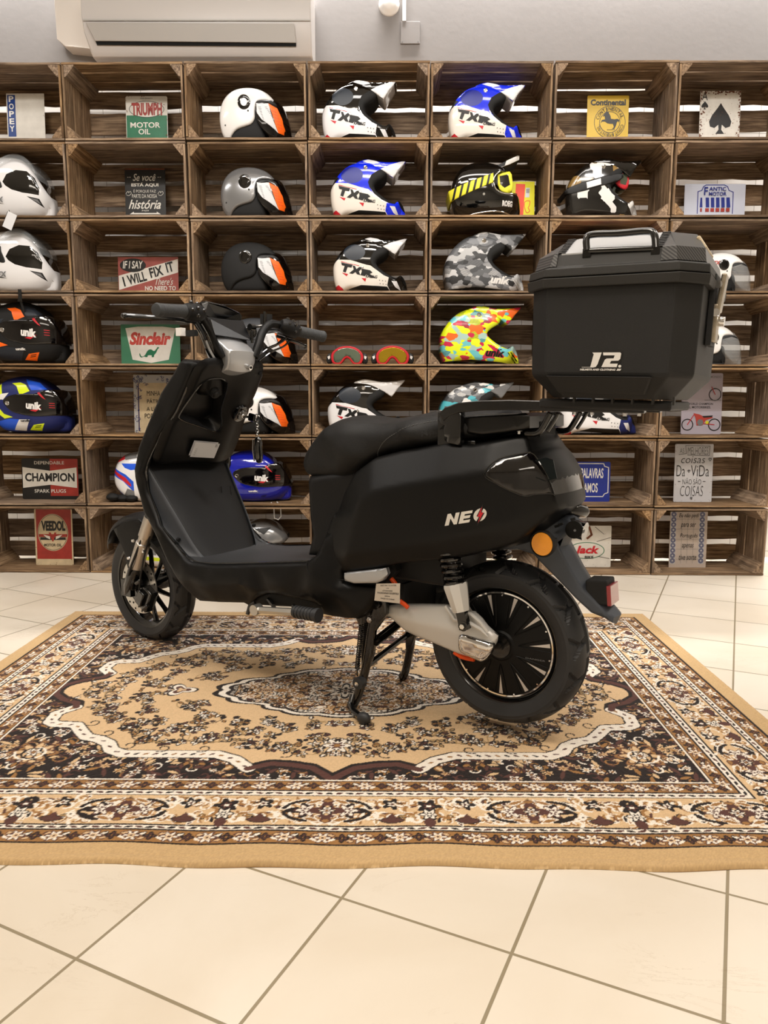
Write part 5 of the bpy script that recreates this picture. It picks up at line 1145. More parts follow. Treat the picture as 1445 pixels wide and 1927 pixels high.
# price tags on cords
def price_tag(P, L, label, w=.03, hh=.045):
    mb = MB(); mb.tube([P, (P[0]+.003, P[1], P[2]-L*.5), (P[0], P[1], P[2]-L)], .0012); r = empty('price_tag', P); tag(r, label, 'tag')
    mb2 = MB(); mb2.v = []
    o = MB(); o.tube([(0, 0, 0), (.003, -.002, -L*.5), (0, -.003, -L)], .0015); o.build('cord', 'black', r)
    R = Matrix.Rotation(.45, 3, 'Y'); o = MB(); o.box((.0, -.004, -L-hh*.5), (w, .003, hh), 0, R); o.box((.004, -.007, -L-hh*.5), (w, .002, hh), 1, R); o.build('card', ['black', 'paper'], r)
(tx, tz), _ = [(-1.7939,1.7399),(-1.8012,1.6396)]
price_tag((tx, 3.625, tz+.005), .012, 'black and white price tag hanging over the upper crate edge', .045, .075)

for o_ in COL.objects:
    if o_.get('label', '').startswith('bright red and blue'): o_.scale = (1, 1, 1.14)
(sx_, sz_), (sx2, sz2) = [(-1.7741,1.3839),(-1.7613,1.2753)]
st_ = empty('hanging_strap', (sx_, 3.634, sz_)); tag(st_, 'black woven strap with buckle hanging over the black and orange helmet', 'strap')
mb = MB(); mb.box((0, 0, -.022), (.016, .003, .05)); mb.box((.006, .004, -.075), (.010, .003, .06), 0, Matrix.Rotation(-.25, 3, 'Y')); mb.build('webbing', 'black', st_, smooth=0)
mb = MB(); mb.box((.001, -.003, -.048), (.022, .006, .012)); mb.build('buckle', 'gloss_black', st_, smooth=0)

# ================================================================ scooter (local x = towards the rear, y = away from camera, z up)
SCO = empty('electric_scooter', (-.845, 2.60, .009), -math.radians(33.0)); SCO.location.z = 0.0
tag(SCO, 'matte black electric scooter lettered NEO standing on its centre stand on the rug', 'scooter')
def sv(name, outline, mats, ctrl=(), parent=None, blur=.0, w=None, **kw):
    w = w or interp_field(list(outline)+list(ctrl), blur=blur)
    return volume(name, outline, w, mats, parent or SCO, **kw)
def rear3(l, v): return [(u, v, z) for u, z, _ in l]

# ---------- wheels
def tire_mesh(name, R, r_in, hw, parent, loc, rz=0.0, n=420, seedk=0):
    prof = []
    for t in np.linspace(-1, 1, 33):
        a = t*1.25; prof.append((t, hw*math.sin(a)/math.sin(1.25)*(1 if abs(t) < 1 else .97), R-(R-r_in-.012)*((1-math.cos(a))/(1-math.cos(1.25)))**1.05*.55))
    side = [(hw*1.0, r_in+.030), (hw*.93, r_in+.014), (hw*.80, r_in+.002)]
    vs = []; m_ = len(prof)+6
    for i in range(n):
        a = 2*PI*i/n
        pts = [(-side[2][0], side[2][1]), (-side[1][0], side[1][1]), (-side[0][0], side[0][1])]
        for t, y, rr in prof:
            k = 14; s_ = 1 if t > 0 else -1; at = abs(t)
            ph = (a*k/(2*PI)+(.5 if t > 0 else 0)+at*at*.75) % 1.0
            g = 1 if (abs(ph-.5) < .075 and .16 < at < .80) else 0
            ph2 = (a*k/(2*PI)+(.5 if t > 0 else 0)-at*.5+.35) % 1.0
            if abs(ph2-.5) < .06 and .45 < at < .92: g = 1
            if .055 < at < .085 and (a*k/(2*PI)*1.0 % 1.0) > .12: g = 1
            pts.append((y, rr-.0075*g))
        pts += [(side[0][0], side[0][1]), (side[1][0], side[1][1]), (side[2][0], side[2][1])]
        for y, rr in pts: vs.append((rr*math.cos(a), y, rr*math.sin(a)))
    fs = [(i*m_+k, i*m_+k+1, ((i+1) % n)*m_+k+1, ((i+1) % n)*m_+k) for i in range(n) for k in range(m_)if k < m_-1]
    mb = MB(); mb.add(vs, fs, 0); o = mb.build(name, 'rubber', parent, smooth=28, loc=loc); o.rotation_euler = (0, 0, rz); return o
RC = Vector((1.37, 0, .247))
rw = empty('rear_wheel', RC, parent=SCO)
tire_mesh('tire', .2125, .150, .058, rw, (0, 0, 0))
mb = MB(); mb.lathe([(.149, -.045), (.156, -.047), (.156, -.043), (.147, -.036), (.143, -.030), (.138, -.028), (.138, .028), (.147, .036), (.156, .047)], 72); mb.build('rim', 'gloss_black' if False else 'black_metal', rw, smooth=30)
mb = MB(); mb.lathe([(.0, -.048), (.035, -.048), (.040, -.044), (.060, -.041), (.120, -.036), (.134, -.033), (.1395, -.030), (.1395, -.010)], 88); hc = mb.build('hub_motor_cover', 'satin_black', rw, smooth=30)
mb = MB(); mb.lathe([(.0, .045), (.04, .045), (.10, .038), (.138, .03)], 48); mb.build('hub_motor_cover', 'satin_black', rw, smooth=30)
mb = MB(); mb.lathe([(.1335, -.0345), (.1375, -.0345), (.1375, -.033), (.1335, -.033)], 96, close=True); mb.build('bright_ring', 'chrome', rw, smooth=30)
wy = lambda r: -(.041-(r-.06)/(.12-.06)*.005) if r < .12 else -.036+(r-.12)*.2
mk('wedge', 'cfc9c3', .35, metal=.3); mbr = MB()
for i in range(11):
    a = math.radians(107-i*32.73+0); pt = lambda r, da: Vector((r*math.cos(a+da), wy(r)-.0012, r*math.sin(a+da)))
    # raised spoke edge (wedge recess) and bright wedge
    P = [pt(.052, 0), pt(.128, .085), pt(.128, -.085)]
    mbr.tube([pt(.128, .13), pt(.057, .05), pt(.049, 0), pt(.057, -.05), pt(.128, -.13)], .0016, 6)
    mbw = MB(); mbw.add([pt(.078, .0), pt(.130, .040), pt(.130, -.040)]+[p+Vector((0, .0012, 0)) for p in (pt(.078, 0), pt(.130, .040), pt(.130, -.040))], [(0, 1, 2), (3, 5, 4), (0, 3, 4, 1), (1, 4, 5, 2), (2, 5, 3, 0)]); mbw.build('bright_wedge', 'wedge', rw, smooth=0)
    ab = a+math.radians(16.4); c = Vector((.130*math.cos(ab), -.0345, .130*math.sin(ab))); bo = MB(); bo.cyl(c, c+Vector((0, -.003, 0)), .0028, .0022, 8); bo.build('bolt', 'chrome', rw)
mbr.build('raised_ribs', 'satin_black', rw)
mb = MB(); put_text(mb, 'DANGER', (.068, -.022, .118, -.018), lambda x, z: (x, wy(math.hypot(x, z))-.001, z)); mb.build('lettering', 'grey', rw, smooth=0, fix=False)
mb = MB(); mb.cyl((0, -.06, 0), (0, .06, 0), .012, seg=16); mb.cyl((0, -.052, 0), (0, -.038, 0), .030, .036, 24); mb.build('axle', 'black_metal', rw)

FC = Vector((-.022, 0, .2085)); STEER = 0.06
fw = empty('front_wheel', FC, parent=SCO); fw.rotation_euler = (0, 0, -STEER)
tire_mesh('tire', .2085, .150, .047, fw, (0, 0, 0), n=392)
mb = MB(); mb.lathe([(.149, -.038), (.156, -.040), (.155, -.036), (.146, -.030), (.138, -.022), (.136, 0), (.138, .022), (.147, .030), (.156, .040)], 64); mb.build('rim', 'black_metal', fw, smooth=30)
for i in range(10):
    a = i*PI/5+.35; mb = MB(); P = []
    mb.tube([(r*math.cos(a+dr), y, r*math.sin(a+dr)) for r, dr, y in ((.028, -.28, -.006), (.06, -.13, -.004), (.10, -.02, 0), (.138, .05, 0))], [.010, .009, .008, .010], 8); mb.build('spoke', 'black_metal', fw)
mb = MB(); mb.cyl((0, -.05, 0), (0, .05, 0), .030, seg=24); mb.cyl((0, -.075, 0), (0, .075, 0), .009, seg=12); mb.build('hub', 'black_metal', fw)
# brake disc with drilled holes
b = MB(); ro, ri, n = .100, .066, 96
b.lathe([(ri, -.0562), (ro, -.0562), (ro, -.0525), (ri, -.0525)], n, close=True); dsc = b.build('brake_disc', 'brushed', fw, smooth=30)
hb = MB()
for i in range(30):
    a = i*PI/15; rr = .092 if i % 2 else .078; c = Vector((rr*math.cos(a), -.0568, rr*math.sin(a))); hb.cyl(c, c+Vector((0, .001, 0)), .0042, seg=8)
hb.build('drilled_holes', 'dark', fw, smooth=0)
b = MB(); b.lathe([(.03, -.058), (.05, -.057), (.067, -.055)], 32); b.build('disc_carrier', 'black_metal', fw)
b = MB(); b.box((.062, -.066, -.035), (.05, .034, .085), 0, Matrix.Rotation(.5, 3, 'Y')); b.box((.05, -.085, -.03), (.035, .02, .055), 0, Matrix.Rotation(.5, 3, 'Y')); b.cyl((.03, -.09, .02), (.06, -.09, .035), .008); b.cyl((.06, -.088, -.07), (.09, -.088, -.05), .007)
bev(b.build('brake_caliper', 'black_metal', fw), .004)
# ---------- fork
for v, col in ((-.085, 0), (.085, 0)):
    F = lambda t: Vector((-.036+.135*t, v, .215+.27*t))   # t along the leg
    fk = MB(); fk.tube([F(-.12), F(.0), F(.22), F(.25)], [.015, .024, .024, .020], 16); fk.box(F(-.03)+Vector((-.005, -.004, 0)), (.05, .02, .06)); fo = fk.build('fork_leg', 'black_metal', SCO)
    fk = MB(); fk.tube([F(.25), F(.27), F(.60), F(.61), F(.68), F(.69), F(.95)], [.021, .0255, .0255, .021, .021, .0245, .0235], 20); fk.build('damper_tube', 'steel', fo)
    fk = MB(); fk.tube([F(.95), F(1.0)], [.023, .023], 16); fk.build('seal', 'rubber', fo)
    fk = MB(); fk.tube([F(1.0), F(1.12)], .0145, 16); fk.build('stanchion', 'chrome', fo)
    for q, (t, dx) in enumerate(((.50, .030), (.38, -.036), (.62, -.040))):
        bo = MB(); c = F(t)+Vector((dx, -.012, 0)); bo.cyl(c, c+Vector((0, -.006, 0)), .0065, .005, 6); bo.build('bolt', 'chrome', fo)
hz = MB(); hz.tube([(-.01, -.11, .26), (.02, -.12, .30), (.06, -.10, .40), (.10, -.05, .52)], .004, 8); hz.tube([(.03, -.10, .21), (.055, -.11, .27), (.075, -.10, .36), (.10, -.06, .5)], .003, 8); hz.build('brake_hose', 'black', SCO)
# ---------- front fender
def fender(name, c, R0, hw, a0, a1, mat_, prof=None, n=26, th=.004, parent=None):
    vs = []; m_ = 9; fs = []
    for sgn, dr in ((0, 0), (1, th)):
        for i in range(n+1):
            t = i/n; a = a0+(a1-a0)*t; h = hw*(prof(t) if prof else 1)
            for k in range(m_):
                q = -1+2*k/(m_-1); rr = R0-dr-.030*abs(q)**3; vs.append((c[0]+rr*math.cos(a), c[1]+q*h, c[2]+rr*math.sin(a)))
    N = (n+1)*m_
    for i in range(n):
        for k in range(m_-1): q = i*m_+k; fs += [(q, q+1, q+m_+1, q+m_), (N+q, N+q+m_, N+q+m_+1, N+q+1)]
    for i in range(n):
        for k in (0, m_-1): q = i*m_+k; fs.append((q, q+m_, N+q+m_, N+q))
    for i in (0, n):
        for k in range(m_-1): q = i*m_+k; fs.append((q, N+q, N+q+1, q+1))
    mb = MB(); mb.add(vs, fs); return mb.build(name, mat_, parent or SCO, smooth=50)
ff = fender('front_fender', (FC.x, 0, FC.z), .262, .072, math.radians(152), math.radians(20), 'satin_black', lambda t: .45+.55*math.sin(min(1, t*3.2)*PI/2))
for sy in (-1, 1):
    volume('fender_stay', [(-.13, .405), (-.06, .44), (.01, .455), (.035, .44), (.0, .37), (-.035, .29), (-.06, .27), (-.075, .33), (-.105, .375)], const(.004), ['satin_black'], SCO, vc=sy*.072, edge=.002, step=.03)

# ---------- lower body: leg shield edges, footboard and side skirts in one L-shaped shell
OUT = [(0.345,0.988,0.15),(0.328,0.978,0.15),(0.303,0.943,0.155),(0.257,0.888,0.165),(0.201,0.783,0.18),(0.17,0.717,0.19),(0.15,0.644,0.195),(0.155,0.598,0.195),(0.187,0.506,0.195),(0.232,0.448,0.195),(0.281,0.358,0.19),(0.316,0.316,0.19),(0.362,0.28,0.19),(0.407,0.245,0.18),(0.5,0.255,0.18),(0.602,0.269,0.18),(0.624,0.261,0.18),(0.648,0.29,0.185),(0.701,0.314,0.185),(0.82,0.316,0.185),(0.889,0.309,0.185),(0.895,0.283,0.185),(0.947,0.28,0.17),(1.009,0.285,0.17),(1.04,0.313,0.165),(1.067,0.361,0.165),(1.077,0.382,0.165),(1.006,0.379,0.17),(0.966,0.382,0.17),(0.959,0.414,0.175),(0.996,0.439,0.175),(1.054,0.471,0.16),(1.013,0.522,0.15),(0.961,0.531,0.15)]
INN = [(0.896,0.511,0.155),(0.885,0.468,0.17),(0.875,0.445,0.18),(0.847,0.425,0.185),(0.662,0.398,0.185),(0.472,0.373,0.185),(0.388,0.372,0.185),(0.351,0.386,0.185),(0.287,0.437,0.185),(0.238,0.509,0.19),(0.201,0.575,0.19),(0.195,0.635,0.19),(0.208,0.676,0.19),(0.243,0.734,0.18),(0.281,0.787,0.17),(0.321,0.83,0.17),(0.361,0.904,0.16),(0.397,0.971,0.15),(0.384,0.981,0.15)]
low = OUT+INN
def lowrim(p, t):
    # inner face: shallow dish between the two rims (towards the front / below the mat)
    u, z = p; inner = (z > .38 and u < .60 and u > .19) or (u >= .32 and u < .86 and .355 < z < .46)
    if not inner: return 0
    e = max(0, min(1, (1-abs(t)-.04)/.16)); e = e*e*(3-2*e); k = .022
    if z > .45 and u < .45: k = .045 if z < .62 else .045-.02*min(1, (z-.62)/.1)
    if z > .93: k *= max(0, (.975-z)/.045)
    if u > .78: k *= max(0, (.86-u)/.08)
    return k*e
lc = [(.30, .60, .19), (.27, .55, .195), (.40, .33, .19), (.7, .34, .192), (.95, .34, .18)]
sv('lower_body', low, ['satin_black'], ctrl=[(0.273,0.755,0.185),(0.194,0.636,0.205),(0.279,0.474,0.205),(0.386,0.335,0.2),(0.546,0.331,0.2),(0.756,0.347,0.2),(0.886,0.407,0.195),(0.498,0.356,0.195),(0.373,0.313,0.2),(0.458,0.307,0.203),(0.656,0.33,0.203),(0.871,0.356,0.2),(0.956,0.358,0.188),(0.413,0.274,0.184),(0.633,0.301,0.18),(0.851,0.326,0.176),(0.943,0.329,0.172)], blur=.005, edge=.014, step=.02, rimdiv=24, rimfun=lowrim, smooth=45)
lip = MB(); lw0 = interp_field(low+[(0.273,0.755,0.185),(0.194,0.636,0.205),(0.279,0.474,0.205),(0.386,0.335,0.2),(0.546,0.331,0.2)], blur=.012)
for sy in (-1, 1):
    lip.tube([(p[0], sy*(float(lw0(np.array([[p[0], p[1]]]))[0])-.014), p[1]) for p in smooth_poly([q[:2] for q in INN[3:-2]], 2, False)], .0032, 6)
lip.build('edge_trim', 'gloss_black', SCO)
# grey inner panels and mat
def strip(name, mat_, path, vfun, off, parent=SCO, n_v=14, thick=.0, smooth=45):
    """surface following a (u,z) path; vfun(i)->(v0,v1); off(i,t)->shift along +u/+z normal"""
    vs = []; N = len(path); 
    for i, (u, z) in enumerate(path):
        a = np.array(path[max(0, i-1)]); b = np.array(path[min(N-1, i+1)]); d = b-a; d = d/np.linalg.norm(d); nm = np.array((-d[1], d[0]))
        v0, v1 = vfun(i/(N-1))
        for k in range(n_v+1):
            t = k/n_v; o = off(i/(N-1), 2*t-1); vs.append((u+nm[0]*o, v0+(v1-v0)*t, z+nm[1]*o))
    fs = [(i*(n_v+1)+k, i*(n_v+1)+k+1, (i+1)*(n_v+1)+k+1, (i+1)*(n_v+1)+k) for i in range(N-1) for k in range(n_v)]
    mb = MB(); mb.add(vs, fs); o = mb.build(name, mat_, parent, smooth=smooth, fix=False)
    sd = o.modifiers.new('thickness', 'SOLIDIFY'); sd.thickness = .004; sd.offset = 0; return o
# path from the top of the leg shield, down and back along the footboard (front to rear)
pth = [(.425, .968), (.385, .905), (.332, .83), (.285, .78), (.243, .73), (.200, .675), (.190, .64), (.192, .575), (.212, .52), (.25, .468), (.30, .415), (.345, .388), (.40, .376), (.50, .382), (.65, .402), (.80, .424), (.86, .438)]
pth = smooth_poly(pth, 4, False)
strip('floor_mat', 'rubber', pth[38:], lambda t: (-.168, .168), lambda t, s: -.006 if abs(s) < .9 else -.009, n_v=20)
# flat centre of the leg shield, and the two grey wings beside it
cpth = [(.185, .69), (.205, .655), (.255, .583), (.315, .50), (.365, .425), (.392, .388), (.405, .372)]
cps = smooth_poly(cpth, 4, False); NC = len(cps)-1
cv = lambda t: (-.170+.060*t**1.4, .185-.085*t**1.2)
strip('centre_panel', 'satin_black2', cps, cv, lambda t, s: -.016-.008*abs(s)**6, n_v=24)
rimp = smooth_poly([(.195, .69), (.188, .64), (.192, .575), (.213, .515), (.253, .465), (.303, .415), (.350, .386), (.40, .375)], 5, False)
for sy in (-1, 1):
    vs = []; fs = []
    for i in range(NC+1):
        t = i/NC; a = cps[i]; nm = (.80, .6); ca = np.array((a[0]-.014*.80-.002, cv(t)[0 if sy < 0 else 1], a[1]-.014*.6))
        r_ = rimp[min(len(rimp)-1, int(t*(len(rimp)-1)))]; cb = np.array((r_[0]-.004, sy*.178, r_[1]-.004))
        for k in range(7): q = k/6; p = ca*(1-q)+cb*q; p = p-np.array((.012*math.sin(PI*q)*math.sin(PI*min(1, t*1.1)), 0, .006*math.sin(PI*q))); vs.append(tuple(p))
    fs = [(i*7+k, i*7+k+1, i*7+8+k, i*7+7+k) for i in range(NC) for k in range(6)]
    mb = MB(); mb.add(vs, fs); o = mb.build('shield_wing', 'inner_grey', SCO, smooth=60, fix=False); sd = o.modifiers.new('thickness', 'SOLIDIFY'); sd.thickness = .003
# flat face of the inner panel with the fine outline of the battery lid
ln = MB(); Pl = [(0.27,0.08,0.571),(0.273,0.12,0.569),(0.291,0.12,0.443),(0.28,0.085,0.445),(0.27,0.08,0.571)]; ln.tube([(p[0]-.01, p[1], p[2]) for p in Pl[:-1]], .0012, 6, close=True); ln.build('lid_outline', 'dark', SCO)

# upper inner panel protruding towards the rider, with the glove pocket
def panel_pts(l): return l
TL = np.array((.431, .972)); TD = np.array((.185, .634))-TL; TD = TD/np.linalg.norm(TD)   # slanted plane direction
TN_ = np.array((-TD[1]*-1, TD[0]*-1)); TN_ = np.array((.81, -.589))                        # outward (rear, down)
def upper_panel():
    # (v, s) coordinates, s = distance down the slant
    L = .402
    ol = [(-.140, .006), (-.06, -.012), (.02, -.014), (.09, -.010), (.140, .006), (.149, .10), (.162, .20), (.172, .30), (.165, .372), (.10, .388), (.0, .392), (-.10, .388), (-.162, .372), (-.174, .30), (-.163, .20), (-.150, .10)]
    ol = smooth_poly(ol, 3)
    pk = [(-.112, .075), (-.085, .055), (-.04, .052), (-.008, .066), (.004, .10), (.016, .165), (.040, .222), (.028, .250), (-.05, .232), (-.135, .205), (-.142, .180), (-.128, .12)]
    pk = smooth_poly(pk, 3)
    pin = [(-.01*0+x*.86-.006, .150+(y-.150)*.84) for x, y in pk]
    pts = [Vector(p) for p in ol+pk+pin]; a, b, c = len(ol), len(pk), len(pin)
    ed = [(i, (i+1) % a) for i in range(a)]+[(a+i, a+(i+1) % b) for i in range(b)]+[(a+b+i, a+b+(i+1) % c) for i in range(c)]
    G = np.array([(x, y) for x in np.arange(-.17, .17, .011) for y in np.arange(-.01, .39, .011)]); G = G[in_poly(G, ol) & (seg_dist(G, ol) > .006) & (seg_dist(G, pk) > .005) & (seg_dist(G, pin) > .005)]; pts += [Vector(g) for g in G]
    r = delaunay_2d_cdt(pts, ed, [], 0, 1e-6); V = np.array([v[:] for v in r[0]]); F = [tuple(f) for f in r[2]]; cen = np.array([V[list(f)].mean(0) for f in F]); F = [f for f, k in zip(F, in_poly(cen, ol)) if k]; cen = np.array([V[list(f)].mean(0) for f in F])
    do = seg_dist(V, ol); ip = in_poly(V, pk) & (seg_dist(V, pk) > 1e-4); ii = in_poly(V, pin) | (seg_dist(V, pin) < 1e-4)
    H = np.zeros(len(V))
    for i, (v, s) in enumerate(V):
        q = min(1, do[i]/.018); base = .018*math.sqrt(max(0, 1-(1-q)**2))-.020
        base += .020*math.exp(-((v-.085)/.06)**2)*min(1, s/.1)        # the column bulge around the ignition
        base += .016*min(1, max(0, (s-.18)/.15))
        if ii[i]: base -= .060*(1-.3*((s-.05)/.2))
        elif ip[i]: base -= .012
        H[i] = base
    P = lambda v, s, h: (TL[0]+TD[0]*s+TN_[0]*h, v, TL[1]+TD[1]*s+TN_[1]*h)
    mb = MB(); slot = [1 if k else 0 for k in in_poly(cen, pk)]
    mb.add([P(v, s, h) for (v, s), h in zip(V, H)], F, slot)
    o = mb.build('leg_shield_panel', ['satin_black', 'pocket'], SCO, smooth=50)
    m2 = MB(); m2.tube([P(x, y, H0) for (x, y), H0 in zip(pk, [H[a+i]+.001 for i in range(b)])], .0025, 6, close=True); m2.build('pocket_rim', 'black_metal', o)
    m2 = MB(); c0 = Vector(P(-.035, .105, -.035)); c1 = Vector(P(-.035, .108, .004)); m2.cyl(c0, c1, .020, .017, 24); m2.cyl(c1, c1+(c1-c0)*.15, .012, .010, 20); m2.build('charging_cap', 'matte_black', o)
    return P, o
UPP, upo = upper_panel()
# the sticker with barcode and small print on the panel
mb = MB(); S0 = lambda a, b, h=.0: UPP(-.052+.105*a+.006*b, .280+.062*b+.008*a, .026+.012*0+h+.010*math.exp(-((-.052+.105*a-.085)/.06)**2))
mb.add([S0(0, 0), S0(1, 0), S0(1, 1), S0(0, 1)], [(0, 1, 2, 3)]); mb.add([S0(0, 0, -.008), S0(1, 0, -.008), S0(1, 1, -.008), S0(0, 1, -.008)], [(0, 1, 2, 3)])
st = mb.build('data_sticker', 'paper', SCO, smooth=0); mb = MB(); fS = lambda x, y: S0(x, y, .0012)
for i in range(26): put_poly(mb, [(.30+i*.025, .04), (.30+i*.025+.014*(1 if i % 3 else .5), .04), (.30+i*.025+.014*(1 if i % 3 else .5), .26), (.30+i*.025, .26)], fS)
for i, (t_, w_) in enumerate((('CODE 2024', .35), ('MODELO NEO', .7), ('MATRICULA', .55), ('SERIE L1E 45', .45))): put_text(mb, t_, (.10, .42+i*.13+.07, .10+w_, .42+i*.13), fS)
mb.build('small_print', 'grey', st, smooth=0, fix=False)
# screws of the shield
for x, y, v in ((281, 1013, -.17), (0, 0, 0)):
    pass
for (u, v, z) in [(0.143,-0.16,0.647),(0.312,-0.16,0.429),(0.333,0.16,0.432),(0.376,-0.125,0.962),(0.419,0.115,0.953)]:
    mb = MB(); mb.cyl((u-.004, v, z+.0), (u+.003, v, z-.002), .0065, seg=12); mb.build('screw_recess', 'dark', SCO)
# ignition lock
c = Vector(UPP(.094, .172, .016)); nrm = Vector((TN_[0], 0, TN_[1])); mb = MB()
mb.cyl(c-nrm*.01, c+nrm*.010, .034, .030, 32); mb.cyl(c+nrm*.010, c+nrm*.013, .030, .024, 32); ig = mb.build('ignition_lock', 'gloss_black', SCO)
mb = MB(); mb.cyl(c+nrm*.008, c+nrm*.018, .021, .018, 28, 0); mb.cyl(c+nrm*.017, c+nrm*.020, .007, .006, 20, 1); mb.build('lock_cylinder', ['gloss_black', 'chrome'], ig)
KEYC = c+nrm*.02
# ---------- rear body
BODY = [(0.845,0.429,0.16),(0.874,0.48,0.155),(0.911,0.549,0.15),(0.949,0.623,0.145),(0.986,0.677,0.14),(1.045,0.716,0.135),(1.131,0.738,0.13),(1.265,0.762,0.125),(1.32,0.758,0.12),(1.411,0.778,0.11),(1.451,0.787,0.08),(1.449,0.781,0),(1.467,0.749,0.055),(1.481,0.736,0.055),(1.51,0.694,0.055),(1.525,0.641,0.055),(1.53,0.621,0.055),(1.519,0.607,0.04),(1.509,0.601,0.03),(1.5,0.588,0.07),(1.442,0.534,0.09),(1.373,0.51,0.1),(1.277,0.481,0.11),(1.151,0.458,0.12),(1.065,0.432,0.14),(0.969,0.407,0.15),(0.946,0.406,0.16),(0.939,0.412,0.17),(0.884,0.402,0.17)]
BCT = [(0.959,0.52,0.172),(1.018,0.581,0.19),(1.049,0.609,0.196),(1.075,0.633,0.196),(1.178,0.657,0.196),(1.379,0.699,0.176),(0.977,0.466,0.196),(1.077,0.488,0.194),(1.258,0.531,0.186),(1.432,0.579,0.162),(1.48,0.609,0.142),(1.175,0.578,0.198),(1.305,0.615,0.194),(1.382,0.644,0.184),(1.469,0.645,0.158),(1.38,0.721,0.142),(1.143,0.713,0.148),(1.273,0.742,0.14),(1.42,0.761,0.128),(1.525,0.655,0.125),(1.544,0.629,0.105),(1.524,0.754,0.1),(1.571,0.685,0.1),(1.506,0.754,0.118),(1.047,0.679,0.15),(1.401,0.732,0.145),(1.486,0.691,0.158),(1.527,0.704,0.135)]
PLAT = [p[:2] for p in smooth_poly([q[:2] for q in [(1.028,0.588,0.19),(1.042,0.611,0.19),(1.071,0.631,0.19),(1.174,0.656,0.19),(1.379,0.699,0.175),(1.483,0.707,0.15),(1.528,0.679,0.05),(1.535,0.635,0.05),(1.483,0.607,0.15),(1.436,0.579,0.17),(1.261,0.53,0.19),(1.074,0.484,0.19),(0.993,0.465,0.19)]], 1)]
def bodyw0(P):
    P = np.asarray(P, float); W0 = np.interp(P[:, 0], [.85, .95, 1.10, 1.25, 1.38, 1.46, 1.52, 1.56], [.186, .192, .194, .187, .168, .146, .110, .080])
    d = seg_dist(P, PLAT); d[in_poly(P, PLAT)] = 0
    up = P[:, 1] > np.interp(P[:, 0], [.9, 1.2, 1.4, 1.6], [.56, .60, .625, .68])
    return W0-d*np.where(up, .62, .42)+.004*np.clip(d/.01, 0, 1)*0
def bodyw(P):
    P = np.asarray(P, float); o = [(0, 0)]+[(.005*math.cos(a*PI/3), .005*math.sin(a*PI/3)) for a in range(6)]
    return np.maximum(sum(bodyw0(P+np.array(q)) for q in o)/7, .05)
rb = volume('rear_body', BODY, bodyw, ['satin_black'], SCO, step=.012, edge=.008, smooth=42, rimdiv=10, crown=.012)
# tail light lens wrapping round the tail
LENS = [(1.374,0.694,0.16),(1.399,0.73,0.15),(1.46,0.745,0.13),(1.465,0.745,0.05),(1.479,0.735,0.06),(1.508,0.692,0.06),(1.522,0.651,0.06),(1.519,0.653,0.04),(1.507,0.654,0.11),(1.484,0.652,0.15),(1.465,0.648,0.15),(1.43,0.66,0.16),(1.399,0.676,0.165)]
lens = volume('tail_light', [p[:2] for p in LENS], lambda P: bodyw(P)+.0025, ['smoke_lens'], SCO, step=.012, edge=.004, smooth=50, crown=.014, rimdiv=8)
mb = MB(); F_ = lambda u, z, e=.004: (u, -float(bodyw(np.array([[u, z]]))[0])-e, z)
mb.tube([F_(p[0], p[1], -.001) for p in smooth_poly(LENS, 3)], .0022, 6, close=True); mb.build('lens_seal', 'gloss_black', lens)
# light clusters visible inside the lens
RU = [(1.48,0.73,0.14),(1.499,0.735,0.13),(1.512,0.73,0.11),(1.526,0.689,0.11),(1.505,0.682,0.12),(1.487,0.69,0.14)]
mb = MB(); mb.prism([(p[0], p[1]) for p in RU], .0, .002, lambda a, b_, h: F_(a, b_, .0012+h)); mb.build('reflector_bowl', mk('bowl', '1b2326', .12, metal=.6) and 'bowl', lens, smooth=0)
# NEO lettering
NE = [(1.283,0.595,0.185),(1.388,0.62,0.185),(1.382,0.589,0.185),(1.281,0.567,0.185)]
k0, k1 = np.array(NE[3][:2]), np.array(NE[1][:2])
ex = np.array(NE[2][:2])-np.array(NE[3][:2]); ey = np.array(NE[0][:2])-np.array(NE[3][:2])
fN = lambda a, b_: F_(*(np.array(NE[3][:2])+ex*a+ey*b_), .0016)
mb = MB()
put_poly(mb, [(0, 0), (.05, 1), (.13, 1), (.22, .45), (.25, 1), (.345, 1), (.30, 0), (.225, 0), (.13, .58), (.10, 0)], fN)
put_poly(mb, [(.34, 0), (.385, 1), (.66, 1), (.65, .76), (.475, .76), (.467, .62), (.62, .62), (.60, .38), (.455, .38), (.448, .24), (.62, .24), (.60, 0)], fN)
mb.build('lettering', 'sign_white', rb, smooth=0, fix=False)
mb = MB(); cx, cy, rx, ry = .845, .50, .155, .56
ri2 = .5
for a0, a1 in ((1.45, 4.25), (-1.69, 1.11)):
    o_ = [(cx+rx*math.cos(a0+(a1-a0)*i/12), cy+ry*math.sin(a0+(a1-a0)*i/12)) for i in range(13)]; i_ = [(cx+rx*.35*math.cos(a0+(a1-a0)*i/12), cy+ry*.35*math.sin(a0+(a1-a0)*i/12)) for i in range(13)]
    for q in range(12): mb.add([fN(*o_[q]), fN(*o_[q+1]), fN(*i_[q+1]), fN(*i_[q])], [(0, 1, 2, 3)], 0)
fB = lambda a, b_: F_(*(np.array(NE[3][:2])+ex*a+ey*b_), .0022)
for pl, mt, ff_ in (([(.80, -.45), (.835, .42), (.765, .42), (.90, 1.45), (.885, .62), (.955, .62)], 1, fB), ([(.815, -.2), (.852, .36), (.79, .36), (.885, 1.2), (.868, .68), (.93, .68)], 2, lambda a, b_: F_(*(np.array(NE[3][:2])+ex*a+ey*b_), .0028))): put_poly(mb, pl, ff_, mt)
mb.build('bolt_emblem', ['sign_white', 'sign_black', 'red'], rb, smooth=0, fix=False)
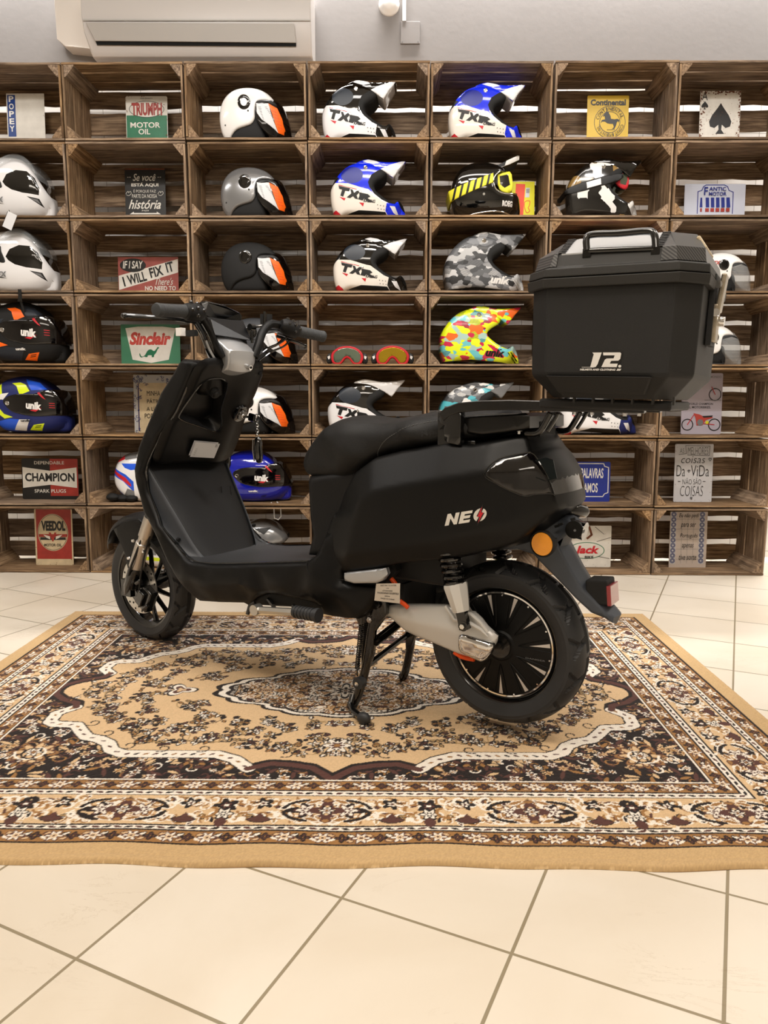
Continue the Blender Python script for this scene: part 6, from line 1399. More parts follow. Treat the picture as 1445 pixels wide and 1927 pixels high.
sm = MB(); lw = interp_field(low+[(0.829,0.362,0.195),(0.964,0.349,0.18),(0.886,0.407,0.195)], blur=.012)
for path_ in ([(0.853,0.427,0.19),(0.863,0.403,0.19),(0.885,0.388,0.19),(0.918,0.385,0.19),(0.972,0.39,0.19)],):
    sm.tube([(p[0], -float(lw(np.array([[p[0], p[1]]]))[0])+.0005, p[1]) for p in smooth_poly(path_, 3, False)], .0014, 6)
sm.build('panel_seam', 'dark', SCO)
# ---------- seat and the panel below it
sv('seat_base_panel', [(0.795,0.652,0.115),(0.802,0.588,0.12),(0.809,0.536,0.125),(0.823,0.488,0.13),(0.814,0.44,0.14),(0.808,0.43,0.14),(0.879,0.432,0.135),(0.92,0.509,0.12),(0.967,0.585,0.11),(1.05,0.689,0.105),(1.05,0.703,0.105),(1.002,0.687,0.11)], ['satin_black2'], edge=.022, step=.018, blur=.01, smooth=45)
SEAT = [(0.806,0.649,0.115),(0.775,0.661,0.11),(0.76,0.686,0.1),(0.77,0.717,0.1),(0.8,0.751,0.105),(0.838,0.785,0.11),(0.876,0.804,0.11),(0.923,0.811,0.12),(0.972,0.809,0.12),(1.027,0.804,0.12),(1.096,0.812,0.125),(1.159,0.824,0.125),(1.226,0.832,0.115),(1.299,0.836,0.11),(1.364,0.834,0.1),(1.37,0.784,0.11),(1.32,0.773,0.12),(1.232,0.76,0.125),(1.139,0.744,0.13),(1.067,0.729,0.13),(1.028,0.711,0.13),(0.987,0.683,0.125),(0.948,0.661,0.12),(0.9,0.65,0.115)]
sv('seat', smooth_poly([s_[:2] for s_ in SEAT], 2), ['vinyl'], w=interp_field(SEAT+[(0.941,0.729,0.145),(1.143,0.777,0.15),(1.287,0.799,0.14)], blur=.012), edge=.040, step=.014, smooth=60, edgepow=.85, crown=.012, rimdiv=10)
seat = bpy.data.objects['seat']; sw = interp_field(SEAT+[(0.941,0.729,0.145),(1.143,0.777,0.15),(1.287,0.799,0.14)], blur=.012); so = [(a, b_) for a, b_ in smooth_poly([s_[:2] for s_ in SEAT], 2)]
def SF(u, z, e=.001):
    d = seg_dist([[u, z]], so)[0]; w = float(sw(np.array([[u, z]]))[0]); q = max(0, 1-d/.04); return (u, -(w-.034*(1-math.sqrt(max(0, 1-q*q))))-e, z)
stt = smooth_poly([p[:2] for p in [(1.035,0.716,0.14),(1.047,0.736,0.14),(1.067,0.758,0.14),(1.097,0.778,0.14),(1.145,0.799,0.14),(1.198,0.812,0.14),(1.236,0.816,0.14)]], 6, False)
mb = MB()
for i in range(0, len(stt)-1): mb.tube([SF(*stt[i], .0), SF(*(np.array(stt[i])*.4+np.array(stt[i+1])*.6), .0)], .0009, 4)
mb.build('stitching', mk('thread', '5a5a58', .8) and 'thread', seat)
E4 = [(1.18,0.788,0.14),(1.233,0.805,0.14),(1.233,0.781,0.14),(1.184,0.77,0.14)]; ea = np.array(E4[2][:2])-np.array(E4[3][:2]); eb = np.array(E4[0][:2])-np.array(E4[3][:2])
mb = MB(); put_text(mb, 'Mylin', (0, 0, 1, 1), lambda a, b_: SF(*(np.array(E4[3][:2])+ea*a+eb*b_), .0006), bold=.02); mb.build('embossed_lettering', mk('emboss', '101010', .6) and 'emboss', seat, smooth=0, fix=False)

# ---------- backrest pad, grab rail and carrier
mk('gloss_soft', '070707', .25)
sv('backrest_pad', [(1.267,0.825,0.118),(1.331,0.831,0.118),(1.448,0.836,0.118),(1.458,0.828,0.118),(1.459,0.801,0.118),(1.434,0.794,0.118),(1.394,0.787,0.118),(1.342,0.78,0.118),(1.311,0.783,0.118),(1.268,0.785,0.118)], ['gloss_soft'], edge=.010, step=.02, w=const(.121))
mb = MB()
for sy in (-1, 1):
    P = [(1.244,-0.135,0.823),(1.262,-0.135,0.838),(1.292,-0.135,0.847),(1.344,-0.13,0.852),(1.416,-0.125,0.854),(1.482,-0.11,0.852),(1.59,-0.09,0.85),(1.705,-0.07,0.848)]
    pp = [(p[0], sy*abs(p[1]), p[2]) for p in P]; volume('rail_bracket', [q[:2] for q in [(1.233,0.817,0.13),(1.246,0.834,0.13),(1.283,0.846,0.13),(1.298,0.841,0.13),(1.297,0.757,0.13),(1.265,0.761,0.13),(1.253,0.769,0.13),(1.249,0.805,0.13),(1.238,0.794,0.13)]], const(.012), ['black_metal'], SCO, vc=sy*.131, edge=.003, step=.02)
    # flat bar: rectangular section swept
    vs = []; fs = []; n = len(pp)
    for i, p in enumerate(pp):
        a = np.array(pp[max(0, i-1)]); b_ = np.array(pp[min(n-1, i+1)]); d = (b_-a)/np.linalg.norm(b_-a); nm = np.array((-d[2], 0, d[0])); nm /= np.linalg.norm(nm)
        for q, s_ in ((-1, -1), (1, -1), (1, 1), (-1, 1)): hh = .0115; vs.append(np.array(p)+nm*hh*s_+np.array((0, .010*q, 0)))
    fs = [(i*4+k, i*4+(k+1) % 4, i*4+4+(k+1) % 4, i*4+4+k) for i in range(n-1) for k in range(4)]+[(0, 1, 2, 3), ((n-1)*4+3, (n-1)*4+2, (n-1)*4+1, (n-1)*4)]
    mb.add(vs, fs)
    Q = [(1.504,-0.1,0.837),(1.492,-0.1,0.814),(1.479,-0.1,0.794),(1.463,-0.1,0.788),(1.444,-0.1,0.789)]
    mb.tube([(p[0], sy*.10, p[2]) for p in smooth_poly(Q, 3, False)], .008, 8); mb.tube([(p[0]+.018, sy*.10, p[2]+.0) for p in smooth_poly(Q[:3], 3, False)], .005, 8)
    lg = [(1.258,-0.125,0.83),(1.262,-0.12,0.756),(1.28,-0.12,0.756)]; mb.box((lg[1][0]-.012, sy*.118, (lg[0][2]+lg[1][2])/2), (.05, .016, .085)); mb.box((lg[1][0]+.035, sy*.105, lg[1][2]+.002), (.05, .016, .02))
gr = mb.build('grab_rail', 'black_metal', SCO, smooth=40); bev(gr, .003)
cp = [(1.507,-0.11,0.849),(1.705,-0.07,0.848)]; mb = MB()
mb.prism([(cp[0][0]-.02, -.10), (cp[1][0]+.02, -.085), (cp[1][0]+.02, .085), (cp[0][0]-.02, .10)], 0, .006, lambda a, b_, h: (a, b_, cp[0][2]+(a-cp[0][0])*(cp[1][2]-cp[0][2])/(cp[1][0]-cp[0][0])+.010+h))

carr = mb.build('carrier_plate', 'satin_black', SCO, smooth=0)
for (u, v, z) in [(1.548,-0.07,0.84),(1.589,-0.07,0.84),(1.659,-0.06,0.838),(1.682,-0.03,0.838),(1.432,-0.105,0.795)]:
    mb = MB(); mb.cyl((u, v, z+.010), (u, v, z-.008), .0045, seg=8); mb.cyl((u, v, z+.004), (u, v, z-.002), .008, seg=6); mb.build('carrier_bolt', 'chrome', carr)
mb = MB(); mb.box((1.36, 0, .79), (.20, .10, .05)); mb.build('rail_mount', 'matte_black', SCO)

# ---------- number plate hanger / rear mudguard and lamps
MG = [(1.352,0.5,0.055),(1.428,0.544,0.055),(1.471,0.565,0.055),(1.505,0.589,0.03),(1.526,0.586,0.03),(1.546,0.573,0.045),(1.535,0.551,0.045),(1.509,0.529,0.045),(1.528,0.498,0.045),(1.547,0.467,0.045),(1.577,0.425,0.045),(1.605,0.401,0.04),(1.627,0.38,0.04),(1.648,0.362,0.04),(1.646,0.35,0.02),(1.628,0.36,0.04),(1.597,0.369,0.045),(1.561,0.398,0.05),(1.518,0.436,0.05),(1.481,0.469,0.055),(1.455,0.493,0.055),(1.41,0.503,0.055),(1.356,0.497,0.055)]
sv('rear_mudguard', [p[:2] for p in MG], ['fender_grey'], w=interp_field(MG+[(1.584,0.452,0.056),(1.533,0.51,0.062),(1.479,0.53,0.062)], blur=.01), edge=.009, step=.014, smooth=40, rimdiv=10, rimfun=lambda p, t: -.010*(1-abs(t)))
am = [(1.496,-0.095,0.533)][0]; mb = MB(); T = Matrix.Translation(Vector(am)) @ Matrix.Rotation(-.12, 4, 'Z')
mb.lathe([(0, -.010), (.027, -.009), (.0285, -.006)], 40, 0, T); ar = mb.build('side_reflector', 'amber', SCO, smooth=40)
mb = MB(); mb.lathe([(.0285, -.010), (.031, -.009), (.032, -.004), (.031, .004), (.0, .004)], 40, 0, T); mb.build('reflector_bezel', 'matte_black', ar)
mb = MB(); mb.box((am[0]+.01, -.075, am[2]), (.02, .03, .02)); mb.build('reflector_stay', 'matte_black', ar)
mb = MB(); ts = [(1.499,-0.03,0.607),(1.545,0.055,0.594)]; a = Vector(ts[0]); b_ = Vector(ts[1])
mb.tube([a, a+(b_-a)*.3, a+(b_-a)*.38, a+(b_-a)*.92, b_], [.012, .014, .0175, .0165, .011], 20); mb.build('turn_signal', 'smoke_lens', SCO, smooth=40)
hn = [(1.56,-0.03,0.564)][0]; mb = MB(); mb.cyl((hn[0]-.012, hn[1], hn[2]), (hn[0]+.012, hn[1], hn[2]-.004), .022, seg=28); ho = mb.build('plate_lamp', 'gloss_black', SCO); mb = MB(); mb.cyl((hn[0]-.005, -.054, hn[2]), (hn[0]-.005, -.05, hn[2]), .003, seg=8); mb.build('bolt', 'grey', ho)
mb = MB(); mb.cyl((hn[0]-.008, -.052, hn[2]+.001), (hn[0]-.008, -.035, hn[2]+.001), .021, seg=28); mb.build('lamp_housing', 'satin_black', ho)
# small slots on the mudguard bracket


for (u, v, z) in [(1.515,-0.0635,0.572),(1.524,-0.0635,0.577),(1.553,-0.0635,0.592)]:
    mb = MB(); mb.box((u, v, z), (.011, .004, .006), 0, Matrix.Rotation(-.35, 3, 'Y')); mb.build('bracket_slot', 'dark', bpy.data.objects['rear_mudguard'])
rl = [(1.603,-0.04,0.42),(1.638,-0.04,0.425)]
R_l = Matrix.Rotation(-.10, 3, 'Y'); mb = MB(); mb.box((rl[0][0]+.004, -.005, rl[0][2]-.002), (.052, .062, .058), 0, R_l); hl = mb.build('rear_reflector', 'matte_black', SCO, smooth=0); bev(hl, .004)
mb = MB(); mb.box((rl[0][0]+.033, -.005, rl[0][2]-.006), (.010, .064, .048), 0, R_l); bev(mb.build('red_lens', 'red_lens', hl, smooth=0), .002)

# ---------- swing arm, shock absorber
SA = [(1.056,0.286,0.11),(1.057,0.306,0.11),(1.066,0.318,0.11),(1.095,0.326,0.11),(1.17,0.338,0.11),(1.239,0.348,0.11),(1.261,0.347,0.11),(1.291,0.341,0.11),(1.322,0.342,0.11),(1.342,0.328,0.11),(1.358,0.311,0.11),(1.376,0.299,0.11),(1.389,0.292,0.11),(1.384,0.272,0.11),(1.375,0.257,0.11),(1.359,0.234,0.11),(1.335,0.221,0.11),(1.283,0.225,0.11),(1.208,0.24,0.11),(1.166,0.247,0.11),(1.124,0.257,0.11),(1.095,0.274,0.11),(1.076,0.287,0.11)]
for sy in (-1, 1):
    vc = sy*.098
    sa = volume('swing_arm', [p[:2] for p in smooth_poly(SA, 2)] if False else [p[:2] for p in SA], interp_field([(*p[:2], .012) for p in SA]+[(*p[:2], .024) for p in [(1.122,0.299,0.11),(1.187,0.295,0.11),(1.265,0.295,0.11),(1.325,0.278,0.11),(1.348,0.261,0.11)]], blur=.008), ['silver_arm' if sy < 0 else 'silver_dark'], SCO, vc=vc, step=.012, edge=.010, smooth=50)
    if sy < 0:
        ch = volume('chrome_cap', [p[:2] for p in smooth_poly([(1.291,0.281,0.125),(1.303,0.287,0.125),(1.347,0.282,0.125),(1.382,0.277,0.125),(1.385,0.263,0.125),(1.374,0.239,0.125),(1.357,0.224,0.125),(1.334,0.227,0.125),(1.298,0.237,0.125),(1.29,0.254,0.125)], 2)], const(.016), ['chrome'], sa, vc=vc-.016, step=.010, edge=.012, smooth=60)
        mb = MB(); tp = [(1.258,-0.132,0.354),(1.285,-0.132,0.323),(1.315,-0.132,0.325),(1.357,-0.132,0.31),(1.375,-0.13,0.295)]; mb.tube(tp, [.005, .006, .006, .005, .003], 8); mb.tube([(1.281,-0.128,0.349),(1.327,-0.13,0.344),(1.356,-0.13,0.326),(1.374,-0.128,0.305)], .005, 8); mb.build('pressed_rib', 'silver_arm', sa)
        mb = MB(); mb.tube([(1.268,-0.1,0.226),(1.288,-0.1,0.218),(1.307,-0.1,0.217),(1.325,-0.1,0.218)], .006, 10); mb.build('motor_cable', 'orange_cable', sa)
    vs_ = sy*.142
    sp = [(1.267,-0.142,0.493),(1.292,-0.142,0.411)]; A0, A1 = Vector((sp[0][0], vs_, sp[0][2]+.01)), Vector((sp[1][0], vs_, sp[1][2]))
    d = A1-A0; ax = d.normalized(); s1 = ax.cross(Vector((0, 1, 0))).normalized(); s2 = Vector((0, 1, 0))
    sh = empty('shock_absorber', (0, 0, 0), parent=SCO)
    mb = MB(); N = 150; turns = 6.5; mb.tube([A0+d*(i/N)+(s1*math.cos(2*PI*turns*i/N)+s2*math.sin(2*PI*turns*i/N))*.0235 for i in range(N+1)], .0052, 8); mb.build('coil_spring', 'gloss_black', sh)
    mb = MB(); mb.cyl(A0-d*.2, A1, .012, seg=14); mb.build('damper_rod', 'black_metal', sh)
    B0, B1 = A1-ax*.008, A1+ax*.062; mb = MB(); mb.tube([B0, B0+ax*.006, B0+ax*.050, B1], [.0300, .0312, .0250, .0215], 8); mb.build('damper_cup', 'silver_arm', sh, smooth=20)
    C1 = B1+ax*.036; mb = MB(); mb.box((B1+C1)/2, (.024, .018, .055), 0, Matrix.Rotation(-.25, 3, 'Y')); mb.cyl(C1-Vector((0, .01, 0)), C1+Vector((0, .01, 0)), .013, seg=16); mb.build('lower_eye', 'black_metal', sh)
    mb = MB(); mb.cyl(C1-Vector((0, .016, 0)), C1+Vector((0, .016, 0)), .0068, seg=6); mb.build('bolt', 'chrome', sh)
# underbody: battery tray, frame tubes, passenger foot step
mb = MB(); q = [(1.079,-0.12,0.446),(1.238,-0.12,0.415)]; mb.box(((q[0][0]+q[1][0])/2-.02, 0, (q[0][2]+q[1][2])/2+.012), (.22, .25, .085)); o = mb.build('controller_box', 'satin_black2', SCO, smooth=0); bev(o, .008)
mb = MB(); mb.box((1.02, 0, .40), (.16, .22, .10)); mb.box((1.06, 0, .33), (.10, .18, .10)); mb.build('frame', 'matte_black', SCO, smooth=0)
st_ = sv('passenger_foot_step', [p[:2] for p in [(0.977,0.411,0.18),(1.11,0.441,0.18),(1.115,0.427,0.18),(1.1,0.407,0.18),(1.081,0.398,0.18),(1.011,0.387,0.18),(0.978,0.39,0.18)]], ['silver_paint'], w=const(.012), vc=-.172, edge=.006, step=.012)
st2 = volume('foot_step_recess', [p[:2] for p in [(0.954,0.414,0.17),(1.115,0.447,0.17),(1.123,0.429,0.17),(1.087,0.39,0.17),(0.995,0.371,0.17),(0.959,0.379,0.17)]], const(.150), ['dark'], SCO, edge=0, step=.05)
# kick plate (metal label) hanging below
lp = [(1.077,-0.175,0.395),(1.15,-0.175,0.406),(1.149,-0.175,0.353),(1.071,-0.175,0.349)]; mb = MB(); mb.add([Vector(p) for p in lp]+[Vector(p)+Vector((0, .002, 0)) for p in lp], [(0, 1, 2, 3), (7, 6, 5, 4), (0, 4, 5, 1), (1, 5, 6, 2), (2, 6, 7, 3), (3, 7, 4, 0)])
pl = mb.build('metal_label', mk('label_metal', 'cfcac2', .25, metal=.8) and 'label_metal', SCO, smooth=0); mb = MB()
L_ = [Vector(p) for p in lp]; fL = lambda a, b_: tuple((L_[3]*(1-a)+L_[2]*a)*(1-b_)+(L_[0]*(1-a)+L_[1]*a)*b_+Vector((0, -.0008, 0)))
for i, (t_, a, b_) in enumerate((('ELECTRIC SCOOTER', .2, .85), ('L1e', .45, .55), ('CHASSIS', .3, .7), ('YH2024NEO0189763', .08, .95), ('2024', .4, .6), ('MADE IN CHINA', .25, .8))): put_text(mb, t_, (a, .86-i*.145, b_, .86-i*.145+(.10 if i == 3 else .07)), fL)
mb.build('small_print', 'sign_black', pl, smooth=0, fix=False)
mb = MB(); mb.tube([(1.077,-0.13,0.418),(1.097,-0.14,0.408),(1.11,-0.14,0.396),(1.117,-0.14,0.388)], .006, 10); mb.tube([(1.122,-0.13,0.345),(1.137,-0.13,0.338),(1.147,-0.13,0.331)], .006, 10); mb.build('orange_cable', 'orange_cable', SCO)
mb = MB(); mb.tube([(1.009,0.1,0.28),(1.045,0.1,0.315),(1.116,0.1,0.331),(1.151,0.1,0.327)], [.012, .02, .02, .014], 12); mb.build('swing_arm_brace', 'silver_dark', SCO)
# ---------- folded foot peg
fp = [(0.681,-0.2,0.268),(0.831,-0.215,0.289),(0.835,-0.215,0.291),(0.921,-0.225,0.297)]; peg = empty('foot_peg', (0, 0, 0), parent=SCO)
mb = MB(); mb.tube(fp[:2], [.0105, .0105], 6); mb.cyl(Vector(fp[0])+Vector((-.004, -.012, 0)), Vector(fp[0])+Vector((-.004, .014, 0)), .0155, seg=20); mb.build('bar', 'brushed', peg, smooth=20)
mb = MB(); mb.tube([fp[2], fp[3], Vector(fp[3])+Vector((.003, 0, 0))], [.016, .016, .016], 16)
for i in range(7): c = Vector(fp[2]).lerp(Vector(fp[3]), (i+.5)/7); mb.tube([c-Vector((.003, 0, 0)), c+Vector((.003, 0, 0))], .0178, 16)
mb.cyl(Vector(fp[3])-Vector((.004, 0, 0)), Vector(fp[3])+Vector((.006, 0, .0)), .0195, seg=16); mb.build('rubber_sleeve', 'rubber', peg)
mb = MB(); mb.tube([(0.642,-0.2,0.248),(0.647,-0.195,0.273),(0.663,-0.19,0.284)], .006, 8); mb.tube([(0.697,-0.17,0.294),(0.731,-0.185,0.284),(0.729,-0.19,0.269)], .007, 8); mb.tube([(0.808,-0.19,0.297),(0.836,-0.2,0.289),(0.864,-0.205,0.29)], .007, 8); mb.build('hinge', 'black_metal', peg)
rcs = volume('peg_recess', [p[:2] for p in [(0.637,0.284,0.18),(0.696,0.315,0.18),(0.816,0.32,0.18),(0.891,0.308,0.18),(0.887,0.292,0.18),(0.815,0.288,0.18),(0.645,0.269,0.18)]], const(.168), ['matte_black'], SCO, edge=.004, step=.04)
# ---------- centre stand
cs_ = empty('centre_stand', (0, 0, 0), parent=SCO)
for sy in (-1, 1):
    v = sy*.115
    T_ = [(1.035, v, .31), (1.020, v, .24), (1.005, v*1.03, .14), (.985, v*1.10, .06), (.970, v*1.16, .012+.009)]
    mb = MB(); mb.tube(smooth_poly(T_, 4, False), .0125, 14); mb.ball((.966, v*1.17, .022), .0135, 0, 12); mb.build('leg', 'black_metal', cs_)
    volume('bracket', [(.955, .365), (1.07, .365), (1.075, .30), (1.035, .245), (1.03, .18), (1.008, .12), (.992, .12), (.990, .19), (.985, .25), (.955, .31)], const(.010), ['black_metal'], cs_, vc=v, edge=.005, step=.02)
    for (u, z, r) in ((1.025, .278, .0095), (1.05, .325, .011)): b_ = MB(); b_.cyl((u, v-.012, z), (u, v-.018, z), r, r*.9, 6); b_.cyl((u, v-.018, z), (u, v-.021, z), r*.45, r*.4, 12); b_.build('bolt', 'chrome' if r < .01 else 'black_metal', cs_)
    mb = MB(); mb.tube([(1.035, v*1.0, .21), (1.045, v*.6, .225), (1.05, 0, .245)], .009, 10); mb.build('cross_tube', 'black_metal', cs_)
mb = MB(); mb.tube([(1.00, -.115, .135), (1.0, .115, .17)], .0085, 10); mb.build('cross_tube', 'black_metal', cs_)
mb = MB(); mb.tube([(1.01, -.115, .20), (1.0, .115, .235)], .0085, 10); mb.build('cross_tube', 'black_metal', cs_)
mb = MB(); a = Vector((1.003, -.137, .262)); b_ = Vector((.990, -.139, .135)); mb.tube([a+(b_-a)*(i/160)+Vector((math.cos(i*.95), math.sin(i*.95), 0))*.0062 for i in range(161)], .0017, 6); mb.tube([a+Vector((0, 0, .02)), a], .002); mb.tube([b_, b_-Vector((0, 0, .02))], .002); mb.build('return_spring', 'black_metal', cs_)
mb = MB(); mb.cyl((.998, -.150, .098), (.998, -.128, .098), .0165, seg=24, m=0); mb.build('rubber_bumper', 'rubber', cs_)
mb = MB(); mb.cyl((.998, -.155, .098), (.998, -.149, .098), .0065, seg=6); mb.build('bolt', 'chrome', cs_)
mb = MB(); mb.tube([(.972, -.135, .055), (.975, -.150, .034), (1.0, -.17, .026), (1.035, -.185, .024)], [.009, .009, .009, .010], 12); tg = mb.build('foot_tang', 'black_metal', cs_)
mb = MB(); mb.ball((1.046, -.188, .025), .0165, 0, 16, (1.25, .9, 1)); mb.build('rubber_knob', 'rubber', cs_)

# ---------- handlebar, dash, steering cover
hb_ = empty('handlebar', (0, 0, 0), parent=SCO)
for sy in (-1, 1):
    if sy < 0:
        bar = [(0.428,-0.055,0.995),(0.414,-0.075,1.03),(0.418,-0.105,1.075),(0.434,-0.14,1.102),(0.45,-0.175,1.116),(0.445,-0.21,1.119)]; gp = [(0.445,-0.21,1.116),(0.456,-0.27,1.112),(0.458,-0.335,1.107)]; sw_ = [(0.453,-0.165,1.114),(0.446,-0.215,1.115)]
        lv = [(0.424,-0.16,1.092),(0.406,-0.22,1.096),(0.399,-0.3,1.095),(0.399,-0.38,1.092),(0.396,-0.39,1.09)]; cb = [(0.433,-0.16,1.1),(0.42,-0.12,1.066),(0.413,-0.09,1.021),(0.412,-0.06,0.983)]
    else:
        bar = [(0.451,0.055,1),(0.452,0.075,1.038),(0.448,0.1,1.081),(0.449,0.135,1.109),(0.457,0.17,1.108),(0.477,0.2,1.096)]; gp = [(0.481,0.225,1.094),(0.498,0.27,1.085),(0.522,0.33,1.079)]; sw_ = [(0.469,0.175,1.108),(0.485,0.225,1.091)]
        lv = [(0.436,0.18,1.076),(0.459,0.22,1.064),(0.468,0.25,1.057),(0.467,0.29,1.047)]; cb = [(0.456,0.06,1),(0.454,0.12,1.032),(0.467,0.165,1.051),(0.473,0.19,1.071)]
    mb = MB(); mb.tube(smooth_poly(bar, 4, False), .0135, 14); mb.build('bar', 'satin_black', hb_)
    g = [Vector(p) for p in gp]; L = (g[2]-g[0]); mb = MB(); N = 40
    prof = [(0, .0195), (.03, .021), (.08, .0185)]+[(.1+i*.02, .0175+(.0008 if i % 2 else 0)) for i in range(38)]+[(.87, .0185), (.93, .0195), (.98, .017), (1.0, .008)]
    mb.tube([g[0]+L*t for t, _ in prof], [r for _, r in prof], 20); mb.build('grip', 'grip', hb_, smooth=30)
    s0, s1 = Vector(sw_[0]), Vector(sw_[1]); ms2 = MB(); dd = s1-s0
    ms2.tube([s0-dd*.15, s0, s0+dd*.25, s0+dd*.75, s1, s1+dd*.08], [.016, .0225, .026, .026, .024, .020], 18)
    ms = ms2.build('switch_housing', 'satin_black2', SCO); up = Vector((.0, 0, .024)); bk = Vector((.02, 0, .008))
    for i, (t, o_) in enumerate(((.15, Vector((.022, 0, .006))), (.55, Vector((.024, 0, .010))), (.55, Vector((.022, 0, -.010))), (.9, Vector((.022, 0, .004))), (.3, Vector((.004, 0, .025))), (.7, Vector((.004, 0, .027))))):
        c = s0+dd*t+o_; m3 = MB(); m3.ball(c, .0062, 0, 10, (1, 1.2, 1)); m3.build('button', 'gloss_black', ms)
    mb = MB(); mb.tube(smooth_poly(lv, 3, False), [.006]*10+[.0065]*3 if len(lv) == 5 else [.006]*10, 10); mb.ball(lv[-1], .008, 0, 12); mb.build('brake_lever', 'black_metal', hb_)
    mb = MB(); mb.tube(smooth_poly(cb, 4, False), .0035, 8); mb.tube([Vector(p)+Vector((.0, .012, -.012)) for p in smooth_poly(cb, 4, False)], .0035, 8); mb.tube([Vector(p)+Vector((-.012, -.006, -.006)) for p in smooth_poly(cb, 4, False)], .0045, 8); mb.build('control_cables', 'gloss_black', hb_)
# master cylinder and mirror stub on the right side
mp = [Vector(p) for p in [(0.44,0.12,1.125),(0.441,0.12,1.138),(0.421,0.08,1.096),(0.436,0.09,1.113)]]
mb = MB(); mb.cyl(mp[0]+Vector((0, 0, -.03)), mp[1]+Vector((0, 0, .01)), .005, seg=10); mb.tube([mp[0]+Vector((0, 0, -.02)), mp[2]+Vector((0, 0, 0)), mp[2]+Vector((0, 0, -.05))], .005, 8); mb.cyl(mp[2]-Vector((.0, .01, 0)), mp[2]+Vector((0, .01, .0)), .011, seg=12); mb.build('mirror_mount', 'black_metal', hb_)
mb = MB(); mb.cyl(mp[0]+Vector((-.02, .03, -.02)), mp[0]+Vector((-.02, .03, .018)), .020, seg=20); mb.build('fluid_reservoir', 'matte_black', hb_)
# silver steering cover: slanted top and vertical face
sl = [(0.346,1.08,0.05),(0.388,1.061,0.06),(0.426,1.037,0.062),(0.457,1.013,0.062),(0.454,0.982,0.058),(0.443,0.956,0.055),(0.396,0.945,0.05),(0.362,0.968,0.05),(0.34,1.018,0.05)]
scv = sv('steering_cover', sl, ['silver_paint'], edge=.007, step=.009, blur=.003, smooth=45, rimdiv=8, crown=.006, parent=SCO)
bk_ = [(0.453,0.025,0.969)][0]; mb = MB(); mb.cyl((bk_[0]-.006, bk_[1], bk_[2]), (bk_[0]+.012, bk_[1], bk_[2]-.004), .0075, seg=14); mb.cyl((bk_[0]+.006, bk_[1], bk_[2]), (bk_[0]+.014, bk_[1], bk_[2]-.004), .0045, seg=6, m=1); mb.build('cover_bolt', ['chrome', 'dark'], scv)
# dash: glossy display with a tinted visor above it
def slab(name, pts, mt, parent, th=Vector((-.008, 0, .0)), bw=.002):
    mb = MB(); n = len(pts); vs = [Vector(p) for p in pts]+[Vector(p)+th for p in pts]
    mb.add(vs, [tuple(range(n)), tuple(range(2*n-1, n-1, -1))]+[(i, (i+1) % n, (i+1) % n+n, i+n) for i in range(n)]); o = mb.build(name, mt, parent, smooth=0)
    if bw: bev(o, bw)
    return o
mk('screen', '08090c', .3)
dsh = slab('display_housing', [(.375, -.078, 1.118), (.375, .078, 1.118), (.405, .076, 1.045), (.395, -.070, 1.050)], 'matte_black', SCO, Vector((-.05, 0, -.0)))
slab('display', [(0.392,-0.07,1.111),(0.394,0.07,1.118),(0.429,0.07,1.053),(0.41,-0.07,1.061)], 'screen', dsh, Vector((-.012, 0, .0)))
mk('visor_black', '060606', .18)
slab('wind_visor', [(0.36,-0.075,1.157),(0.374,-0.06,1.162),(0.388,0,1.155),(0.376,0.075,1.143),(0.381,0.08,1.133),(0.375,0.08,1.117),(0.361,0.06,1.107),(0.356,0,1.113),(0.372,-0.06,1.113),(0.37,-0.075,1.124)], 'visor_black', SCO, Vector((-.012, 0, .006)))
# steering neck between cover and shield, and front head
sv('headlight_cowl', [(.28, .88), (.25, .92), (.28, .965), (.33, .985), (.37, .985), (.39, .96), (.38, .93), (.36, .88)], ['satin_black'], w=const(.085), edge=.03, step=.02)
tl = [(0.324,-0.13,1.07),(0.366,-0.1,1.062)]; mb = MB(); mb.box(Vector(tl[0])+Vector((.0, 0, 0)), (.024, .018, .024), 1); mb.box((Vector(tl[0])+Vector(tl[1]))/2+Vector((.012, 0, 0)), (.04, .014, .018), 0); mb.build('front_turn_signal', ['matte_black', 'white'], SCO, smooth=0)

# ================================================================ top case on the carrier
CB = [(1.537,-0.215,1.091),(1.785,-0.215,1.083),(1.777,-0.215,0.906),(1.537,-0.215,0.919)]
TC = empty('top_case', (0, 0, 0)); tag(TC, 'angular black top case with pale lid sheet and J2 sticker on the scooter rack', 'top case')
TC_P = Vector((1.655, -.21, 1.0)); TC.matrix_world = Matrix.Translation(SCO.location) @ Matrix.Rotation(-math.radians(33), 4, 'Z') @ Matrix.Translation(TC_P) @ Matrix.Rotation(math.radians(4), 4, 'Z') @ Matrix.Rotation(math.radians(1.4), 4, 'Y') @ Matrix.Translation(-TC_P)
u0, u1 = 1.488, 1.826; v0, v1 = -.215, .165
def octa(u0, u1, v0, v1, c, z, dz=0.0):
    return [(u0+c, v0, z), (u1-c, v0, z+dz), (u1, v0+c, z+dz), (u1, v1-c, z+dz), (u1-c, v1, z+dz), (u0+c, v1, z), (u0, v1-c, z), (u0, v0+c, z)]
def loft(name, rings, mats, parent, slots=None, smooth=0, bevw=.004):
    mb = MB(); n = len(rings[0]); vs = [p for r in rings for p in r]; fs = []; ms = []
    for i in range(len(rings)-1):
        for k in range(n): fs.append((i*n+k, i*n+(k+1) % n, (i+1)*n+(k+1) % n, (i+1)*n+k)); ms.append((slots or {}).get((i, k), 0))
    fs += [tuple(range(n))[::-1], tuple(range((len(rings)-1)*n, len(rings)*n))]; ms += [(slots or {}).get('bottom', 0), (slots or {}).get('top', 0)]
    mb.add(vs, fs, ms); o = mb.build(name, mats, parent, smooth=smooth); 
    if bevw: bev(o, bevw, 2, 15)
    return o
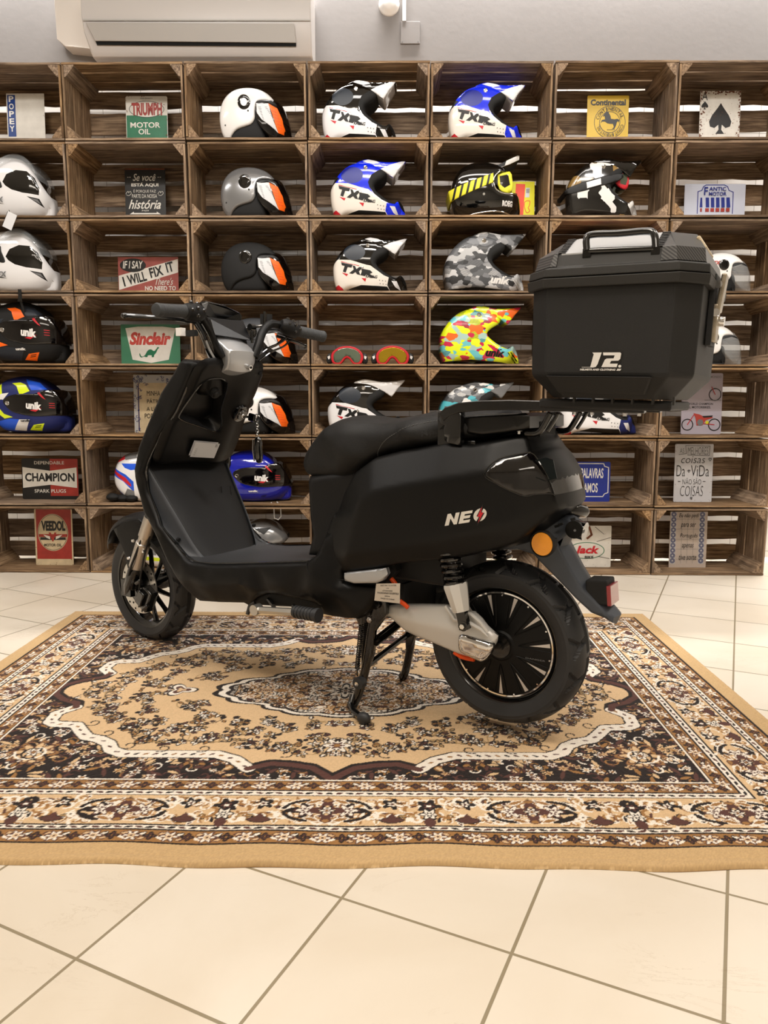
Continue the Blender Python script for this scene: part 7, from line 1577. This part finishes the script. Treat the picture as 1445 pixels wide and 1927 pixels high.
# tilt: the case leans a touch to the rear
body = loft('case_body', [octa(u0+.045, u1-.045, v0+.045, v1-.045, .035, .868), octa(u0+.006, u1-.006, v0+.008, v1-.008, .042, .912), octa(u0+.004, u1-.004, v0+.006, v1-.006, .042, .920), octa(u0, u1, v0, v1, .044, 1.090)], ['case_black'], TC, bevw=.003)
lip = loft('seam_rim', [octa(u0-.010, u1+.010, v0-.010, v1+.010, .048, 1.088), octa(u0-.012, u1+.012, v0-.012, v1+.012, .048, 1.107)], ['case_grey'], TC, bevw=.002)
lid = loft('lid', [octa(u0-.010, u1+.010, v0-.010, v1+.010, .048, 1.109), octa(u0-.008, u1+.008, v0-.008, v1+.008, .048, 1.126), octa(u0+.003, u1-.003, v0+.003, v1-.003, .046, 1.130), octa(u0+.008, u1-.008, v0+.012, v1-.012, .046, 1.156), octa(u0+.036, u1-.036, v0+.085, v1-.085, .036, 1.196)], ['case_grey'], TC, bevw=.002)
# bright metal sheet laid over the middle of the lid
mA = MB(); uA, uB = u0+.066, u1-.082
prof = [(v0+.0115, 1.157), (v0+.084, 1.1985), (v1-.084, 1.1985), (v1-.0115, 1.157)]
vs = [(u, v, z) for u in (uA, uB) for v, z in prof]+[(u, v, z-.003) for u in (uA, uB) for v, z in prof]
fs = [(i, i+1, i+5, i+4) for i in range(3)]+[(8+i, 12+i, 13+i, 9+i) for i in range(3)]+[(0, 8, 9, 1), (1, 9, 10, 2), (2, 10, 11, 3), (4, 5, 13, 12), (5, 6, 14, 13), (6, 7, 15, 14), (0, 4, 12, 8), (3, 11, 15, 7)]
mA.add(vs, fs); mA.build('lid_sheet', 'alu_white', lid, smooth=0)
def carbon():
    m = bpy.data.materials.new('carbon_weave'); m.use_nodes = True; t = NT(m); b = t.n['Principled BSDF']
    wv = t.add('ShaderNodeTexWave'); wv.inputs['Scale'].default_value = 70; wv.bands_direction = 'DIAGONAL'; t.link(coord(t), wv.inputs['Vector'])
    rp = t.add('ShaderNodeValToRGB'); rp.color_ramp.interpolation = 'CONSTANT'; rp.color_ramp.elements[0].color = (.012, .012, .013, 1); rp.color_ramp.elements[1].position = .5; rp.color_ramp.elements[1].color = (.07, .068, .066, 1)
    t.link(wv.outputs['Fac'], rp.inputs[0]); t.link(rp.outputs[0], b.inputs['Base Color']); b.inputs['Roughness'].default_value = .35; return m
M['carbon'] = carbon()
# carbon pattern end caps on both ends of the lid
for sg, (ua, ub) in ((-1, (u0-.001, u0+.060)), (1, (u1-.076, u1+.001))):
    q = .046
    if sg < 0: ring = lambda z, iu, iv: [(ua+iu+q, v0+iv, z), (ub, v0+iv, z), (ub, v1-iv, z), (ua+iu+q, v1-iv, z), (ua+iu, v1-iv-q, z), (ua+iu, v0+iv+q, z)]
    else: ring = lambda z, iu, iv: [(ua, v0+iv, z), (ub-iu-q, v0+iv, z), (ub-iu, v0+iv+q, z), (ub-iu, v1-iv-q, z), (ub-iu-q, v1-iv, z), (ua, v1-iv, z)]
    loft('carbon_cap', [ring(1.1305, .001, .001), ring(1.158, .006, .010), ring(1.1985, .033, .083)], ['carbon'], lid, bevw=.001)
for sg, ua in ((-1, u0+.066), (1, u1-.082)):
    for i in range(9):
        mA = MB(); t = (i+.5)/9; mA.box((ua, v0+.0105+.073*t, 1.1575+.0415*t), (.016, .004, .0025), 0, Matrix.Rotation(.52, 3, 'X')); mA.build('stud', 'sign_black', lid, smooth=0)
mb = MB(); mb.box((u1-.018, -.06, 1.176), (.030, .12, .008), 0, Matrix.Rotation(.98, 3, 'Y')); bev(mb.build('lid_strap', 'sign_cream', lid, smooth=0), .003)
# folding handle
H_ = [(1.606,-0.205,1.159),(1.602,-0.2,1.183),(1.612,-0.195,1.192),(1.663,-0.195,1.19),(1.716,-0.195,1.19),(1.732,-0.2,1.182),(1.738,-0.205,1.155)]
hv = -.135; zt, zb = 1.262, 1.206; hp = [(1.563, hv, zb), (1.563, hv, zt-.014), (1.578, hv, zt), (1.70, hv, zt), (1.712, hv, zt-.014), (1.712, hv, zb)]
HH = [tuple(p) for p in H_]
mb = MB(); pp = smooth_poly(HH, 4, False); mb.tube(pp, .0072, 10); mb.build('handle', 'black_metal', lid, smooth=50)
mb = MB(); mb.cyl((HH[0][0]+.004, -.203, HH[0][2]), (HH[-1][0]-.004, -.203, HH[-1][2]), .0060, seg=12); mb.build('handle_base', 'gloss_black', lid)
for p in (HH[0], HH[-1]): mb = MB(); mb.box((p[0], -.200, p[2]-.004), (.016, .016, .016)); mb.build('handle_pivot', 'black_metal', lid, smooth=0)
# relief panel on the near flank and slotted base
mb = MB(); mb.prism([(u0+.070, .878), (u1-.090, .878), (u1-.075, .912), (u0+.050, .912)], 0, .010, lambda a, b_, h: (a, v0+.008+(.912-min(b_, .912))*.84-h, b_)); bev(mb.build('lower_relief', 'case_black', TC, smooth=0), .003)
for i in range(6):
    mb = MB(); mb.box((u0+.10+i*.04, v0+.052, .866), (.004, .012, .016)); mb.build('base_rib', 'case_grey', TC, smooth=0)
bp_ = [(1.505,-0.14,0.875),(1.781,-0.14,0.871),(1.781,-0.14,0.855)]; mb = MB(); mb.box(((bp_[0][0]+bp_[1][0])/2+.0, -.01, .855), (bp_[1][0]-bp_[0][0], .27, .020)); bev(mb.build('mounting_plate', 'case_black', TC, smooth=0), .005)
# worn metal latch on the rear face
rl_ = MB(); rl_.box((u1+.020, -.05, 1.085), (.010, .045, .075), 0, Matrix.Rotation(.10, 3, 'Y')); rl_.box((u1+.012, -.05, 1.025), (.012, .05, .075)); lt = rl_.build('latch', mk('worn_metal', 'a99f8d', .35, metal=.85, vary=.25, vscale=50, bump=.4, bscale=80) and 'worn_metal', TC, smooth=0); bev(lt, .003)
rl_ = MB(); rl_.box((u1+.006, -.05, 1.05), (.010, .07, .14)); rl_.build('latch_base', 'case_black', lt, smooth=0)
for z in (1.10, 1.045): mb = MB(); mb.cyl((u1+.015, -.074, z), (u1+.015, -.080, z), .008, seg=14); mb.build('rivet', 'chrome', lt)
mb = MB(); mb.cyl((u1+.016, -.05, 1.03), (u1+.030, -.05, 1.029), .010, seg=16); mb.build('key_lock', 'chrome', lt)
mb = MB(); mb.box((u0-.012, 0, 1.09), (.014, .09, .09)); mb.box((u0-.006, 0, .98), (.016, .06, .12)); bev(mb.build('hinge', 'case_black', TC, smooth=0), .004)
# corner patch
# J2 sticker
fy = v0+.0045
J4 = [(1.606,-0.213,0.962),(1.692,-0.213,0.959),(1.694,-0.213,0.921),(1.608,-0.213,0.923)]
a0, a1, zt_, zb_ = J4[0][0], J4[1][0], (J4[0][2]+J4[1][2])/2, (J4[2][2]+J4[3][2])/2
def fJ(h): return lambda a, b_: (a0+(a1-a0)*a, -.2130-.0025*0-h-(.0), zt_+(zb_-zt_)*b_)
zf = lambda z: v0+.006*(1.090-z)/.170
def fJ(h): return lambda a, b_: (a0+(a1-a0)*a, zf(zt_+(zb_-zt_)*b_)-h, zt_+(zb_-zt_)*b_)
mb = MB()
put_poly(mb, [(.02, .99), (.02, .88), (.06, .83), (.06, .74), (.18, .70), (.27, .70), (.31, .18), (.27, .10), (.29, -.02), (.97, -.02), (1.0, .05), (.98, .40), (.92, .66), (1.0, .70), (1.0, .99)], fJ(.0008), 0)
put_poly(mb, [(.07, .78), (.27, .78), (.335, .12), (.30, .03), (.52, .03), (.44, .62), (.40, .77), (.34, .80), (.07, .80)], fJ(.0014), 1)
put_poly(mb, [(.55, .03), (.94, .03), (.965, .09), (.95, .36), (.91, .45), (.745, .46), (.72, .60), (.90, .60), (.88, .78), (.53, .78), (.60, .40), (.64, .34), (.80, .33), (.82, .18), (.56, .18)], fJ(.0014), 1)
put_poly(mb, circ(.95, .73, .035, 12, .07), fJ(.0014), 1)
put_text(mb, 'HELMETS AND CLOTHING', (.03, .96, .86, .86), fJ(.0016), 1, shear=.2, bold=.05); put_text(mb, '///', (.88, .96, .99, .86), fJ(.0016), 1, bold=.08)
mb.build('shop_sticker', ['sign_black', 'white'], body, smooth=0, fix=False)

# ================================================================ key with chain and fob hanging from the lock
Mw = SCO.matrix_basis.to_3x3() if False else Matrix.Rotation(-math.radians(33), 3, 'Z')
kw_ = Mw @ KEYC+SCO.location
kc = empty('key_with_fob', kw_, -math.radians(33)); tag(kc, 'ignition key on a chain with black remote fob hanging from the scooter lock', 'key')
mb = MB(); mb.box((.012, .0, -.002), (.024, .003, .008)); mb.build('key_blade', 'chrome', kc, smooth=0)
mb = MB(); mb.box((.036, .004, -.004), (.030, .009, .026), 0, Matrix.Rotation(.2, 3, 'Y')); bev(mb.build('key_head', 'gloss_black', kc, smooth=0), .004)
mb = MB(); mb.tube([(.056+.011*math.cos(t*PI/8), .006, -.004+.011*math.sin(t*PI/8)) for t in range(16)], .0015, 6, close=True); mb.build('split_ring', 'chrome', kc)
for i in range(6):
    mb = MB(); c = Vector((.056, .006, -.020-i*.009)); mb.tube([c+Vector((.0035*math.cos(t*PI/5), .0035*math.cos(t*PI/5) if i % 2 else 0, .0062*math.sin(t*PI/5))) for t in range(10)], .0011, 6, close=True); mb.build('chain_link', 'chrome', kc)
mb = MB(); mb.tube([(.057, .006, -.068), (.060, .006, -.074), (.058, .006, -.10), (.060, .006, -.135), (.062, .006, -.150), (.062, .006, -.155)], [.006, .012, .0145, .0145, .010, .003], 16); fb = mb.build('remote_fob', 'gloss_black', kc, smooth=50)
mb = MB(); mb.tube([(.050, -.008, -.075), (.048, -.009, -.11), (.054, -.009, -.148)], .0025, 8); mb.build('chrome_trim', 'chrome', fb)
# ================================================================ air conditioner, duct and wall fittings
(ax0, az0), (ax1, az1), (ax2, az2) = [(-1.4735,2.5333),(-0.3923,2.5308),(-1.5257,2.7387)]
ac = empty('air_conditioner', ((ax0+ax1)/2, WALLY, az1)); tag(ac, 'white wall-mounted split air conditioner above the crates at upper left', 'air conditioner')
hw = (ax1-ax0)/2; mb = MB(); pr = [(0, 0), (-.17, .0), (-.185, .02), (-.205, .10), (-.215, .17), (-.21, .26), (-.17, .31), (0, .31)]
n = len(pr); L0, L1 = -hw, hw
vs = [(L0-(.0 if z < .05 else .03*min(1, z/.12)), y, z) for y, z in pr]+[(L1, y, z) for y, z in pr]
mb.add(vs, [(i, (i+1) % n, (i+1) % n+n, i+n) for i in range(n)]+[tuple(range(n)), tuple(range(n, 2*n))[::-1]]); cs2 = mb.build('casing', 'ac_white', ac, smooth=25); bev(cs2, .006)
mb = MB(); mb.prism([(L0+.03, .060), (L1-.075, .050), (L1-.08, .128), (L0-.005, .135)], -.0, .006, lambda a, z, h: (a, -.193-(z-.02)*.24-h, z)); bev(mb.build('air_flap', 'ac_grey', ac, smooth=0), .003)
mb = MB(); mb.prism([(L0+.035, .046), (L1-.075, .038), (L1-.075, .054), (L0+.03, .062)], 0, .0015, lambda a, z, h: (a, -.1905-(z-.02)*.24-h, z)); mb.build('outlet_slot', 'dark', ac, smooth=0)
mb = MB(); mb.prism([(L0-.02, .146), (L1-.0, .143), (L1, .150), (L0-.02, .153)], 0, .001, lambda a, z, h: (a, -.2055-(z-.02)*.09-h, z)); mb.build('panel_gap', 'ac_grey', ac, smooth=0)
(dx0, dz0), (dx1, dz1), (dx2, dz2), (dx3, dz3) = [(-1.6785,2.6534),(-1.6362,2.6172),(-1.511,2.6048),(-1.591,2.7967)]
mb = MB(); mb.prism([(dx0, dz0), (dx1, dz1), (dx2, dz2), (dx2, dz3+.1), (dx0-.002, dz3+.1)], 0, .09, lambda a, z, h: (a, WALLY-h, z)); mb.prism([(dx1, dz1-.0), (dx2, dz2), (dx2, dz2+.004), (dx1+.03, dz1+.004)], .09, .095, lambda a, z, h: (a, WALLY-h, z))
o = mb.build('cable_duct', 'trunk_white', smooth=0); tag(o, 'white plastic pipe duct at the left end of the air conditioner', 'duct'); bev(o, .004)
(cx_, cz_), (bx_, bz_), (bx2, bz2), (tx_, tz_), (tx2, tz2) = [(-0.0165,2.846),(0.0421,2.7682),(0.1411,2.6627),(0.0496,2.8362),(0.0712,2.7681)]
mb = MB(); mb.lathe([(0, -.035), (.025, -.033), (.036, -.026), (.040, -.018), (.046, -.014), (.052, -.006), (.053, 0)], 36, [0]*6); o = mb.build('smoke_detector', 'white', smooth=40); o.location = (cx_, WALLY, cz_); tag(o, 'round white sensor on the grey wall at the top edge', 'sensor')
mb = MB(); mb.box(((bx_+bx2)/2, WALLY-.004, (bz_+bz2)/2), (bx2-bx_, .008, bz_-bz2)); o = mb.build('junction_box', 'plaster', smooth=0); tag(o, 'square blank cover plate painted like the wall', 'cover plate'); bev(o, .002)
for sx in (-1, 1):
    mb = MB(); mb.cyl(((bx_+bx2)/2+sx*.04, WALLY-.008, bz2+.01), ((bx_+bx2)/2+sx*.04, WALLY-.010, bz2+.01), .003, seg=8); mb.build('screw', 'grey', o)
mb = MB(); mb.box(((tx_+tx2)/2, WALLY-.006, (tz_+tz2)/2+.1), (.018, .012, tz_-tz2+.2)); o = mb.build('conduit', 'trunk_white', smooth=0); tag(o, 'thin white cable conduit running up from the square cover plate', 'conduit')
